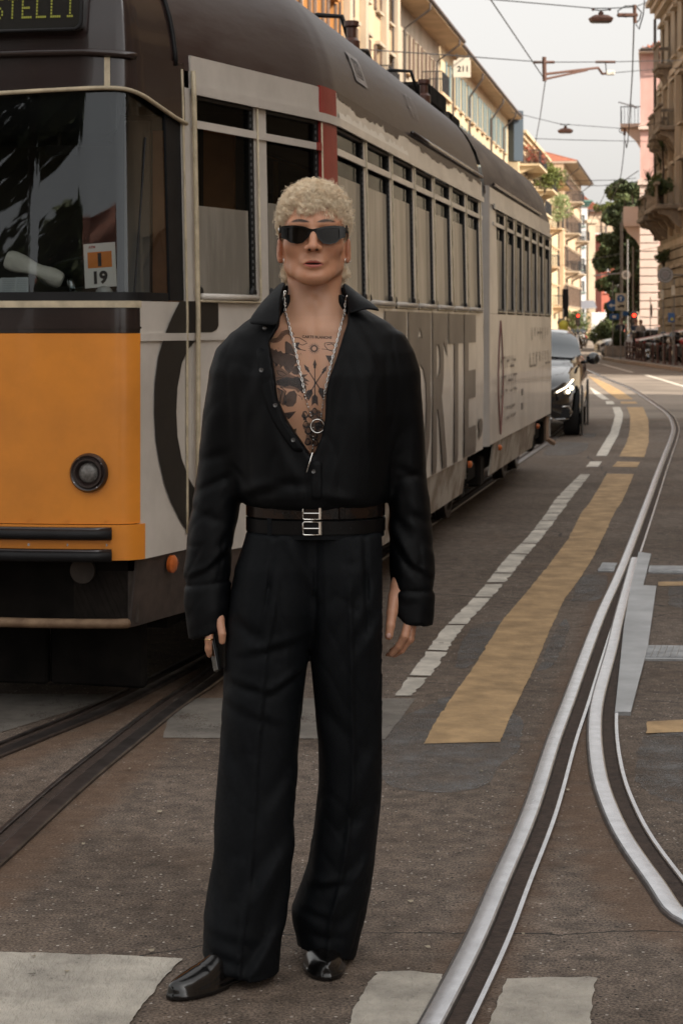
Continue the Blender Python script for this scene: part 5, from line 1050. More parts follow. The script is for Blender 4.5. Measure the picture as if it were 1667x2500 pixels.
def fold(P, x1, y1, x2, y2, w, a, Y=4.76, s=0.):
    """crease between two photo points on the front of the cloth: a>0 valley; s adds an S-shaped lip"""
    ax_, az = zx(x1, y1, Y); bx_, bz_ = zx(x2, y2, Y); dx, dz = bx_ - ax_, bz_ - az; L2 = dx * dx + dz * dz
    t = np.clip(((P[0] - ax_) * dx + (P[2] - az) * dz) / L2, -.15, 1.15); ex = P[0] - ax_ - t * dx; ez = P[2] - az - t * dz; sd = (ex * dz - ez * dx) / math.sqrt(L2); dd = np.sqrt(ex ** 2 + ez ** 2)
    g = np.exp(-(dd / w) ** 2) * np.clip(1.1 - abs(t - .5) * 1.2, 0, 1); return (a * g + s * (sd / w) * g)
# ---------------- head and body
HC = np.array([-.0674, 4.858, 1.7846])
def body_f(P):
    x, y, z = P[0] - HC[0], P[1] - HC[1], P[2] - HC[2]; Q = (x, y, z); ax_ = np.abs(x); S = (ax_, y, z)
    d = ell(Q, (0, .012, .036), (.077, .096, .087))
    d = smin(d, ell(Q, (0, -.030, .012), (.067, .064, .068)), .03)
    d = smin(d, ell(Q, (0, -.033, -.045), (.067, .058, .066)), .03)             # middle face
    d = smin(smin(d, cap(S, (.036, -.050, -.093), (.049, .000, -.080), .021, .020), .020), cap(S, (.049, .002, -.080), (.059, .016, -.030), .0195, .0195), .018)   # jaw line
    d = smin(d, ell(Q, (0, -.071, -.106), (.030, .024, .022)), .022)             # chin
    d = smin(d, ell(S, (.020, -.068, -.104), (.018, .020, .018)), .014)
    d = smin(d, ell(S, (.047, -.060, -.030), (.022, .020, .020)), .022)           # cheek bones
    d = smin(d, cap(S, (.012, -.089, .020), (.050, -.072, .020), .010, .011), .014)  # brow
    d = smax(d, -ell(S, (.033, -.109, .002), (.019, .016, .012)), .012)          # sockets
    d = smin(d, ell(S, (.033, -.083, .001), (.013, .011, .010)), .006)
    d = smin(d, cap(Q, (0, -.090, .008), (0, -.110, -.034), .0085, .0105), .011)  # nose
    d = smin(d, ell(Q, (0, -.113, -.037), (.0115, .0115, .0095)), .007)
    d = smin(d, ell(S, (.0135, -.102, -.040), (.0085, .0115, .0085)), .006)
    d = smax(d, -ell(S, (.0085, -.1120, -.0455), (.0040, .0070, .0038)), .002)
    d = smin(d, ell(Q, (0, -.084, -.070), (.030, .013, .020)), .014)             # muzzle
    zl = z + .003 * np.cos(x * 80)
    d = smin(d, ell((ax_, y, z + ax_ * .16), (.008, -.0925, -.0700), (.0170, .0062, .0040)), .005)
    d = smin(d, ell((ax_, y, z - ax_ * .10), (.0, -.0922, -.0838), (.0205, .0072, .0054)), .006)
    d = smax(d, -ell((x, y, z + 0 * x), (0, -.1035, -.0768), (.0250, .0125, .0011)), .0015)
    d = smax(d, -ell(Q, (0, -.101, -.0585), (.0035, .004, .008)), .004)           # philtrum
    d = smax(d, -ell(Q, (0, -.1045, -.0965), (.016, .009, .005)), .009)
    # ears
    e = ell((ax_ - .012 * 0, y, z), (.0835, .010, -.040), (.0085, .017, .030)); e = smax(e, -ell(S, (.0925, .004, -.036), (.0062, .0095, .018)), .003)
    e = smin(e, ell(S, (.0815, .004, -.064), (.006, .009, .009)), .006); d = smin(d, e, .006)
    # neck
    d2 = cap(P, (-.0655, 4.888, 1.72), (-.0665, 4.893, 1.56), .0615, .0660)
    nx = P[0] + .0660; naxx = np.abs(nx)
    d2 = smin(d2, cap((naxx, P[1], P[2]), (.052, 4.885, 1.69), (.012, 4.824, 1.545), .013, .010), .022)   # neck muscles
    d2 = smin(d2, ell(P, (-.066, 4.828, 1.612), (.009, .010, .014)), .018)
    d = smin(d, d2, .011)
    # chest and shoulders
    c = ell(P, (-.066, 4.886, 1.385), (.185, .112, .24)); c = smin(c, cap((naxx, P[1], P[2]), (.03, 4.895, 1.575), (.135, 4.90, 1.500), .036, .040), .05)
    c = smin(c, ell((naxx, P[1], P[2]), (.082, 4.835, 1.385), (.078, .060, .085)), .030)
    c = smin(c, cap((naxx, P[1], P[2]), (.018, 4.812, 1.545), (.120, 4.840, 1.550), .0095, .011), .016)
    c = smax(c, -ell(P, (-.066, 4.782, 1.556), (.014, .012, .014)), .012); c = c + .0045 * np.exp(-(nx / .010) ** 2) * np.clip((1.50 - P[2]) / .05, 0, 1) * (P[1] < 4.86)
    c = smin(c, cap((naxx, P[1], P[2]), (.165, 4.89, 1.46), (.20, 4.89, 1.30), .040, .036), .05)
    return smin(d, smax(c, 1.0 - P[2], .02), .035)
xs = np.unique(np.round(np.concatenate([np.arange(-.37, -.17, .008), np.arange(-.17, .037, .0024), np.arange(.037, .25, .008)]), 5))
ys = np.unique(np.round(np.concatenate([np.arange(4.715, 4.80, .0022), np.arange(4.80, 5.04, .005)]), 5))
zs = np.unique(np.round(np.concatenate([np.arange(.98, 1.10, .012), np.arange(1.10, 1.60, .0042), np.arange(1.60, 1.93, .0022)]), 5))
BV, BQ = snet(body_f, xs, ys, zs); BV = relax(BV, BQ, 2, .4)
# hands ------------------------------------------------------------
def hw(sx, sy, Y): return W(sx, sy, Y)
def chain(P, pts, rs, d=None, k=.004):
    for i in range(len(pts) - 1):
        c = cap(P, pts[i], pts[i + 1], rs[i], rs[i + 1]); d = c if d is None else smin(d, c, k)
    return d
ZH = lambda x, y, Y: hw(920 + x * .08505, 1420 + y * .08505, Y)
def hand_r(P):   # his left hand, at the right of the picture
    mcp = [ZH(900, 1120, 4.800), ZH(1010, 1130, 4.820), ZH(1040, 1120, 4.842), ZH(1020, 1080, 4.862)]; wr = ZH(640, 150, 4.83)
    d = cap(P, ZH(1050, -900, 4.86), wr, .027, .023)
    for m_ in mcp: d = smin(d, cap(P, wr + (m_ - wr) * .15, m_, .015, .0115), .012)
    fi = [[(900, 1120, 4.800), (800, 1560, 4.790), (620, 1850, 4.800), (420, 2070, 4.812)], [(1010, 1130, 4.820), (925, 1650, 4.812), (700, 1960, 4.822), (500, 2090, 4.834)], [(1040, 1120, 4.842), (960, 1650, 4.838), (640, 1990, 4.846), (330, 2110, 4.856)], [(1020, 1080, 4.862), (900, 1520, 4.862), (650, 1850, 4.866), (420, 1980, 4.872)]]
    for f_, r0 in zip(fi, (.0100, .0102, .0096, .0086)): d = smin(d, chain(P, [ZH(*q) for q in f_], [r0 * 1.04, r0, r0 * .88, r0 * .76]), .0035)
    d = smin(d, chain(P, [ZH(500, 420, 4.818), ZH(430, 900, 4.797), ZH(385, 1260, 4.782), ZH(340, 1560, 4.778)], [.0155, .0128, .0108, .0098]), .012)
    return d
ZL = lambda x, y, Y: hw(480 + x * .068, 1500 + y * .068, Y)
def hand_l(P):   # his right hand
    wr = ZL(640, -1100, 4.84); d = cap(P, ZL(500, -3000, 4.86), wr, .034, .026); mc = [ZL(520, 450, 4.80), ZL(480, 420, 4.822), ZL(470, 380, 4.844), ZL(520, 300, 4.862)]
    for m_ in mc: d = smin(d, cap(P, wr + (m_ - wr) * .15, m_, .016, .0115), .012)
    for j, (m_, L) in enumerate(zip(mc, (1.0, 1.05, 1.0, .8))):
        Yj = 4.792 + j * .02; d = smin(d, chain(P, [m_, ZL(440, 900 * L, Yj), ZL(430, 1200 * L, Yj + .004), ZL(470, 1380 * L, Yj + .012)], [.0102, .0092, .0082, .0070]), .0035)
    return smin(d, chain(P, [ZL(690, -500, 4.83), ZL(830, 200, 4.800), ZL(925, 700, 4.782), ZL(925, 960, 4.784)], [.017, .0115, .0092, .0082]), .007)
def grid3(lo, hi, h): return [np.arange(lo[i], hi[i], h) for i in range(3)]
c1, c2 = ZH(0, 2400, 4.73), ZH(1500, -900, 4.92); RV, RQ = snet(hand_r, *grid3((c1[0], 4.74, c1[2]), (c2[0] + .02, 4.92, c2[2]), .0023))
c1, c2 = ZL(100, 1900, 4.73), ZL(1300, -2200, 4.92); LV, LQ = snet(hand_l, *grid3((c1[0], 4.74, c1[2]), (c2[0], 4.92, c2[2]), .0026))
nB = len(BV); V = np.concatenate([BV, RV, LV]); Q = np.concatenate([BQ, RQ + nB, LQ + nB + len(RV)])
# skin tones, with the shade of folds and recesses put in
x, y, z = (V - HC).T; skin = np.array([.52, .285, .178]) * np.ones((len(V), 3)); isb = np.arange(len(V)) < nB
def blend(m, c): global skin; m = np.clip(m, 0, 1)[:, None]; skin = skin * (1 - m) + np.array(c) * m
def sph(cx_, cy_, cz_, rx_, ry_, rz_): return 1 - ((np.abs(x) - cx_) / rx_) ** 2 - ((y - cy_) / ry_) ** 2 - ((z - cz_) / rz_) ** 2
tone = np_noise((x, y, z), 55, 3) * .5 + np_noise((x, y, z), 140, 4) * .5; blend(.10 * tone * isb, (.30, .15, .10)); blend(.05 * np_noise((x, y, z), 20, 5), (.5, .34, .26))
blend(sph(.045, -.06, -.038, .035, .05, .028) * .30 * isb, (.42, .18, .12)); blend(sph(0, -.11, -.036, .018, .03, .016) * .35 * isb, (.43, .19, .14)); blend((np.abs(x) > .078) * (z < .0) * (z > -.08) * isb * .40, (.42, .15, .10))
lipu = sph(.0, -.100, -.0712, .0275, .016, .0072) ; lipl = sph(0, -.100, -.0842, .0235, .016, .0084)
blend((np.abs(np.abs(x) - .0850) < .0028) * (z > -.058) * (z < -.014) * isb * .55, (.20, .05, .035)); lipm = np.maximum(lipu, lipl) * 4 * isb; blend(isb * np.clip((z + .16) / .05, 0, 1) * (z < .12) * .55, (.54, .245, .140)); lu = np.clip(1 - (x / .0262) ** 2, 0, 1); zc_ = z + .0768 + .0018 * (x / .0262) ** 2; hU = .0098 * lu * (1 - .16 * np.exp(-(x / .0032) ** 2)); hL = .0102 * lu ** 1.25; lipm = (np.clip((hU - zc_) / .0014, 0, 1) * (zc_ >= 0) + np.clip((hL + zc_) / .0016, 0, 1) * (zc_ < 0)) * (y < -.075) * isb; blend(lipm * .9 * (zc_ >= 0), (.27, .050, .040)); blend(lipm * .85 * (zc_ < 0), (.40, .092, .080)); blend((1 - (x / .023) ** 2 - ((z + .0768) / .0021) ** 2) * 4 * (y < -.07) * isb * .95, (.03, .008, .006))  # shade inside the ear and between the lips put in the colour
blend((1 - ((np.abs(x) - .031) / .0245) ** 2 - ((z - .0235 - .0035 * np.cos((np.abs(x) - .034) * 70)) / .0042) ** 2) * 2.5 * (y < -.05) * isb * .9, (.045, .025, .016)); blend((1 - ((np.abs(x) - .0088) / .0040) ** 2 - ((z + .0438) / .0030) ** 2) * 3 * (y < -.09) * isb, (.04, .012, .008))  # brows, then nostril shade put in the colour
blend((z < -.108) * (z > -.2) * (y < -.02) * isb * .12, (.30, .16, .10)); blend((~isb) * .35, (.42, .19, .12))  # shade below the jaw put in the neck colour; hands redder
sk_m = bpy.data.materials.new('skin'); sk_m.use_nodes = True; n_ = sk_m.node_tree; b_ = n_.nodes['Principled BSDF']; a_n = n_.nodes.new('ShaderNodeAttribute'); a_n.attribute_name = 'tone'; n_.links.new(a_n.outputs['Color'], b_.inputs['Base Color'])
b_.inputs['Roughness'].default_value = .40; b_.inputs['Specular IOR Level'].default_value = .45; b_.inputs['Subsurface Weight'].default_value = .18; b_.inputs['Subsurface Radius'].default_value = (.010, .004, .002); b_.inputs['Subsurface Scale'].default_value = 1
tx = n_.nodes.new('ShaderNodeTexNoise'); tx.inputs['Scale'].default_value = 420; tcn = n_.nodes.new('ShaderNodeTexCoord'); n_.links.new(tcn.outputs['Object'], tx.inputs[0]); bpn = n_.nodes.new('ShaderNodeBump'); bpn.inputs['Distance'].default_value = .0006; n_.links.new(tx.outputs[0], bpn.inputs['Height']); n_.links.new(bpn.outputs[0], b_.inputs['Normal'])
body = mo('body', V, Q, sk_m); ca = body.data.color_attributes.new('tone', 'FLOAT_COLOR', 'POINT'); ca.data.foreach_set('color', np.column_stack([np.clip(skin, 0, 1), np.ones(len(skin))]).astype(np.float32).ravel())
from mathutils.bvhtree import BVHTree
bvh_body = BVHTree.FromPolygons([tuple(v) for v in BV], [tuple(q) for q in BQ])
EYE = Vector((0, 0, CZ))
def castp(bvh, px, py, off=.0006):
    d = Vector(W(px, py, 1.0)) - EYE; d.normalize(); h = bvh.ray_cast(EYE, d)
    if h[0] is None: return None
    n = h[1]; n = n if n.dot(d) < 0 else -n; return np.array(h[0] + n * off)
# ---------------- tattoos: flat ink on the chest
TT = lambda x, y: (600 + x * .2126, 700 + y * .2126)
def ink(name, alpha, col=(.030, .028, .030)): return mat(name, col, .5, alpha=alpha)
INK, INKL = ink('ink_dark', .80), ink('ink_light', .48)
class Ink(MB):
    def poly(s, pts, h=6.):
        v, f = poly_tri(pts); s.put(v, f, h)
    def put(s, v, f, h=6.):
        V2, F2 = refine(np.array(v), f, h / .2126 if h > 20 else h * 3.5); P = [castp(bvh_body, *TT(*p)) for p in V2]
        ok = [t for t in F2 if all(P[i] is not None for i in t)]; P = [p if p is not None else np.array([0, 4.9, 1.3]) for p in P]; s.add([p - MO for p in P], ok)
    def stroke(s, pts, w):
        p = np.array(pts, float); w = np.array(w if hasattr(w, '__len__') else [w] * len(p), float) / 2; t = np.gradient(p, axis=0); t /= np.linalg.norm(t, axis=1)[:, None] + 1e-9; n = np.stack([-t[:, 1], t[:, 0]], 1) * w[:, None]
        s.poly([tuple(q) for q in p + n] + [tuple(q) for q in (p - n)[::-1]])
    def done(s, name, m): o = s.build(name, m, man); return o
k = Ink(); v, f = text_polys('CARTE BLANCHE', 1, 1, .035); lo, hi = v.min(0), v.max(0); q_ = (v - lo) / (hi - lo); k.put([(648 + 340 * a, 588 - 32 * b + 14 * a - 8 * math.sin(a * 3.1) * 0) for a, b in q_], f, 2.5); k.done('tattoo_lettering', INK)
k = Ink()
for i in range(18):
    a = i * 2 * math.pi / 18; r0, r1 = 34, 74; k.poly([(785 + r0 * math.cos(a - .15), 710 + r0 * math.sin(a - .15)), (785 + r1 * math.cos(a), 710 + r1 * math.sin(a)), (785 + r0 * math.cos(a + .15), 710 + r0 * math.sin(a + .15))])
ring_o = [(785 + 36 * math.cos(t), 710 + 36 * math.sin(t)) for t in np.linspace(0, 6.28, 20)[:-1]]; ring_i = [(785 + 25 * math.cos(t), 710 + 25 * math.sin(t)) for t in np.linspace(0, 6.28, 20)[:-1]]; v, f = poly_tri(ring_o, [ring_i]); k.put(v, f); k.done('tattoo_sun', INK)
k = Ink(); kl = Ink()
def arrow(x0, y0, x1, y1):
    u = np.array([x1 - x0, y1 - y0], float); L = np.linalg.norm(u); u /= L; n = np.array([-u[1], u[0]]); P = lambda a, b: tuple(np.array([x0, y0]) + u * a + n * b)
    k.poly([P(0, 0), P(75, 26), P(58, 6), P(58, -6), P(75, -26)]); k.poly([P(55, 5), P(L - 60, 7), P(L - 60, -7), P(55, -5)]); k.poly([P(60, 14), P(105, 12), P(105, -12), P(60, -14)])
    k.poly([P(L - 130, 4), P(L - 100, 34), P(L + 5, 38), P(L - 25, 10), P(L - 25, -10), P(L + 5, -38), P(L - 100, -34), P(L - 130, -4)])
arrow(793, 832, 793, 1365); arrow(668, 890, 915, 1270); arrow(936, 905, 688, 1290); k.done('tattoo_arrows', INK)
k = Ink()
k.poly([(452, 632), (470, 626), (520, 660), (552, 720), (566, 790), (520, 772), (455, 768), (450, 700)])
k.poly([(282, 700), (330, 730), (352, 716), (372, 748), (405, 735), (430, 765), (470, 760), (560, 795), (600, 860), (560, 900), (540, 960), (500, 1000), (455, 960), (430, 905), (405, 935), (380, 890), (350, 920), (330, 880), (308, 860)])
k.poly([(345, 1085), (400, 1060), (470, 1035), (540, 1050), (600, 1030), (640, 1065), (690, 1140), (690, 1200), (650, 1225), (610, 1175), (560, 1150), (500, 1135), (450, 1150), (400, 1135), (352, 1130)])
k.poly([(455, 1250), (500, 1205), (560, 1190), (590, 1240), (578, 1330), (540, 1375), (480, 1378), (440, 1350)])
k.poly([(525, 985), (560, 915), (600, 900), (632, 960), (600, 1010), (560, 1010)]); k.poly([(640, 1010), (715, 1005), (670, 1040), (735, 1090), (680, 1085), (720, 1130), (665, 1110), (640, 1150), (625, 1080)])
for pts, w in (([(360, 965), (420, 975), (470, 1010), (420, 1030), (375, 1005), (360, 965)], 7), ([(345, 1050), (400, 1045), (465, 1052)], 8), ([(365, 1160), (420, 1200), (400, 1270), (395, 1340)], 14), ([(400, 1150), (460, 1200), (440, 1290), (430, 1350)], 12), ([(640, 1220), (690, 1180), (690, 1140)], 10), ([(700, 1200), (735, 1210), (725, 1290), (700, 1280)], 12), ([(850, 1200), (900, 1215), (885, 1290)], 14), ([(600, 1240), (640, 1270), (650, 1300)], 8)): k.stroke(pts, w)
rr = random.Random(2)
for i in range(26):
    a = rr.uniform(290, 640); b = rr.uniform(690, 1120); k.stroke([(a, b), (a + rr.uniform(6, 22), b + rr.uniform(16, 40))], [6, 1.5])
k.done('tattoo_beast_head', mat('ink_mottled', (.040, .036, .036), .5, alpha=.70, col2=(.10, .075, .065), vscale=70, cut=(.40, .50)))
kl.poly([(300, 840), (420, 940), (500, 1000), (640, 1060), (690, 1150), (600, 1220), (570, 1180), (400, 1160), (345, 1080), (330, 960)]); kl.poly([(360, 1160), (450, 1200), (470, 1330), (430, 1370), (385, 1330)])
kl.poly([(740, 1420), (800, 1400), (850, 1420), (870, 1470), (850, 1520), (790, 1540), (740, 1510)]); kl.poly([(690, 1560), (760, 1560), (890, 1560), (900, 1640), (860, 1740), (810, 1820), (720, 1820), (680, 1780), (700, 1680), (655, 1620)]); kl.done('tattoo_shading', INKL)
k = Ink()
k.stroke([(262, 598), (300, 618), (350, 618), (395, 590), (425, 545), (465, 520), (510, 528), (545, 560)], [30, 34, 34, 34, 34, 32, 30, 26]); k.done('tattoo_snake_body', INKL)
k = Ink()
for pts, w in (([(262, 580), (300, 598), (350, 596), (385, 566), (415, 520), (465, 500), (515, 508), (560, 548)], 6), ([(262, 616), (310, 640), (365, 636), (410, 610), (440, 560), (475, 540), (520, 560)], 6), ([(558, 580), (620, 588), (690, 632), (705, 650), (650, 672), (600, 650), (570, 690), (600, 715), (690, 735)], 8), ([(905, 648), (960, 640), (1030, 650), (1020, 735), (945, 725), (905, 680), (905, 648)], 8), ([(870, 715), (930, 720), (1000, 745)], 6), ([(930, 668), (985, 655), (1020, 680)], 10)): k.stroke(pts, w)
k.poly([(575, 640), (620, 640), (600, 690), (640, 722), (600, 722), (568, 690)]); k.poly([(915, 788), (1005, 795), (985, 900), (950, 860)]); k.poly([(440, 1450), (500, 1440), (578, 1430), (520, 1500), (490, 1525)]); k.poly([(540, 1640), (585, 1625), (575, 1675)])
for (cx_, cy_, r_) in ((680, 1470, 36), (745, 1470, 30), (690, 1580, 34), (790, 1430, 34), (845, 1470, 30), (720, 1650, 40), (780, 1700, 44), (850, 1640, 38), (712, 1780, 34), (800, 1790, 36), (870, 1560, 34)):
    o_ = [(cx_ + r_ * math.cos(t) * (1 + .25 * math.sin(3 * t)), cy_ + r_ * 1.25 * math.sin(t)) for t in np.linspace(0, 6.28, 16)[:-1]]; i_ = [(cx_ + r_ * .66 * math.cos(t), cy_ + r_ * .8 * math.sin(t)) for t in np.linspace(0, 6.28, 12)[:-1]]; v, f = poly_tri(o_, [i_]); k.put(v, f)
k.poly([(655, 1430), (690, 1480), (700, 1540), (660, 1530)]); k.poly([(790, 1570), (860, 1540), (890, 1600), (840, 1650), (800, 1630)]); k.done('tattoo_snakes_and_flower', INK)
# ---------------- hair
rh = np.random.default_rng(12); M_hair = mat('blond_hair', (1., .86, .66), .48, col2=(.86, .66, .44), vscale=40, spec=.4, cut=(.32, .55)); M_hairb = mat('hair_roots', (.86, .68, .48), .8, col2=(.58, .41, .26), vscale=90, bump=.003, bscale=150)
def hairline(x, y): a = np.abs(x); return np.where(y < -.045, .066 + .006 * np.sin(x * 190 + 1) + .004 * np.sin(x * 420) - np.clip(a - .040, 0, 1) * 1.1, np.where(y < .0, .045 - np.clip(a - .05, 0, 1) * 1.5 - np.clip(y + .045, 0, .05) * .6, -.10))
def hair_f(P):
    x, y, z = P[0] - HC[0], P[1] - HC[1], P[2] - HC[2]; n = np_noise((x, y, z), 130, 8) * .0022
    d = ell((x, y, z), (0, .014, .036), (.0805, .099, .0855)) + n; d = smin(d, ell((x, y, z), (0, .055, -.045), (.068, .050, .07)) + n, .03)
    return smax(smax(d, -(z - hairline(x, y)), .006), -.125 - z, .01)
HV, HQ = snet(hair_f, np.arange(HC[0] - .11, HC[0] + .11, .0035), np.arange(HC[1] - .13, HC[1] + .15, .0035), np.arange(HC[2] - .14, HC[2] + .16, .0035)); hb = mo('hair', HV, HQ, M_hairb)
def curls(name, n, seed, sel, parent, L=(.020, .038), lift=.0065, rad=(.0032, .0068), wire=(.00028, .00052), down=.3, strands=12, m=9):
    """locks of curly hair: fine strands side by side following one loose corkscrew"""
    r = np.random.default_rng(seed); ps, ns = [], []
    while len(ps) < n:
        d = r.normal(size=3); d /= np.linalg.norm(d); p = np.array([0, .014, .036]) + d * np.array([.0800, .0985, .0850])
        if p[2] < -.02: p = np.array([0, .050, -.050]) + d * np.array([.080, .052, .066])
        if sel(*p): q = d / np.array([.085, .1035, .0885]); ps.append(p); ns.append(q / np.linalg.norm(q))
    P, N = np.array(ps), np.array(ns); U = lambda v: v / (np.linalg.norm(v, axis=-1, keepdims=True) + 1e-9)
    t = U(np.cross(N, r.normal(size=(n, 3)))) + np.array([0, 0, -down]); t = U(t - N * (t * N).sum(1, keepdims=True)); s = np.cross(N, t)
    rep = lambda v: np.repeat(v, strands, 0); k = n * strands; q = np.tile(np.arange(strands), n)
    L_, R_, ph, tw, lf = (rep(v)[:, None] for v in (r.uniform(*L, n), r.uniform(*rad, n), r.uniform(0, 6.28, n), r.uniform(.45, 1.15, n) * r.choice((-1, 1), n), lift * r.uniform(.3, 1.6, n)))
    P, N, t, s = (rep(v)[:, None, :] for v in (P, N, t, s)); f = np.linspace(0, 1, m)[None, :] * r.uniform(.7, 1.15, (k, 1)); dp = ((q - strands / 2) * .11)[:, None]; a = ph + dp + tw * 2 * math.pi * f + r.normal(size=(k, 1)) * .10
    g = R_ * (.35 + .65 * np.sin(math.pi * np.minimum(1, f * .9 + .15))) * r.uniform(.75, 1.25, (k, 1)); j = r.normal(size=(k, 1, 3)) * .0012
    X = P + HC - MO + j * (1 + 1.6 * f[..., None]) + t * (L_ * f * .75)[..., None] + N * (lf * np.sin(math.pi * np.minimum(1, f * .8 + .1)) + g * np.cos(a) + R_ * .1)[..., None] + s * (g * np.sin(a) + dp * .006)[..., None]
    T = U(np.gradient(X, axis=1)); A = U(np.cross(T, np.broadcast_to(np.array([.3, .2, .93]), T.shape))); B = np.cross(T, A); w = (r.uniform(*wire, (k, 1)) * (1 - .75 * np.linspace(0, 1, m)[None, :] ** 2))[..., None]
    V = np.stack([X + (A * math.cos(c) + B * math.sin(c)) * w for c in (0, 2.094, 4.189)], 2).reshape(-1, 3); base = (np.arange(k)[:, None, None] * m + np.arange(m - 1)[None, :, None]) * 3; c0 = np.arange(3)[None, None, :]; c1 = (c0 + 1) % 3
    Q = np.stack(np.broadcast_arrays(base + c0, base + c1, base + 3 + c1, base + 3 + c0), -1).reshape(-1, 4)
    return mesh_obj(name, V, Q, M_hair, parent)
ok = lambda x, y, z: z > float(hairline(np.array(x), np.array(y))) - .002 and (abs(x) > .03 or z > -.03)
curls('hair_curls', 1700, 1, ok, hb)
fr = lambda x, y, z: y < -.03 and .052 + .012 * math.sin(x * 130) < z < .100 and abs(x) < .078
curls('fringe_curls', 300, 2, fr, hb, (.022, .038), .010, (.0035, .0065), down=1.3)
ml = lambda x, y, z: y > .02 and -.125 < z < -.045 and abs(x) > .045
curls('nape_curls', 230, 3, ml, hb, (.026, .042), .014, (.004, .008), down=.5)
tf = lambda x, y, z: z > .03 and y > -.06
curls('loose_curls', 420, 4, tf, hb, (.014, .028), .012, (.003, .007), (.00025, .00045), -.5, 3)
# ---------------- sunglasses
sg_ = thing('sunglasses', None, None, (0, 0, 0)); sg_.parent = man
HL = lambda x, y: np.array([(600 + x * .2168 - CX) / F * 4.75 - HC[0], CZ - (400 + y * .2168 - HY) / F * 4.75 - HC[2]])
outer = [(392, 722), (400, 700), (450, 692), (560, 690), (650, 702), (720, 728), (755, 734), (800, 724), (880, 703), (1000, 692), (1100, 700), (1126, 722), (1122, 820), (1060, 846), (1015, 890), (940, 906), (870, 896), (822, 850), (790, 808), (755, 792), (718, 808), (682, 850), (640, 890), (580, 899), (500, 885), (456, 852), (398, 830)]
h1 = [(466, 722), (560, 716), (650, 728), (700, 752), (676, 830), (636, 872), (580, 884), (508, 870), (468, 838)]; h2 = [(806, 752), (870, 728), (1000, 718), (1052, 728), (1058, 832), (1004, 874), (938, 890), (876, 878), (826, 826)]
def gl(x2, off): return np.array([x2[0], -.098 + 2.2 * x2[0] ** 2 - off, x2[1]]) + HC - MO
o2, i1, i2 = ([HL(*p) for p in q] for q in (outer, h1, h2)); v, f = poly_tri(o2, [i1, i2]); V2, F2 = refine(v, f, .012); b = MB(); b.add([gl(p, .006) for p in V2], F2); b.add([gl(p, 0) for p in V2], [t[::-1] for t in F2])
for lp in (o2, i1, i2):
    for j in range(len(lp)): a, c = lp[j], lp[(j + 1) % len(lp)]; b.add([gl(a, .006), gl(c, .006), gl(c, 0), gl(a, 0)], [(0, 1, 2, 3)])
M_acet = mat('black_acetate', (.003, .003, .003), .15, spec=.4); M_lens = mat('dark_lens', (.008, .006, .005), .06, spec=.25)
b.build('frame', M_acet, sg_, auto=45)
for lp in (i1, i2): v, f = poly_tri(lp); V2, F2 = refine(v, f, .01); MB().add([gl(p, .002) for p in V2], F2).build('lens', M_lens, sg_, smooth=True)
for s in (-1, 1):
    b = MB(); e = .0795 * s
    for j, (y0, y1, z0, z1, h_) in enumerate(((-.088, -.035, .006, .003, .019), (-.035, .012, .003, -.008, .011))): b.add([(e + dx_ + (.003 * s if j else 0), yy, zz + dz_) + (HC - MO) for yy, zz in ((y0, z0), (y1, z1)) for dx_, dz_ in ((-.002, -h_ / 2), (.002, -h_ / 2), (.002, h_ / 2), (-.002, h_ / 2))], [(0, 1, 2, 3), (7, 6, 5, 4), (0, 4, 5, 1), (1, 5, 6, 2), (2, 6, 7, 3), (3, 7, 4, 0)])
    te = b.build('temple', M_acet, sg_); MB().lathe(((.0045, 0), (.0045, .0015), (.002, .002)), np.array([e + s * .002, -.072, .006]) + HC - MO, (s, -.4, 0), 12).build('metal_emblem', M_chrome, te)
M_silver = mat('silver', (.85, .83, .79), .25, 1.); M_gold = mat('gold', (.75, .5, .22), .22, 1.)
def torus(c, r, w, nrm, n=20): nrm = Vector(nrm).normalized(); a = nrm.orthogonal().normalized(); b2 = nrm.cross(a); return MB().tube([Vector(c) + (a * math.cos(t) + b2 * math.sin(t)) * r for t in np.linspace(0, 2 * math.pi, n)], w, 6, cap=False)
for (sx, sy, Yp, nr) in ((1135, 1092, 4.858, (.7, -.6, 0)), (1160, 1082, 4.866, (.7, -.6, .1)), (416, 1092, 4.858, (-.8, -.5, 0))):
    c = W(600 + sx * .2168, 400 + sy * .2168, Yp) - MO; torus(c, .0062, .0013, nr).build('hoop_earring', M_silver, man, smooth=True)
# ---------------- shirt
T_TORSO = [(668, 668, 778, .070, .03), (690, 640, 803, .085, .028), (712, 606, 842, .098, .025), (740, 562, 892, .108, .02), (770, 528, 925, .116, .015), (810, 506, 944, .124, .008), (860, 503, 945, .130, .0), (950, 512, 932, .136, 0), (1040, 525, 912, .138, 0), (1100, 535, 902, .141, 0), (1135, 545, 894, .142, 0), (1152, 556, 886, .136, 0), (1166, 574, 874, .120, 0), (1200, 576, 874, .112, 0)]
T_SLL = [(770, 535, 600, .05, .02), (800, 500, 600, .062, .018), (850, 482, 590, .072, .018), (950, 467, 578, .076, .025), (1050, 457, 566, .074, .035), (1100, 451, 560, .073, .035), (1145, 443, 553, .073, .032), (1200, 434, 545, .072, .025), (1240, 429, 536, .070, .02), (1300, 423, 530, .064, .01), (1340, 424, 529, .056, .0), (1390, 426, 528, .055, -.008), (1480, 438, 524, .053, -.015)]
T_SLR = [(770, 850, 925, .05, .02), (810, 850, 948, .062, .018), (850, 862, 965, .072, .018), (950, 876, 972, .076, .025), (1050, 884, 977, .074, .035), (1100, 888, 981, .073, .035), (1150, 890, 986, .073, .032), (1220, 892, 993, .072, .025), (1300, 895, 998, .066, .012), (1345, 897, 997, .058, .0), (1400, 898, 995, .056, -.005), (1450, 900, 990, .054, -.01)]
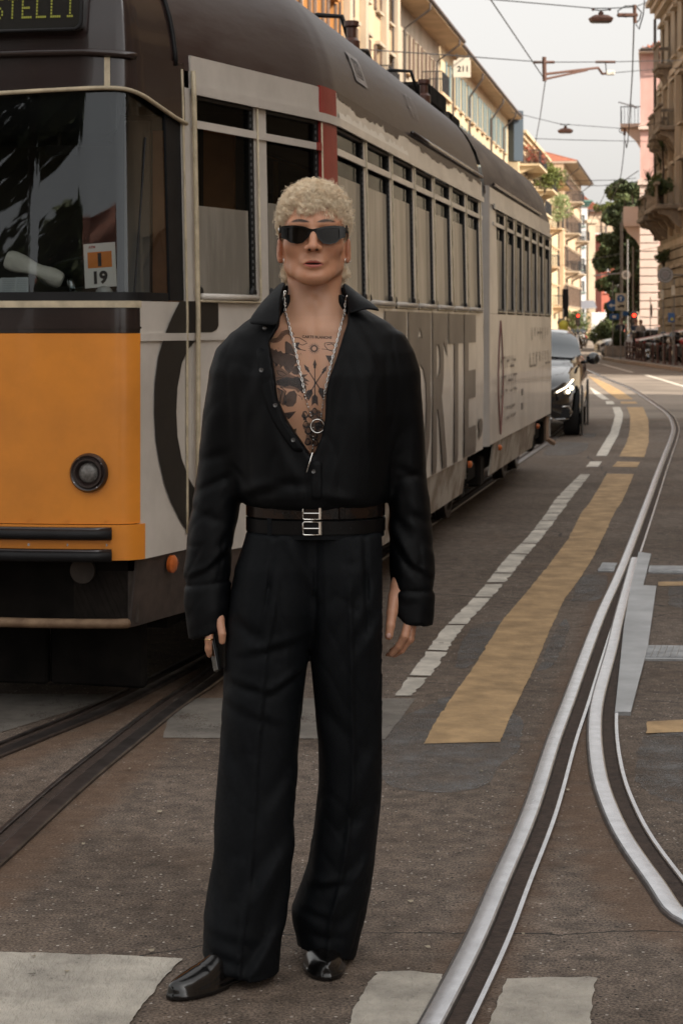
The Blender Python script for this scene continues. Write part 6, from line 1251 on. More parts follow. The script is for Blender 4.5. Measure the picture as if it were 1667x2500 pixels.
vl = [(700, 700), (682, 760), (680, 796), (656, 836), (662, 870), (670, 913), (678, 976), (704, 1032), (732, 1074), (757, 1112)]; vr = [(834, 700), (851, 742), (848, 789), (838, 819), (823, 870), (804, 923), (795, 966), (794, 1019), (785, 1066), (766, 1112)]
def vx(pts): w = np.array([W(*p, 4.745) for p in pts])[::-1]; return w[:, 2], w[:, 0]
vlz, vlx = vx(vl); vrz, vrx = vx(vr)
def shirt_f(P):
    d, xc, yc = loftd(P, T_TORSO, 2.15); front = np.clip((YM - P[1]) / .05, 0, 1); x, y, z = P
    d = d + front * (fold(P, 560, 1140, 640, 1112, .016, .0, s=.010) + fold(P, 640, 1112, 706, 1118, .014, .005, s=-.006) + fold(P, 720, 1135, 830, 1165, .016, 0, s=.008) + fold(P, 706, 1060, 703, 1160, .005, .0035) + fold(P, 600, 900, 640, 1060, .05, -.006) + fold(P, 860, 860, 840, 1080, .045, -.007) + fold(P, 800, 830, 760, 1010, .022, .006) + fold(P, 575, 830, 590, 1080, .020, .007) + fold(P, 885, 880, 880, 1110, .022, .008) + fold(P, 548, 900, 560, 1120, .016, .007) + fold(P, 780, 1000, 740, 1130, .02, .0, s=.006) + fold(P, 640, 1000, 690, 1090, .018, .0, s=-.006) + fold(P, 620, 760, 575, 900, .02, .0, s=.006) + fold(P, 820, 760, 890, 860, .02, .0, s=-.006))
    n1_ = np_noise((x * 1.2, y, z * .30), 34, 23); d = d + front * .0016 * np.exp(-(n1_ / .10) ** 2)
    d = d + .0018 * np_noise((x * 1.3, y, z * .35), 48, 21) * np.clip((1.5 - z) / .3, .2, 1)
    for tab, sgn, seed in ((T_SLL, -1, 31), (T_SLR, 1, 32)):
        s_, sxc, syc = loftd(P, tab, 2.2)
        s_ = s_ + .0024 * np_noise((x * .5, y * .6, z + sgn * .45 * x + .3 * y), 62, seed) * np.exp(-((z - .95) / .20) ** 2) + .0014 * np_noise((x, y, z * .4), 70, seed + 5)
        n2_ = np_noise((x * .6, y * .5, z + sgn * .7 * x), 46, seed + 9); s_ = s_ + .0022 * np.exp(-(n2_ / .11) ** 2) * (.35 + .65 * np.exp(-((z - .98) / .16) ** 2))
        if sgn < 0: s_ = s_ + fold(P, 425, 1335, 475, 1310, .010, 0, s=.009) + fold(P, 475, 1310, 530, 1262, .010, 0, s=.009) + fold(P, 450, 1130, 530, 1090, .010, .004, s=.004) + fold(P, 440, 1180, 520, 1210, .012, .004) + fold(P, 470, 1060, 530, 1040, .012, .004)
        else: s_ = s_ + fold(P, 995, 1335, 945, 1300, .010, 0, s=-.009) + fold(P, 945, 1300, 905, 1240, .011, 0, s=-.010) + fold(P, 900, 1180, 950, 1250, .013, .006) + fold(P, 915, 1080, 975, 1105, .010, .004) + fold(P, 920, 1105, 978, 1090, .008, .004) + fold(P, 985, 1200, 930, 1190, .012, .004)
        d = smin(d, s_, .020)
        # cuff seam and open cuff
        zz = zx(0, 1340 if sgn < 0 else 1350, YM)[1] + (sgn * -.10) * (x - (-.37 if sgn < 0 else .13)) * (1.1 if sgn < 0 else .25)
        side = x < -.23 if sgn < 0 else x > .055
        d = d + side * (.0045 * np.exp(-((z - zz + .002) / .0035) ** 2) - .003 * np.clip((zz - z) / .01, 0, 1))
        inner = np.maximum(np.abs((x - sxc) / ( .034)), 0) ** 2 + ((y - syc) / .046) ** 2; d = np.where(side, np.maximum(d, np.minimum((1 - np.sqrt(inner)) * .04, (zz - .012) - z + 0 * x) * 1.0 if False else np.maximum(-1e3, np.minimum((1 - np.sqrt(inner)) * .04, (zz - .01) - z))), d)
    # lower edges of the cuffs
    a0 = zx(435, 1467); a1 = zx(526, 1438); cutl = a0[1] + (x - a0[0]) * (a1[1] - a0[1]) / (a1[0] - a0[0]); b0 = zx(899, 1398); b1 = zx(930, 1428); b2 = zx(990, 1434)
    cutr = np.interp(x, [b0[0] - .01, b0[0], b1[0], b2[0]], [b0[1] + .012, b0[1], b1[1], b2[1]])
    d = np.where(x < -.23, np.maximum(d, cutl - z), d); d = np.where(x > .055, np.maximum(d, cutr - z), d)
    # the open front and the neck hole
    xl = np.interp(z, vlz, vlx); xr = np.interp(z, vrz, vrx); v_ = np.maximum(np.maximum(xl - x, x - xr), np.maximum(y - 4.845, vlz[0] - z)); d = smax(d, -v_, .003)
    nk = np.maximum(np.sqrt(((x + .066) / .076) ** 2 + ((y - 4.888) / .078) ** 2) - 1, 0 * z) * 0 + (np.sqrt(((x + .066)) ** 2 + ((y - 4.888)) ** 2) - .070); d = smax(d, -np.maximum(nk, 1.575 - z), .004)
    return d
SV, SQ = snet(shirt_f, np.arange(-.42, .25, .0046), np.arange(4.68, 5.05, .0060), np.arange(.80, 1.72, .0050)); SV = relax(SV, SQ, 2, .4)
M_silk = mat('black_silk', (.0022, .0026, .0033), .50, spec=.13, var=.15, vscale=60, bump=.0004, bscale=500); M_wool = mat('black_wool', (.0042, .0051, .0064), .60, spec=.12, var=.2, vscale=90, bump=.0005, bscale=700)
shirt = mo('shirt', SV, SQ, M_silk)
bvh_shirt = BVHTree.FromPolygons([tuple(v) for v in SV], [tuple(q) for q in SQ])
def sheet(name, rows, m, parent, th=.0026, sub=2, smooth=True):
    b = MB().grid(np.array(rows) - MO); o = b.build(name, m, parent, smooth=smooth); s1 = o.modifiers.new('sub', 'SUBSURF'); s1.levels = s1.render_levels = sub; s2 = o.modifiers.new('sol', 'SOLIDIFY'); s2.thickness = th; s2.offset = 0; return o
w = W
# collar: band round the neck and two leaves
rows = []
for zt, rr_ in ((1.585, .074), (1.612, .078), (1.640, .080), (1.652, .082)):
    rows.append([(-.066 + rr_ * math.sin(a) * 1.02, 4.888 + rr_ * math.cos(a) * .98, zt + .022 * math.cos(a) - .008) for a in np.linspace(-2.0, 2.0, 15)])
sheet('collar_band', rows, M_silk, shirt)
rows = [[(-.066 + rr_ * math.sin(a) * 1.02, 4.890 + rr_ * math.cos(a) * .98, zt + .022 * math.cos(a) - .008) for a in np.linspace(-1.7, 1.7, 13)] for zt, rr_ in ((1.655, .083), (1.640, .092), (1.612, .102), (1.598, .110))]
sheet('collar_fold', rows, M_silk, shirt)
sheet('collar_leaf', [[w(700, 690, 4.87), w(690, 705, 4.845), w(684, 735, 4.80), w(683, 790, 4.752)], [w(688, 690, 4.885), w(672, 712, 4.850), w(664, 745, 4.795), w(668, 796, 4.748)], [w(676, 700, 4.885), w(652, 728, 4.845), w(638, 762, 4.786), w(640, 790, 4.752)], [w(664, 714, 4.890), w(640, 738, 4.845), w(618, 768, 4.792), w(602, 793, 4.768)]], M_silk, shirt)
sheet('collar_leaf', [[w(834, 692, 4.87), w(842, 712, 4.845), w(848, 740, 4.81), w(852, 770, 4.78)], [w(846, 694, 4.885), w(858, 712, 4.85), w(868, 736, 4.80), w(872, 758, 4.775)], [w(858, 704, 4.885), w(878, 722, 4.845), w(895, 738, 4.80), w(905, 752, 4.785)], [w(868, 712, 4.890), w(892, 730, 4.845), w(912, 744, 4.81), w(932, 763, 4.80)]], M_silk, shirt)
def surf(bvh, px, py, off=.0006): p = castp(bvh, px, py, off); return p if p is not None else W(px, py, 4.74)
# plackets follow the edges of the opening and the front seam
def strip(name, pts, wd, side, m, off=.0006):
    rows = []
    for px, py in pts:
        a = surf(bvh_shirt, px + side * 3, py, off); b2 = surf(bvh_shirt, px + side * wd, py, off); rows.append([a, (a + b2) / 2, b2])
    return sheet(name, rows, m, shirt, .0022, 1)
strip('placket', [(652, 850), (662, 900), (668, 950), (682, 1000), (704, 1045), (730, 1080), (748, 1104)], 30, -1, M_silk)
strip('placket', [(757, 1125), (756, 1150), (756, 1175), (756, 1200), (757, 1220)], 30, 1, M_silk)
for (px, py) in ((648, 804), (640, 905), (673, 990), (716, 1074), (765, 1151)):
    p = surf(bvh_shirt, px, py, .0045) - MO; bt = MB().lathe(((.0052, 0), (.0054, .0012), (.0046, .0022), (.0036, .0016), (.001, .0016)), p, (-.05, -1, .1), 14).build('button', mat('button_dark', (.05, .048, .046), .2, coat=.5), shirt, auto=40)
# ---------------- trousers
T_LL = [(1216, 566, 742, .112, 0), (1235, 562, 742, .116, 0), (1300, 541, 745, .128, 0), (1400, 524, 736, .132, 0), (1480, 516, 714, .125, 0), (1600, 512, 696, .114, -.012), (1700, 505, 686, .108, -.022), (1800, 499, 681, .104, -.032), (1950, 488, 675, .106, -.048), (2030, 479, 669, .108, -.056), (2100, 469, 658, .110, -.062), (2170, 464, 646, .114, -.068), (2215, 466, 643, .118, -.072), (2300, 478, 646, .120, -.075)]
T_RL = [(1216, 705, 883, .112, 0), (1235, 705, 886, .116, 0), (1300, 703, 893, .128, 0), (1400, 706, 895, .132, 0), (1480, 712, 892, .125, 0), (1600, 719, 888, .114, .008), (1700, 731, 884, .106, .016), (1800, 731, 879, .102, .024), (1900, 721, 868, .100, .034), (1980, 707, 860, .102, .042), (2050, 683, 850, .106, .050), (2085, 669, 843, .108, .054), (2120, 672, 835, .108, .058), (2160, 681, 824, .108, .062), (2210, 692, 812, .108, .066), (2280, 698, 806, .108, .07)]
def pants_f(P):
    x, y, z = P; a, axc, ayc = loftd(P, T_LL, 2.25); b, bxc, byc = loftd(P, T_RL, 2.25); fr = np.clip((YM - .01 - y) / .04, 0, 1)
    low = np.clip((.75 - z) / .2, 0, 1)
    a = a - .0075 * np.exp(-((x - axc + .012 * 0) / .006) ** 2) * (y < ayc) * np.clip((.98 - z) / .1, 0, 1); b = b - .0075 * np.exp(-((x - bxc - .004) / .006) ** 2) * (y < byc) * np.clip((.98 - z) / .1, 0, 1)
    f_ = lambda *q, **k_: fold(P, *q, Y=4.74, **k_)
    fa = (f_(632, 1250, 604, 1450, .006, .006) + f_(660, 1260, 770, 1450, .016, 0, s=.006) + f_(640, 1290, 700, 1400, .02, .004) + f_(545, 1430, 610, 1470, .016, .005, s=.003) + f_(570, 1500, 690, 1470, .014, 0, s=.009) + f_(540, 1570, 620, 1590, .012, .003, s=.008) + f_(620, 1590, 705, 1540, .012, .0, s=.009) + f_(530, 1620, 640, 1660, .016, 0, s=.006) + f_(520, 1700, 560, 1790, .02, .005) + f_(680, 1760, 600, 1880, .022, 0, s=.006) + f_(660, 1930, 560, 2060, .024, 0, s=.010) + f_(500, 1980, 520, 2120, .02, .007) + f_(480, 2130, 590, 2150, .018, .0, s=.005) + f_(650, 2020, 590, 2160, .02, .008) + f_(470, 2175, 560, 2200, .012, .005) + f_(640, 2120, 560, 2230, .016, 0, s=.008) + f_(500, 2235, 600, 2225, .01, .004))
    fb = (f_(838, 1250, 845, 1430, .006, .006) + f_(860, 1310, 770, 1460, .018, .004) + f_(880, 1400, 800, 1520, .02, 0, s=.006) + f_(720, 1600, 790, 1700, .02, .004) + f_(870, 1700, 800, 1820, .025, 0, s=.006) + f_(855, 1860, 760, 1960, .024, .004, s=.006) + f_(690, 2060, 800, 2040, .014, 0, s=.009) + f_(845, 1980, 760, 2090, .018, 0, s=.009) + f_(680, 2110, 760, 2130, .012, .005, s=.004) + f_(830, 2090, 770, 2160, .014, .006) + f_(700, 2170, 800, 2180, .010, .004))
    fc = f_(726, 1245, 724, 1480, .0045, .004) + f_(745, 1260, 750, 1420, .006, -.002)
    fa = fa * 1.45; fb = fb * 1.45; mid = np.clip((x - (zx(724, 1300)[0])) / .02, 0, 1); a = a + fr * (fa + fc); b = b + fr * (fb + fc)
    n3_ = np_noise((x, y * .6, z * .8 + x * .6), 26, 45); a = a + .0022 * np_noise((x, y, z * .5), 45, 41) + .0020 * np.exp(-(n3_ / .07) ** 2); b = b + .0022 * np_noise((x, y, z * .5), 45, 42) + .0020 * np.exp(-(n3_ / .07) ** 2)
    d = smin(a, b, .012 + .02 * np.clip((z - .80) / .1, 0, 1))
    h0, h1_, h2_, h3_ = zx(467, 2212, 4.70), zx(520, 2242, 4.68), zx(582, 2262, 4.66), zx(645, 2240, 4.72); cl = np.interp(x, [h0[0], h1_[0], h2_[0], h3_[0]], [h0[1], h1_[1], h2_[1], h3_[1]]) 
    g0, g1, g2 = zx(690, 2182, 4.84), zx(760, 2192, 4.82), zx(808, 2206, 4.86); cr = np.interp(x, [g0[0], g1[0], g2[0]], [g0[1], g1[1], g2[1]])
    isl = x < zx(660, 2200, 4.75)[0]; cut = np.where(isl, np.maximum(cl - .35 * np.clip(y - 4.72, 0, .2) * .25, .006), np.maximum(cr - .25 * np.clip(y - 4.86, 0, .2), .008)); d = np.maximum(d, cut - z)
    hol = np.where(isl, a, b) + .012; hol = np.maximum(hol, z - cut - .035); return np.maximum(d, -hol)
TV, TQ = snet(pants_f, np.arange(-.43, .10, .0046), np.arange(4.60, 5.06, .0058), np.arange(-.01, 1.10, .0060)); TV = relax(TV, TQ, 2, .4)
pants = mo('trousers', TV, TQ, M_wool); bvh_p = BVHTree.FromPolygons([tuple(v) for v in TV], [tuple(q) for q in TQ])
def ringband(zt, zb, grow, ex=2.2, n=64):
    z0 = (zt + zb) / 2; T = np.array([(CZ - (r[0] * K - HY) / F * YM, ((r[1] + r[2]) / 2 * K - CX) / F * YM, (r[2] - r[1]) / 2 * K / F * YM, r[3]) for r in [(1150, 568, 880, .120), (1180, 571, 879, .118), (1230, 566, 884, .118)]])[::-1]
    xc, rx_, ry_ = (np.interp(z0, T[:, 0], T[:, i]) for i in (1, 2, 3)); out = []
    for a in np.linspace(0, 2 * math.pi, n, endpoint=False): c_, s_ = math.cos(a), math.sin(a); q = (abs(c_) ** ex + abs(s_) ** ex) ** (-1 / ex); out.append((xc + (rx_ + grow) * q * c_, YM + (ry_ + grow) * q * s_))
    return out
def belt(y0, y1, m, grow, nm, lab=None):
    zt, zb = (CZ - (p - HY) / F * 4.735 for p in (y0, y1)); o_, i_ = ringband(zt, zb, grow), ringband(zt, zb, grow - .004); n = len(o_); b = MB(); R_ = [[(x, y, zb) for x, y in i_], [(x, y, zb) for x, y in o_], [(x, y, (zt + zb) / 2) for x, y in o_], [(x, y, zt) for x, y in o_], [(x, y, zt) for x, y in i_]]
    b.grid(np.array(R_) - MO, closed=True); o = b.build(nm, m, man, auto=50); o['label'] = lab
    zc = (zt + zb) / 2; h = (zt - zb) * .50; yf = YM - .118 - grow - .004 - MO[1]
    def X(px): return (px - CX) / F * 4.735 - MO[0]
    pts = [(X(740), zc - h + .003), (X(740), zc + h - .003), (X(743), zc + h), (X(786), zc + h), (X(786), zc - h), (X(743), zc - h), (X(740), zc - h + .003)]
    bk = MB().tube([(x, yf, z) for x, z in pts], .0018, 8).build('buckle', M_silver, o, smooth=True); MB().box((X(781), yf - .002, zc), (.006, .004, h * 2.0), 0, .0008).build('buckle_bar', M_silver, bk); MB().tube([(X(742), yf - .002, zc), (X(780), yf - .003, zc)], .0014, 6).build('prong', M_silver, bk)
    MB().box((X(765), yf + .001, zc), (.038, .002, h * 1.5)).build('belt_tip', m, o)
    for px in ((690, 706, 722, 800, 820, 840) if y0 < 1250 else (722, 806, 832, 856)): MB().lathe(((.0016, 0), (.0016, .0006)), (X(px), yf + .0035 + .35 * (X(px) - X(765)) ** 2, zc), (0, -1, 0), 8).build('hole', M_rubber, o)
    for px in (836,) if y0 < 1250 else (): MB().box((X(px), yf + .003, zc), (.014, .004, h * 1.95), 0, .001).build('keeper', m, o)
belt(1237, 1267, mat('tortoise_leather', (.016, .008, .005), .25, col2=(.004, .003, .003), vscale=26, spec=.25, cut=(.42, .58)), .005, 'belt', 'upper glossy tortoise brown belt')
belt(1273, 1305, mat('black_leather', (.004, .0035, .0035), .42, var=.3, vscale=30, spec=.15), .004, 'belt', 'lower black leather belt')
q = ringband(0, .0 + 2.2, 0); zt, zb = (CZ - (p - HY) / F * 4.735 for p in (1272, 1318)); q = ringband(zt, zb, .0008); b = MB().grid(np.array([[(x, y, z) for x, y in q] for z in (zb, zt)]) - MO, closed=True); b.build('waistband', M_wool, pants, smooth=True)
for px, py0, py1 in ((658, 1266, 1326), (876, 1266, 1322)):
    xc = (px - CX) / F * 4.75 - MO[0]; yb = -.118 + .10 * abs(xc / .15) ** 3 - .012
    MB().box((xc, yb, (CZ - (py0 + py1) / 2 / F * 4.74 + HY / F * 4.74)), (.012, .004, (py1 - py0) / F * 4.74), math.copysign(.25, xc) * .8, .001).build('belt_loop', M_wool, pants)
# ---------------- shoes
M_shoe = mat('black_polished_leather', (.004, .0035, .0035), .20, coat=.25, spec=.5)
def shoe(heel, toe, lab, wf=1.):
    heel = np.array([*heel, 0.]); toe = np.array([*toe, 0.]); u = toe - heel; L = np.linalg.norm(u); u /= L; v = np.array([-u[1], u[0], 0]); s = L / .31
    def f(P):
        a = ((P[0] - heel[0]) * u[0] + (P[1] - heel[1]) * u[1]) / s; b = ((P[0] - heel[0]) * v[0] + (P[1] - heel[1]) * v[1]) / s; z = P[2] / s + 0 * a
        ga = np.linspace(-.05, .36, 200); kr = np.exp(-np.linspace(-2.2, 2.2, 17) ** 2); kr /= kr.sum(); wt_ = np.convolve(np.pad(np.interp(ga, [0, .03, .08, .15, .21, .26, .29, .305, .312], [.012, .031, .034, .038, .047, .041, .031, .020, .006]), 8, 'edge'), kr, 'valid'); ht_ = np.convolve(np.pad(np.interp(ga, [0, .04, .10, .16, .20, .26, .30, .312], [.070, .082, .088, .074, .058, .042, .033, .024]), 8, 'edge'), kr, 'valid'); w_ = np.interp(a, ga, wt_) * wf; h_ = np.interp(a, ga, ht_)
        q = np.sqrt((b / w_) ** 2 + (np.clip(z - .012, 0, 1) / h_) ** 2) - 1; d = q * np.minimum(w_, h_) * .8; d = np.maximum(d, np.maximum(-a, a - .312)); d = d + .0012 * np.exp(-((a - .215 + 1.2 * b ** 2 * 8) / .004) ** 2) * (z > .03)
        sole = np.maximum(np.maximum(np.abs(b) - w_ - .0035, z - .016), np.maximum(-a - .002, a - .315)); sole = np.maximum(sole, -np.maximum(np.abs(a - .11) - .045, z - .006)); return np.minimum(np.maximum(d, .010 - z), np.maximum(sole, -z)) * s
    lo = np.minimum(heel, toe) - .07; hi = np.maximum(heel, toe) + .07; Vv, Qq = snet(f, np.arange(lo[0], hi[0], .0034), np.arange(lo[1], hi[1], .0034), np.arange(-.004, .11, .0030)); Vv = relax(Vv, Qq, 6, .5); o = mo('shoe', Vv, Qq, M_shoe); o['label'] = lab
shoe((-.185, 4.815), (-.395, 4.60), 'black shoe pointing outward, at the left'); shoe((-.060, 5.04), (-.034, 4.735), 'black shoe pointing at the camera', 1.08)
# ---------------- necklace
nl = thing('necklace', None, None, (0, 0, 0)); nl.parent = man
def lift(pts, off=.004):
    out = []
    for p in pts:
        s = TT(*p); a = castp(bvh_body, *s, off); b2 = castp(bvh_shirt, *s, off); c = [q for q in (a, b2) if q is not None]; out.append(min(c, key=lambda q: q[1]) if c else W(*s, 4.76))
    return np.array(out)
def resample(pts, st):
    P = np.array(pts, float); d = np.concatenate([[0], np.cumsum(np.linalg.norm(np.diff(P, axis=0), axis=1))]); n = int(d[-1] / st) + 1; t = np.linspace(0, d[-1], n); return np.stack([np.interp(t, d, P[:, i]) for i in range(P.shape[1])], 1)
Ls = [(452, 50), (440, 150), (455, 260), (480, 350), (510, 480), (545, 600), (580, 760), (620, 950), (650, 1100), (690, 1300), (735, 1450), (765, 1540)]; Rs = [(1158, 110), (1140, 250), (1100, 400), (1060, 560), (1015, 740), (985, 850), (955, 1000), (925, 1130), (905, 1240), (885, 1350), (872, 1460), (862, 1525)]; Ds = [(765, 1545), (778, 1620), (775, 1720), (765, 1850), (745, 1940)]
ch = MB(); th = MB(); bd = MB()
for S_ in (Ls, Rs, Ds):
    P3 = resample(lift(resample(S_, 25), .0045), .0072)
    for i in range(len(P3) - 1):
        a, c = P3[i] - MO, P3[i + 1] - MO; u = (c - a); L = np.linalg.norm(u); u /= L; s = np.cross(u, (0, 1, 0)) if i % 2 == 0 else np.array([0, -1., 0]) * 1.0; s = s / np.linalg.norm(s) * .0021
        up = (P3[i][2] - 1.40) > 0 and S_ is not Ds
        if up: ch.tube([a - u * .0012, a + s, c - s * 0 + s, c + u * .0012, c - s, a - s, a - u * .0012], .0012, 5)
        else:
            th.tube([a, c], .0008, 4)
            if i % 3 != 1: bd.lathe(((.0004, -.0021), (.0018, -.0012), (.0021, 0), (.0018, .0012), (.0004, .0021)), a, 'z', 7)
ch.build('chain', M_silver, nl, smooth=True, kind='stuff'); th.build('fine_chain', M_silver, nl, kind='stuff'); bd.build('beads', M_silver, nl, smooth=True, kind='stuff')
c = lift([(830, 1597)], .005)[0] - MO; torus(c, .0162, .0018, (0.05, 1, -.05), 36).build('ring_pendant', M_silver, nl, smooth=True); a = lift([(745, 1940)], .010)[0] - MO; c = lift([(700, 2130)], .008)[0] - MO; a[1] = min(a[1], c[1]) - .002; MB().tube([a, c], [.0016, .0014], 8).build('bar_pendant', M_silver, nl, smooth=True)
# rings on the fingers and nails
c = ZL(440, 895, 4.792) - MO; torus(c, .0102, .0017, (0.05, .1, 1), 20).build('finger_ring', M_gold, man, smooth=True); c = ZH(560, 1880, 4.822) - MO; torus(c, .0100, .0012, (.75, .1, .6), 20).build('finger_ring', M_silver, man, smooth=True)
nm_ = mat('nail', (.50, .30, .25), .25, coat=.3)
def nail(c, n, r=.0062):
    b = MB(); n = Vector(n).normalized(); b.lathe(((r, 0), (r * .85, .0012), (r * .4, .0018), (.0001, .0019)), Vector(c) + n * .0001, n, 14); b.build('nail', nm_, body, smooth=True)
nail(ZH(335, 1555, 4.7690) - MO, (-.1, -1, -.05), .0066)
# ---------------- phone in his right hand
ph = thing('phone', 'slim black phone held edge on in the lowered hand at the left', 'phone', tuple(ZL(640, 1330, 4.82)), R(-74)); ph.rotation_euler = (R(8), R(-14), R(-76))
MB().box((0, 0, .012), (.060, .0085, .120), 0, .0035).build('phone_body', mat('phone_case', (.006, .007, .008), .4, spec=.3), ph, auto=50); MB().box((0, -.0046, .012), (.055, .0008, .114)).build('screen', mat('phone_glass', (.02, .016, .012), .08, coat=.8), ph)
q = MB(); q.box((.014, .0052, .052), (.024, .002, .026), 0, .0008); q.build('camera_bump', M_rubber, ph)
# ================================================================ OVERHEAD LINES
M_wire = mat('black_cable', (.02, .02, .022), .6); M_rustm = mat('rusted_bracket', (.10, .045, .03), .7, var=.4, vscale=20); M_lampc = mat('lamp_copper', (.16, .07, .045), .55, var=.3, vscale=8)
ZC = lambda x, y, Y: W(1200 + x * .2978, y * .2978, Y)
def wire(name, label, pts, r=.012, sag=0., cat='cable', group=None):
    P = [np.array(p) for p in pts]; out = []
    for a, b in zip(P[:-1], P[1:]):
        for t in np.linspace(0, 1, 8)[:-1]: q = a + (b - a) * t; q = q - np.array([0, 0, sag * 4 * t * (1 - t)]); out.append(q)
    out.append(P[-1]); b_ = MB().tube(out, r, 5); return b_.build(name, M_wire, center=True, label=label, cat=cat, group=group)
def far_left(p, Y): return np.array(p)
wire('contact_wire', 'trolley wire crossing the top of the sky down to the bracket arm', [W(1120, -120, 30), ZC(0, 10, 36), ZC(425, 640, 46)], .013)
wire('contact_wire', 'trolley wire running from the bracket arm down behind the tram roof', [ZC(438, 655, 46), ZC(395, 960, 60), ZC(350, 1200, 72)], .013)
wire('span_wire', 'span wire carrying the rusty bracket arm across the street', [W(905, 122, 37), W(1127, 137, 38.5), ZC(425, 510, 46), ZC(930, 508, 50), ZC(1560, 494, 56)], .011)
wire('span_wire', 'highest span wire, holding the nearer street lamp', [ZC(-60, -10, 34), ZC(830, 68, 38), ZC(965, 68, 38.6), ZC(1170, 58, 40), ZC(1260, 20, 43)], .011)
wire('span_wire', 'short guy wire from the arm to the palazzo', [ZC(985, 598, 50), ZC(1240, 575, 60), ZC(1560, 552, 72)], .010)
wire('span_wire', 'thin span wire holding the farther street lamp', [ZC(160, 920, 62), ZC(565, 1018, 66), ZC(640, 1022, 66.5), ZC(1090, 1055, 72), ZC(1400, 1000, 85)], .010)
wire('span_wire', 'level wire crossing just above the middle tram section', [ZC(350, 1136, 60), ZC(700, 1148, 66), ZC(1370, 1162, 84)], .011)
wire('feeder_cable', 'long vertical feeder cable hanging at the right of the sky', [ZC(1163, 190, 40), ZC(1150, 600, 46), ZC(1125, 1000, 54), ZC(1112, 1170, 58), ZC(1102, 1212, 59), ZC(1092, 1150, 59)], .016)
wire('feeder_cable', 'second cable hanging below the first down to the wire junction', [ZC(1088, 1060, 72), ZC(1080, 1250, 78), ZC(1060, 1420, 84), ZC(1043, 1500, 88)], .018)
wire('contact_wire', 'pair of far trolley wires meeting at the junction, left one', [ZC(1043, 1500, 88), ZC(960, 1560, 94), ZC(925, 1590, 97), ZC(880, 1680, 110), W(1438, 550, 140)], .018)
wire('contact_wire', 'far trolley wire running down to the street end', [ZC(1200, 1400, 80), ZC(1043, 1505, 88), ZC(960, 1680, 110), W(1462, 540, 140)], .018)
wire('span_wire', 'upper of two far level wires beside the palazzo', [ZC(505, 1484, 80), ZC(1043, 1476, 88), ZC(1180, 1460, 92)], .014); wire('span_wire', 'lower of two far level wires beside the palazzo', [ZC(440, 1520, 80), ZC(900, 1522, 88), ZC(1200, 1488, 92)], .014)
wire('span_wire', 'lowest thin wire crossing in front of the far houses', [W(1370, 648, 90), W(1520, 618, 100), W(1625, 600, 92)], .010)
# bracket arm
a = thing('bracket_arm', 'rusty hinged bracket arm holding the trolley wire in the sky', 'bracket', tuple(ZC(428, 510, 46))); o = ZC(428, 510, 46)
MB().tube([o * 0 + (0, 0, .12), ZC(432, 665, 46) - o], .05, 8).build('post', M_rustm, a); MB().tube([ZC(438, 608, 46) - o, ZC(870, 556, 49.5) - o, ZC(905, 606, 50) - o, ZC(935, 602, 50) - o], .032, 7).build('upper_tube', M_rustm, a); MB().tube([ZC(440, 648, 46) - o, ZC(780, 575, 48.7) - o], .028, 7).build('lower_tube', M_rustm, a); MB().tube([ZC(930, 508, 50) - o, ZC(938, 600, 50) - o], .014, 5).build('hanger', M_wire, a)
for q in ((425, 510, 46), (930, 508, 50)): c = ZC(*q) - o; MB().tube([c + (-.25, 0, 0), c + (.25, 0, 0)], .035, 6).build('clamp', M_rustm, a)
MB().box(ZC(970, 598, 50) - o, (.22, .08, .12), 0, .02).build('insulator', M_white, a)
def street_lamp(px, py, Y, w_, label, hooks):
    k_ = w_ / 1.25
    c = ZC(px, py, Y); t = thing('street_lamp', label, 'street lamp', tuple(c)); b = MB(); L = w_ / 2
    rows = [[(x * L * s, y * .17 * s, z) for x, y in ((-1, -.3), (-.86, -.9), (.86, -.9), (1, -.3), (1, .3), (.86, .9), (-.86, .9), (-1, .3))] for s, z in ((.35, .20 * k_), (.62, .17 * k_), (1, .02 * k_), (1, .0), (.86, -.16 * k_), (.80, -.17 * k_))]
    b.grid(np.array(rows), closed=True); b.add(rows[0], [tuple(range(7, -1, -1))]); b.build('housing', M_lampc, t, auto=40); MB().box((0, 0, -.175 * k_), (w_ * .72, w_ * .25, .03), 0, .01).build('glass', mat('lamp_glass', (.35, .34, .33), .3), t); MB().lathe(((.13 * k_, .2 * k_), (.15 * k_, .30 * k_), (.08 * k_, .38 * k_), (.03 * k_, .45 * k_)), (0, 0, 0), n=10).build('mount', M_rustm, t, auto=40)
    for q in hooks: d = ZC(*q) - c; MB().tube([(0, 0, .42 * k_), d], .012, 5).build('hanger', M_wire, t); MB().box(d, (.05, .04, .05), 0, .01).build('clamp', M_rustm, t)
street_lamp(893, 155, 38.3, 1.55 * .30 * 1.0 * 38.3 / 38.3 * 1.02, 'nearer rusty street lamp hanging on the span wire near the top', ((828, 78, 38), (965, 78, 38.6)))
street_lamp(602, 1072, 66.3, .52, 'smaller and farther street lamp hanging above the tram roof', ((565, 1018, 66), (628, 1020, 66.5)))
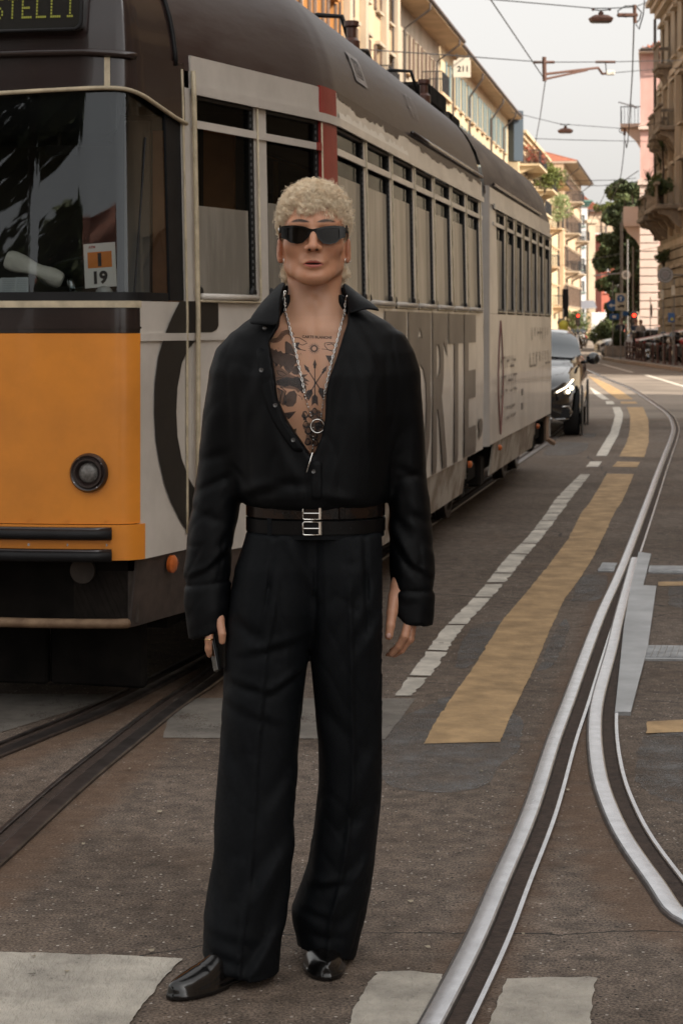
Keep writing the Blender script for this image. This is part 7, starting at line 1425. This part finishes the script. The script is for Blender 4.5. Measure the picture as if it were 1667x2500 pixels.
# cable loops and junction box
o = ZC(1168, 60, 40); t = thing('cable_coil', 'coiled cables and rusty bracket at the right end of the top wire', 'cable', tuple(o)); MB().tube([(0, 0, .05), ZC(1172, 190, 40) - o], .04, 7).build('bracket', M_rustm, t)
for pts in (((1168, 48), (1090, 50), (1030, 90), (1040, 130), (1100, 140), (1160, 110)), ((1180, 50), (1225, 100), (1210, 160), (1180, 190)), ((1250, 0), (1240, 120), (1205, 240), (1180, 200))): MB().tube([q - o for q in spline3([ZC(x, y, 40) for x, y in pts])] if 'spline3' in globals() else [ZC(x, y, 40) - o for x, y in pts], .014, 6).build('cable_loop', M_wire, t, smooth=True)
MB().box(ZC(1110, 124, 40) - o, (.42, .08, .08), 0, .02).build('junction', M_rustm, t)
o = ZC(1068, 1070, 72); t = thing('cable_coil', 'small wire loop and clamp on the thin span wire', 'cable', tuple(o)); MB().tube([ZC(1068 + 26 * math.cos(a), 1070 + 22 * math.sin(a), 72) - o for a in np.linspace(0, 6.28, 14)], .013, 5).build('cable_loop', M_wire, t); MB().tube([ZC(1088, 1050, 72) - o, ZC(1086, 1110, 72) - o], .05, 6).build('clamp', MATS['insulator'], t)
# 211 plate
c = W(1127, 168, 38.5); t = thing('number_plate', 'small cream plate reading 211 hanging from the span wire', 'sign', tuple(c)); MB().box((0, 0, 0), (.335, .02, .335), 0, .004).build('plate', mat('plate_cream', (.60, .54, .44), .6, var=.08, vscale=6), t); MB().box((.03, -.002, .19), (.24, .018, .05)).build('tab', MATS['plate_cream'], t)
flat_text('211', .115, .01, 0, -.013, M_ink, t, .03, 'plate_number')
for s in (-.10, .13): MB().tube([(s, 0, .2), (s, 0, .30)], .008, 5).build('hanger', M_wire, t)
# hanging antenna arm on the pink house
MB().tube([ZC(1040, 838, 105), ZC(1110, 858, 108), ZC(1185, 886, 112)], .035, 5).tube([ZC(1130, 850, 109), ZC(1180, 878, 112)], .03, 5).build('wall_bracket', M_wire, center=True, label='thin iron arm sticking out from the pink house', cat='bracket')

# ================================================================ CAR behind the tram
def car_body(name, label, loc, rz, L, Wd, H, paint, lit=True, group=None):
    t = thing(name, label, 'car', loc, rz, group); h = Wd / 2                    # local: nose at y=0 towards -y, car extends +y
    # stations along the length: y, half width at belt, sill z, belt z, roof z (0 = bonnet), half width at roof
    S = [(0.02, .60, .30, .62, 0, 0), (.10, .80, .22, .70, 0, 0), (.35, .90, .20, .80, 0, 0), (.9, .96, .20, .90, 0, 0), (1.45, .985, .20, .96, 0, 0), (1.75, .99, .20, .99, 1.08, .76), (2.25, 1., .20, 1.0, 1.36, .68), (2.7, 1., .20, 1.0, 1.455, .64), (3.3, 1., .20, 1.0, 1.47, .63), (3.9, 1., .20, 1.01, 1.43, .62), (4.4, .985, .20, 1.03, 1.26, .66), (4.75, .96, .22, 1.04, 1.08, .72), (5.0, .90, .26, 1.0, 0, 0), (5.15, .82, .32, .85, 0, 0)]
    k = L / 5.17; rows = []
    for (y, w_, zs_, zb, zr, wr) in S:
        w1 = w_ * h; top = zb + .05 if not zr else zr; wt = w1 * .62 if not zr else wr * h * 1.3
        half = [(w1 * .88, zs_), (w1 * .985, zs_ + .08), (w1, zs_ + (zb - zs_) * .45), (w1 * .985, zb - .10), (w1 * .93, zb - .01), (w1 * .88, zb + .015), ((w1 * .88 + wt) / 2 if zr else w1 * .72, (zb + top) / 2 + (.03 if zr else .018)), (wt, top - .03 if zr else top - .005), (wt * .55, top + .005), (0, top + .012)]
        rows.append([(x, y * k, z * H / 1.48) for x, z in half] + [(-x, y * k, z * H / 1.48) for x, z in half[-2::-1]])
    b = MB().grid(np.array(rows)); b.add(rows[0], [tuple(range(len(rows[0])))]); b.add(rows[-1], [tuple(range(len(rows[0]) - 1, -1, -1))])
    o_ = b.build('body_shell', paint, t, smooth=True); md = o_.modifiers.new('s', 'SUBSURF'); md.levels = md.render_levels = 2
    def sk(y, u):   # point on the body between stations, u = profile index
        ys = [s[0] * k for s in S]; i = min(len(S) - 2, max(0, int(np.searchsorted(ys, y)) - 1)); f = (y - ys[i]) / (ys[i + 1] - ys[i]); j = int(u); g = u - j; R_ = np.array(rows); j2 = min(j + 1, R_.shape[1] - 1)
        return (R_[i][j] * (1 - f) + R_[i + 1][j] * f) * (1 - g) + (R_[i][j2] * (1 - f) + R_[i + 1][j2] * f) * g
    gm = mat('car_glass', (.030, .045, .055), .04, coat=.8)
    ws = [[sk(y * k, u) + np.array([0, -.02, .022]) for u in np.linspace(6.7, 11.3, 9)] for y in (1.62, 1.8, 2.0, 2.2, 2.42)]; MB().grid(np.array(ws)).build('windscreen', gm, t, smooth=True)
    for s in (1, -1):
        pts = []
        for u in (5.55, 6.0, 6.6): pts.append([sk(y * k, u) * np.array([s, 1, 1]) + np.array([.016 * s, 0, .006]) for y in ((1.95, 2.4, 2.9, 3.4, 3.9, 4.3) if u < 6 else (2.1, 2.45, 2.9, 3.4, 3.85, 4.2) if u < 6.5 else (2.4, 2.6, 2.9, 3.4, 3.8, 4.0))])
        MB().grid(np.array(pts)).build('side_window', gm, t, smooth=True)
        ar = np.array(pts); MB().tube([p + np.array([.006 * s, 0, 0]) for p in list(ar[2][::-1]) + list(ar[1][:1]) + list(ar[0])], .009, 6).build('chrome_trim', M_chrome, t, smooth=True)
        # mirror
        m_ = MB().lathe(((.02, -.10), (.075, -.06), (.092, 0), (.085, .06), (.03, .10)), (s * (h + .13), 1.95 * k, 1.04 * H / 1.48), (1, .1, 0), 14); m_.tube([(s * (h - .05), 1.97 * k, .98 * H / 1.48), (s * (h + .08), 1.96 * k, 1.0 * H / 1.48)], .025, 6); m_.build('mirror', paint, t, smooth=True)
        # lamps
        hl = [[sk(y, u) * np.array([s, 1, 1]) + np.array([.014 * s, -.02, 0]) for y in (.05, .14, .26, .42)] for u in (2.55, 2.9, 3.3, 3.7)]; hp = MB().grid(np.array(hl)).build('headlamp', mat('headlamp_housing', (.05, .05, .055), .15, .6, coat=.8), t, smooth=True)
        if lit:
            em = mat('lamp_lit', (1, .9, .75), .3, emit=(1, .82, .58), estr=2.6)
            ar = np.array(hl); MB().tube([p + np.array([.012 * s, -.014, 0]) for p in ar[3]], .010, 6).build('daylight_strip', em, hp)
            for j in (1, 2): MB().lathe(((.030, 0), (.024, .012), (.001, .018)), ar[1][j] * .5 + ar[2][j] * .5 + np.array([.012 * s, -.012, 0]), (.4 * s, -1, 0), 10).build('lamp_lens', em, hp)
        av = [sk(.16, u) * np.array([s, 1, 1]) + np.array([.012 * s, -.02, 0]) for u in (.6, 1.2, 1.8)]; q = MB(); c = np.array(av[1]); q.tube([c + np.array([-.16 * s, -.05, .09]), c + np.array([0, -.02, .10]), c + np.array([.05 * s, .05, .02]), c + np.array([.0, .0, -.07]), c + np.array([-.18 * s, -.06, -.08])], .012, 6); q.build('intake_trim', M_chrome, t, smooth=True); MB().box(c + np.array([-.08 * s, -.025, 0]), (.20, .03, .13), 0, .01).build('air_intake', M_rubber, t)
        for yw in (.92 * k, (.92 + 3.12) * k):
            wc = (s * (h - .15), yw, .335); w_ = MB().lathe(((.20, -.10), (.31, -.11), (.335, -.09), (.335, .09), (.31, .112), (.23, .112), (.22, .09)), wc, (s, 0, 0), 28).build('wheel', mat('tyre', (.018, .018, .018), .8), t, auto=40); r_ = MB(); r_.lathe(((.225, .085), (.215, .105), (.20, .09), (.05, .085), (.04, .105), (.001, .107)), wc, (s, 0, 0), 24)
            for a in range(5): ang = a * 1.2566; r_.box((wc[0] + s * .10, wc[1] + .12 * math.cos(ang), wc[2] + .12 * math.sin(ang)), (.015, .05, .05))
            r_.build('rim', mat('rim_grey', (.25, .25, .26), .3, .9), w_, auto=40)
            ar_ = MB().lathe(((.37, .0), (.37, .02), (.345, .02)), (s * (h - .012), yw, .345), (s, 0, 0), 30); ar_.build('wheel_arch', M_rubber, t)
    q = MB(); q.box((0, -.015, .50), (.86, .05, .30), 0, .03); gr = q.build('grille', M_rubber, t); q = MB()
    for j in range(4): q.box((0, -.045, .40 + j * .065), (.80, .015, .014))
    q.build('grille_bars', M_chrome, gr); MB().box((0, -.02, .26), (1.2, .05, .04), 0, .01).build('bumper_trim', M_chrome, t); MB().box((0, -.055, .34), (.5, .012, .11)).build('licence_plate', mat('plate_white', (.7, .7, .68), .5), t)
    return t
M_black = mat('black_car_paint', (.008, .009, .011), .09, coat=1., spec=.6)
Yf = 27.7; cx0 = X3(1392, 28.5) - .10
car_body('black_sedan', 'black sedan with lit headlamps half hidden behind the end of the tram', (3.42 - 1.085, Yf, 0), -math.atan(.15), 5.17, 1.95, 1.53, M_black)
M_wcar = mat('white_car_paint', (.62, .60, .58), .25, coat=.6)
p = W(1458, 866, 92); car_body('white_car', 'white car standing crosswise at the junction behind the planter', (X3(1456, 99), 99, 0), R(-84), 4.2, 1.75, 1.45, M_wcar, False)
p = W(1600, 860, 99); car_body('white_car', 'second white car parked behind the people by the motorbikes', (X3(1530, 103), 103, 0), R(-88), 3.4, 1.7, 1.55, M_wcar, False)
# ================================================================ STREET FURNITURE ON THE RIGHT
ZK = lambda x, y: (1440 + x * .1448, 640 + y * .1448)
def GK(x, y): p = G(*ZK(x, y)); return p
M_pole = mat('pole_grey', (.20, .19, .18), .6); M_bluesign = mat('sign_blue', (.02, .09, .24), .5); M_signw = mat('sign_white', (.62, .60, .56), .5); M_signg = mat('sign_grey_back', (.22, .21, .20), .6)
def pole(x, y, h, label, Y=None, r=.04, name='sign_post', group=None):
    c = (x, y, .12); t = thing(name, label, 'sign', c, 0, group); MB().tube([(0, 0, 0), (0, 0, h)], r * .7, 8).build('post', M_pole, t); return t
def atk(x, y, Y): return W(*ZK(x, y), Y)
def disc(t, c, r, m, th=.03, name='disc', n=28): return MB().lathe(((r, th / 2), (r, -th / 2)), c, (0, -1, 0), n).build(name, m, t, auto=40)
def arrow_up(t, c, s, m, rot=0.):
    pts = [(-.10, -.5), (.10, -.5), (.10, .1), (.32, .1), (0, .5), (-.32, .1), (-.10, .1)]; ca, sa = math.cos(rot), math.sin(rot); P = [(c[0] + s * (x * ca - y * sa), c[1], c[2] + s * (x * sa + y * ca)) for x, y in pts]; v, f = poly_tri([(p[0], p[2]) for p in P]); MB().add([(a, c[1], b) for a, b in v], f).build('arrow', m, t)
Ys = 84.; b0 = atk(510, 670, Ys); t = pole(b0[0], Ys, 6.2 - .4, 'cream sign panel with blue ahead arrow and small truck symbol'); o = np.array([b0[0], Ys, .12]); c = b0 - o
MB().box(c + (0, -.06, 0), (.46 * 84 / 84 * 1.0, .03, .72), 0, .004).build('panel', mat('sign_cream', (.52, .46, .34), .6), t); c1 = atk(508, 615, Ys) - o; disc(t, c1 + (0, -.09, 0), .16, M_bluesign); arrow_up(t, c1 + (0, -.11, 0), .22, M_signw)
c2 = atk(515, 750, Ys) - o; q = MB(); q.box(c2 + (0.03, -.085, .03), (.2, .02, .09)); q.box(c2 + (-.12, -.085, .0), (.08, .02, .05)); q.build('truck_symbol', M_ink, t)
for (dx_, dy_) in ((-.09, -.03), (.10, -.03)): q = MB().lathe(((.025, .01), (.025, -.01)), c2 + (dx_, -.085, -.03), (0, -1, 0), 10); q.build('wheel_symbol', M_ink, t)
b1 = atk(370, 730, 88); t = pole(b1[0] + .02, 88, 3.4, 'round blue sign with white arrow left of the cream panel'); o = np.array([b1[0] + .02, 88, .12]); disc(t, b1 - o + (0, -.06, 0), .25, M_bluesign); arrow_up(t, b1 - o + (0, -.08, 0), .34, M_signw, R(90)); MB().box(atk(400, 920, 88) - o + (0, -.06, 0), (.42, .03, .26), 0, .003).build('panel', M_bluesign, t); MB().box(atk(400, 920, 88) - o + (0, -.08, 0), (.16, .01, .12)).build('bicycle_symbol', M_signw, t)
b2 = atk(590, 870, 90); t = pole(b2[0], 90, 2.9, 'small blue direction sign right of the cream panel'); MB().box(b2 - (b2[0], 90, .12) + (0, -.06, 0), (.26, .03, .2), 0, .003).build('panel', M_bluesign, t)
b3 = atk(1262, 215, 74); t = thing('round_sign', 'large round grey sign with a ring of dark spokes on the palazzo wall', 'sign', (b3[0], 74, b3[2])); disc(t, (0, 0, 0), .295, mat('sign_disc_grey', (.34, .33, .33), .5), .06, 'disc', 36); disc(t, (0, -.035, 0), .12, mat('sign_disc_dark', (.24, .22, .22), .5), .01, 'hub')
torus((0, -.03, 0), .285, .014, (0, 1, 0), 36).build('rim', M_signg, t); q = MB()
for k_ in range(24): a = k_ * math.pi / 12; q.tube([(.15 * math.cos(a), -.036, .15 * math.sin(a)), (.225 * math.cos(a), -.036, .225 * math.sin(a))], .009, 4)
q.build('spokes', M_rubber, t, kind='stuff'); MB().tube([(.29, 0, 0), (.9, .2, 0)], .03, 6).build('arm', M_pole, t)
for (x, y, Y, l) in ((1205, 550, 76, 'small blank cream plate, lower left of two on the palazzo'), (1392, 475, 74, 'small blank cream plate, higher of two on the palazzo')):
    b = atk(x, y, Y); t = pole(b[0] + .05, Y, b[2] + .3, l, r=.03); MB().box(b - (b[0] + .05, Y, .12) + (0, -.05, 0), (.13, .03, .37), 0, .003).build('plate', mat('plate_cream', None), t)
b = atk(1360, 935, 73); t = pole(b[0] + .06, 73, 2.1, 'blue and yellow square sign low on a post before the palazzo', r=.035); MB().box(b - (b[0] + .06, 73, .12) + (0, -.05, 0), (.24, .03, .34), 0, .003).build('panel', mat('sign_blue_light', (.05, .12, .30), .5), t); disc(t, b - (b[0] + .06, 73, .12) + (.02, -.07, -.06), .06, mat('sign_yellow', (.5, .4, .08), .5), .01)
b = atk(1032, 810, 80); t = pole(b[0] - .05, 80, 2.6, 'narrow oval sign seen edge on beside the pink corner', r=.025); MB().lathe(((.27, -.01), (.27, .01)), b - (b[0] - .05, 80, .12), (1, -.25, 0), 24).build('disc', M_signg, t, auto=40)
for (x, Y, h_, l) in ((540, 118, 8.2, 'thin grey lamp post rising in front of the dark trees'), (628, 112, 6.3, 'shorter grey post just right of the cream sign panel'), (720, 120, 6.2, 'thin post beside the right hand red traffic light')):
    b = atk(x, 1000, Y); t = pole(b[0], Y, h_, l, r=.06, name='post')
o = np.array([atk(540, 200, 118)[0], 118, 0]); 
b = atk(600, 200, 118); t = thing('overhead_lamp', 'horizontal lamp arm with a small round sign before the trees', 'street lamp', tuple(b)); MB().tube([(-3.2 * .6, 0, -.1), (.0, 0, .08)], .05, 6).build('arm', M_pole, t); disc(t, (.0, -.05, -.05), .27, M_signw, .05); disc(t, (.0, -.08, -.05), .15, M_signg, .02, 'inner_disc')
def traffic_light(px, py, Y, label):
    b = W(px, py, Y); t = thing('traffic_light', label, 'traffic light', (b[0], Y, 0)); MB().tube([(0, .1, 0), (0, .1, b[2] + .2)], .06, 8).build('post', M_pole, t); MB().box((0, 0, b[2] - .28), (.34, .22, .95), 0, .04).build('housing', M_rubber, t)
    disc(t, (0, -.12, b[2]), .095, mat('red_light', (.9, .05, .02), .4, emit=(1, .03, .01), estr=2.2), .03, 'red_lamp'); disc(t, (0, -.12, b[2] - .3), .12, mat('lamp_off', (.03, .02, .015), .3), .02, 'dark_lamp'); disc(t, (0, -.12, b[2] - .6), .12, MATS['lamp_off'], .02, 'dark_lamp')
traffic_light(1409.6, 771, 150, 'red traffic light in the distance beside the end of the tram'); traffic_light(1546, 770, 105, 'red traffic light in front of the pink corner house')
# bollards and planter
M_boll = mat('brown_bollard', (.085, .04, .032), .55, var=.3, vscale=8)
def bollard(x, y, label, fancy=True):
    t = thing('bollard', label, 'bollard', (x, y, .12), 0, 'brown iron bollards along the kerb'); MB().lathe(((.07, 0), (.07, .06), (.042, .09), (.038, .62), (.052, .66), (.048, .70), (.03, .75), (.001, .77)), (0, 0, 0), n=12).build('shaft', M_boll, t, auto=40); MB().lathe(((.06, .0), (.06, .04)), (0, 0, .5), n=12).build('collar', M_boll, t, auto=40)
bs = [(590, 1680), (635, 1690), (682, 1700), (740, 1705), (785, 1712), (830, 1720), (885, 1730), (1022, 1745), (1105, 1760), (1215, 1775), (1310, 1785), (1415, 1795), (1530, 1800)]
for i, (x, y) in enumerate(bs):
    p = GK(x, y); lab = ('leftmost brown bollard by the planter', 'second bollard from the planter', 'third bollard from the planter', 'fourth bollard, before the couple', 'fifth bollard, before the woman in grey', 'sixth bollard, right of the woman', 'bollard at the left of the parked motorbikes', 'bollard in front of the first motorbike', 'bollard in front of the orange motorbike', 'bollard between two motorbikes', 'bollard left of the large front wheel', 'bollard before the large motorbike wheel', 'rightmost bollard at the photo edge')[i]; bollard(p[0] + .12, p[1] + .3, lab)
for i in range(3):
    a = GK(*bs[i]); b_ = GK(*bs[i + 1]); 
    q = MB(); 
    for z in (.32, .55): q.tube([(0, 0, z), (b_[0] - a[0], b_[1] - a[1], z)], .03, 6)
    q.v = [(p[0] + a[0] + .12, p[1] + a[1] + .3, p[2] + .12) for p in q.v]; q.build('rail_between_bollards', M_boll, center=True, label=('double brown rail left of the bollard row', 'double brown rail, middle of three in the bollard row', 'double brown rail nearest the couple')[i], cat='railing')
p = GK(445, 1640); t = thing('planter', 'low concrete planter with dark shrub beside the bollards', 'planter', (p[0], p[1] + .5, .12)); MB().box((0, 0, .25), (.95, .6, .5), 0, .04).build('box', mat('concrete', (.28, .23, .19), .9, var=.2, vscale=4), t); MB().box((0, 0, .5), (.85, .5, .04)).build('soil', M_bark, t)
shrub(p[0] + .15, p[1] + .5, .6, .55, .75, 'low dark shrub growing in the concrete planter', 2400, .06, L_dark, 31)
# ---------------- passers-by
def walker(x, y, h, label, top, legs, hair, arm=.0, skirt=False, bag=None):
    t = thing('person', label, 'person', (x, y, .12)); s = h / 1.75
    b = MB()
    def f(P):
        S = (np.abs(P[0]), P[1], P[2]); d = cap(P, (0, 0, .98 * s), (0, 0, 1.38 * s), .135 * s, .15 * s); d = smin(d, cap(S, (.07 * s, 0, 1.38 * s), (.16 * s, 0, 1.40 * s), .06 * s, .055 * s), .05)
        d = smin(d, cap(S, (.085 * s, 0, .95 * s), (.095 * s, .0, .50 * s), .085 * s, .062 * s), .05); d = smin(d, cap(S, (.095 * s, 0, .50 * s), (.10 * s, .03, .08 * s), .06 * s, .042 * s), .02); d = smin(d, cap(S, (.10 * s, .02, .045 * s), (.11 * s, -.12, .035 * s), .042 * s, .035 * s), .02)
        d = smin(d, cap(S, (.19 * s, .01, 1.37 * s), (.245 * s, .03, 1.08 * s), .05 * s, .042 * s), .03); d = smin(d, cap(S, (.245 * s, .03, 1.08 * s), (.24 * s, -.08 - arm, (.86 + arm) * s), .04 * s, .03 * s), .02); d = smin(d, ell(S, (.24 * s, -.10 - arm, (.82 + arm) * s), (.03 * s, .035, .055 * s)), .02)
        d = smin(d, cap(P, (0, 0, 1.42 * s), (0, -.01, 1.53 * s), .052 * s), .03); return smin(d, ell(P, (0, -.01, 1.63 * s), (.078 * s, .095 * s, .118 * s)), .02)
    g = .022; V, Q = snet(f, np.arange(-.36, .36, g), np.arange(-.34, .25, g), np.arange(-.02, 1.85 * s, g)); V = relax(V, Q, 2, .4); o = mesh_obj('body', V, Q, None, t); me = o.data
    for m_ in (mat('walker_skin', (.42, .25, .18), .6), mat('cloth_' + top[0], top[1], .8), mat('cloth_' + legs[0], legs[1], .8), mat('hair_' + hair[0], hair[1], .8)): me.materials.append(m_)
    C = V[Q].mean(1); mi = np.zeros(len(Q), int); z = C[:, 2] / s; mi[(z > .92) & (z < 1.46)] = 1; mi[(z <= .92) & (np.abs(C[:, 0]) < .20 * s)] = 2; mi[(z > .92) & (z < 1.05) & (np.abs(C[:, 0]) > .2 * s)] = 0
    if skirt: mi[(z < .62)] = 0
    mi[(z < .07)] = 2; mi[(z > 1.66) | ((z > 1.56) & (C[:, 1] > .02))] = 3; me.polygons.foreach_set('material_index', mi.astype(np.int32)); me.update()
    V2, Q2 = snet(lambda P: smax(ell(P, (0, .005, 1.655 * s), (.09 * s, .105 * s, .115 * s)), -(P[2] - (1.56 * s) + (P[1] < -.03) * -.09 * s), .01), np.arange(-.12, .12, g), np.arange(-.14, .14, g), np.arange(1.45 * s, 1.82 * s, g)); mesh_obj('hair', V2, Q2, mat('hair_' + hair[0], None), t)
    if skirt: MB().lathe(((.15 * s, .95 * s), (.20 * s, .75 * s), (.24 * s, .58 * s)), (0, 0, 0), n=14).build('skirt', mat('cloth_' + legs[0], None), t, smooth=True)
    if bag: MB().box((.22 * s, -.06, .98 * s), (.12, .2, .22), 0, .04).build('shoulder_bag', mat('bag_' + bag[0], bag[1], .7), t)
    return t
def GP(x, Y): return W(*ZK(x, 1000), Y)[0]
w1 = walker(GP(515, 93), 93, 1.80, 'man in navy jacket with a pale stripe down the back beside the bush', ('navy', (.015, .022, .045)), ('dark', (.015, .016, .02)), ('grey', (.16, .11, .08))); MB().box((0, -.165, 1.18), (.07, .012, .5)).build('stripe', M_signw, w1)
walker(GP(770, 94), 94, 1.72, 'woman with reddish hair in a denim jacket behind the bollards', ('denim', (.03, .055, .10)), ('dark', (.015, .016, .02)), ('auburn', (.20, .07, .05)))
walker(GP(850, 92), 92, 1.70, 'woman in grey sleeveless top and shorts carrying a dark bag', ('pale_grey', (.36, .33, .31)), ('olive', (.08, .08, .06)), ('brown', (.12, .06, .03)), skirt=True, bag=('black', (.02, .02, .02)))
# ---------------- motorbikes and bicycles
M_moto = mat('moto_black', (.015, .015, .017), .3, coat=.5)
def motorbike(x, y, rz, label, tank, scoot=False, name='motorbike', group='motorbikes parked in a row by the palazzo'):
    t = thing(name, label, 'motorbike', (x, y, .12), rz, group)
    def whl(yc): 
        w_ = torus((0, yc, .32), .27, .05, (1, 0, 0), 22).build('wheel', mat('tyre', None), t, smooth=True); q = MB()
        for k_ in range(6): a = k_ * math.pi / 3; q.tube([(0, yc, .32), (0, yc + .24 * math.cos(a), .32 + .24 * math.sin(a))], .012, 4)
        q.lathe(((.05, -.05), (.05, .05)), (0, yc, .32), 'x', 10); q.build('rim', M_chrome, w_)
    whl(-.68); whl(.68); MB().tube([(.07, -.68, .32), (.07, -.50, .72), (.05, -.42, .98)], .026, 6).tube([(-.07, -.68, .32), (-.07, -.50, .72), (-.05, -.42, .98)], .026, 6).build('fork', M_chrome, t); MB().tube([(-.36, -.30, 1.06), (-.2, -.40, 1.02), (.2, -.40, 1.02), (.36, -.30, 1.06)], .017, 6).build('handlebar', M_moto, t)
    b = MB(); b.grid(np.array([[(w_ * math.cos(a), yy, z_ + h_ * math.sin(a)) for a in np.linspace(0, 6.28, 13)[:-1]] for yy, w_, h_, z_ in ((-.40, .03, .03, .82), (-.34, .12, .10, .84), (-.15, .16, .13, .84), (.05, .12, .10, .82), (.1, .02, .02, .80))]), closed=True); b.build('tank', tank, t, smooth=True)
    b = MB(); b.grid(np.array([[(w_ * math.cos(a), yy, z_ + h_ * math.sin(a)) for a in np.linspace(0, 6.28, 11)[:-1]] for yy, w_, h_, z_ in ((.02, .09, .05, .78), (.2, .15, .05, .78), (.5, .13, .06, .83), (.8, .07, .05, .90), (.88, .02, .02, .92))]), closed=True); b.build('seat', M_rubber, t, smooth=True)
    q = MB(); q.box((0, -.02, .48), (.30, .42, .36), 0, .06); q.build('engine', mat('engine_grey', (.12, .115, .11), .5, .6, var=.5, vscale=16), t); MB().tube([(.14, -.1, .3), (.16, .3, .28), (.17, .85, .42)], .045, 8).build('exhaust', M_chrome, t, smooth=True)
    MB().lathe(((.02, .06), (.09, .03), (.10, 0), (.09, -.02)), (0, -.52, .94), 'y', 14).build('headlamp', mat('headlamp_housing', None), t, smooth=True); MB().grid(np.array([[(x_, -.50 + .10 * k_, 1.02 + .09 * k_) for x_ in (-.14 + .03 * k_, 0, .14 - .03 * k_)] for k_ in range(3)])).build('screen', gmm, t); MB().box((0, .84, .72), (.14, .05, .1), 0, .02).build('tail_lamp', M_redp, t)
    q = MB().tube([(0, yy, .32 + .36 * math.sin(a)) if False else (0, -.68 + .35 * math.cos(a), .32 + .35 * math.sin(a)) for a in np.linspace(.6, 2.6, 8) for yy in (0,)], .05, 6); q.build('front_mudguard', tank, t, smooth=True)
    if scoot: MB().box((0, .82, 1.05), (.36, .34, .3), 0, .05).build('top_case', M_moto, t)
    return t
gmm = mat('smoked_screen', (.03, .035, .04), .1, coat=.5)
cols = {'orange': mat('tank_orange', (.35, .13, .05), .3, coat=.5), 'black': M_moto, 'white': mat('tank_white', (.6, .6, .6), .3, coat=.5), 'blue': mat('tank_blue', (.03, .10, .2), .3, coat=.5), 'red': mat('tank_red', (.35, .03, .03), .3, coat=.5)}
for (x, Y, c_, l, rz, sc_) in ((940, 86, 'blue', 'small blue motorbike at the left of the parked row', 20, 1), (1035, 83.5, 'orange', 'orange motorbike, second of the parked row', 12, 0), (1130, 82, 'black', 'black motorbike with top case in the parked row', 30, 1), (1235, 80.5, 'black', 'dark motorbike leaning in the middle of the row', -12, 0), (1330, 79, 'white', 'white fairing motorbike under the red striped canopy', 15, 0), (1440, 76.2, 'black', 'large black motorbike at the photo edge, front wheel turned', -28, 0), (1540, 76, 'red', 'red and black motorbike cut by the photo edge', 10, 1)):
    motorbike(GP(x, Y), Y, R(rz), l, cols[c_], sc_)
b = atk(1470, 1180, 79); t = thing('parasol_canopy', 'red and white striped slanting canopy above the motorbikes', 'canopy', tuple(b)); q = MB()
for k_, m_ in enumerate((MATS['sign_white'], M_redp, MATS['sign_white'], M_redp)): MB().grid(np.array([[(-1.5 + u * 3.6, k_ * .35 + v * .35, -.35 + u * .75 + .05 * v) for v in (0, 1)] for u in np.linspace(0, 1, 5)])).build('stripe', m_, t)
MB().tube([(1.2, .6, .3), (1.2, .6, -1.35)], .03, 6).build('leg', M_pole, t)
# far parked scooters, bins and awning beside the tram end
for (px, Y, c_, l) in ((1392, 140, 'white', 'white scooter far off beside the tram end'), (1403, 138, 'black', 'dark scooter parked just right of the white one far off'), (1414, 142, 'white', 'second pale scooter near the distant traffic light'), (1420, 150, 'red', 'far scooter with a red tank by the stone pillar')):
    motorbike(X3(px, Y), Y, R(15), l, cols[c_], name='scooter', group=None)
t = thing('awning', 'grey fabric awning over a shop front at the far corner', 'awning', (X3(1410, 232), 232, 4.4)); MB().grid(np.array([[(x, -2.2 * v, -.9 * v + .1 * math.sin(x)) for x in np.linspace(-1.9, 1.9, 8)] for v in (0, .5, 1)])).build('fabric', mat('awning_grey', (.16, .16, .18), .8), t, smooth=True); MB().tube([(-1.9, -2.2, -.9), (1.9, -2.2, -.9)], .04, 5).build('front_bar', M_pole, t)
t = thing('delivery_van', 'white box van far away at the street end', 'van', (X3(1456, 205), 205, 0)); MB().box((0, 0, 1.75), (1.7, 3.4, 2.3), 0, .08).build('cargo_box', M_wcar, t); MB().box((0, -.1, .5), (1.6, 4.4, .35)).build('chassis', M_rubber, t)
for s in (-1, 1):
    for yy in (-1.2, 1.3): MB().lathe(((.15, -.1), (.36, -.1), (.36, .1), (.15, .1)), (s * .78, yy, .36), 'x', 16).build('wheel', MATS['tyre'], t, auto=40)
t = thing('litter_bin', 'yellow green bin standing just beyond the tram end', 'bin', (X3(1375, 120), 120, 0)); MB().lathe(((.22, 0), (.27, 1.5), (.30, 1.55), (.26, 1.75), (.1, 1.9)), (0, 0, 0), n=14).build('bin', mat('bin_yellow', (.30, .28, .03), .6), t, auto=50); MB().tube([(.0, .3, 0), (0, .3, 2.6)], .05, 6).build('post', M_pole, t)
t = thing('dark_awning', 'black shop banner and round sign by the last house of the left row', 'sign', (X3(1377, 135), 135, 0)); MB().tube([(0, 0, 0), (0, 0, 4.2)], .05, 6).build('post', M_pole, t); MB().box((.05, -.08, 3.1), (.42, .06, 1.9), 0, .02).build('banner', M_rubber, t); disc(t, (-.2, -.1, 1.75), .3, M_signg)
# ground floor planting at the far junction
shrub(X3(1405, 200), 200, 0, 2.2, 3.2, 'round green street tree under the far awning', 1500, .16, L_mid, 41)
shrub(X3(1398, 125), 125, 0, 1.3, .75, 'low brownish hedge by the far kerb', 900, .08, mat('dry_hedge', (.16, .10, .05), .8, col2=(.08, .06, .03), vscale=3), 42)
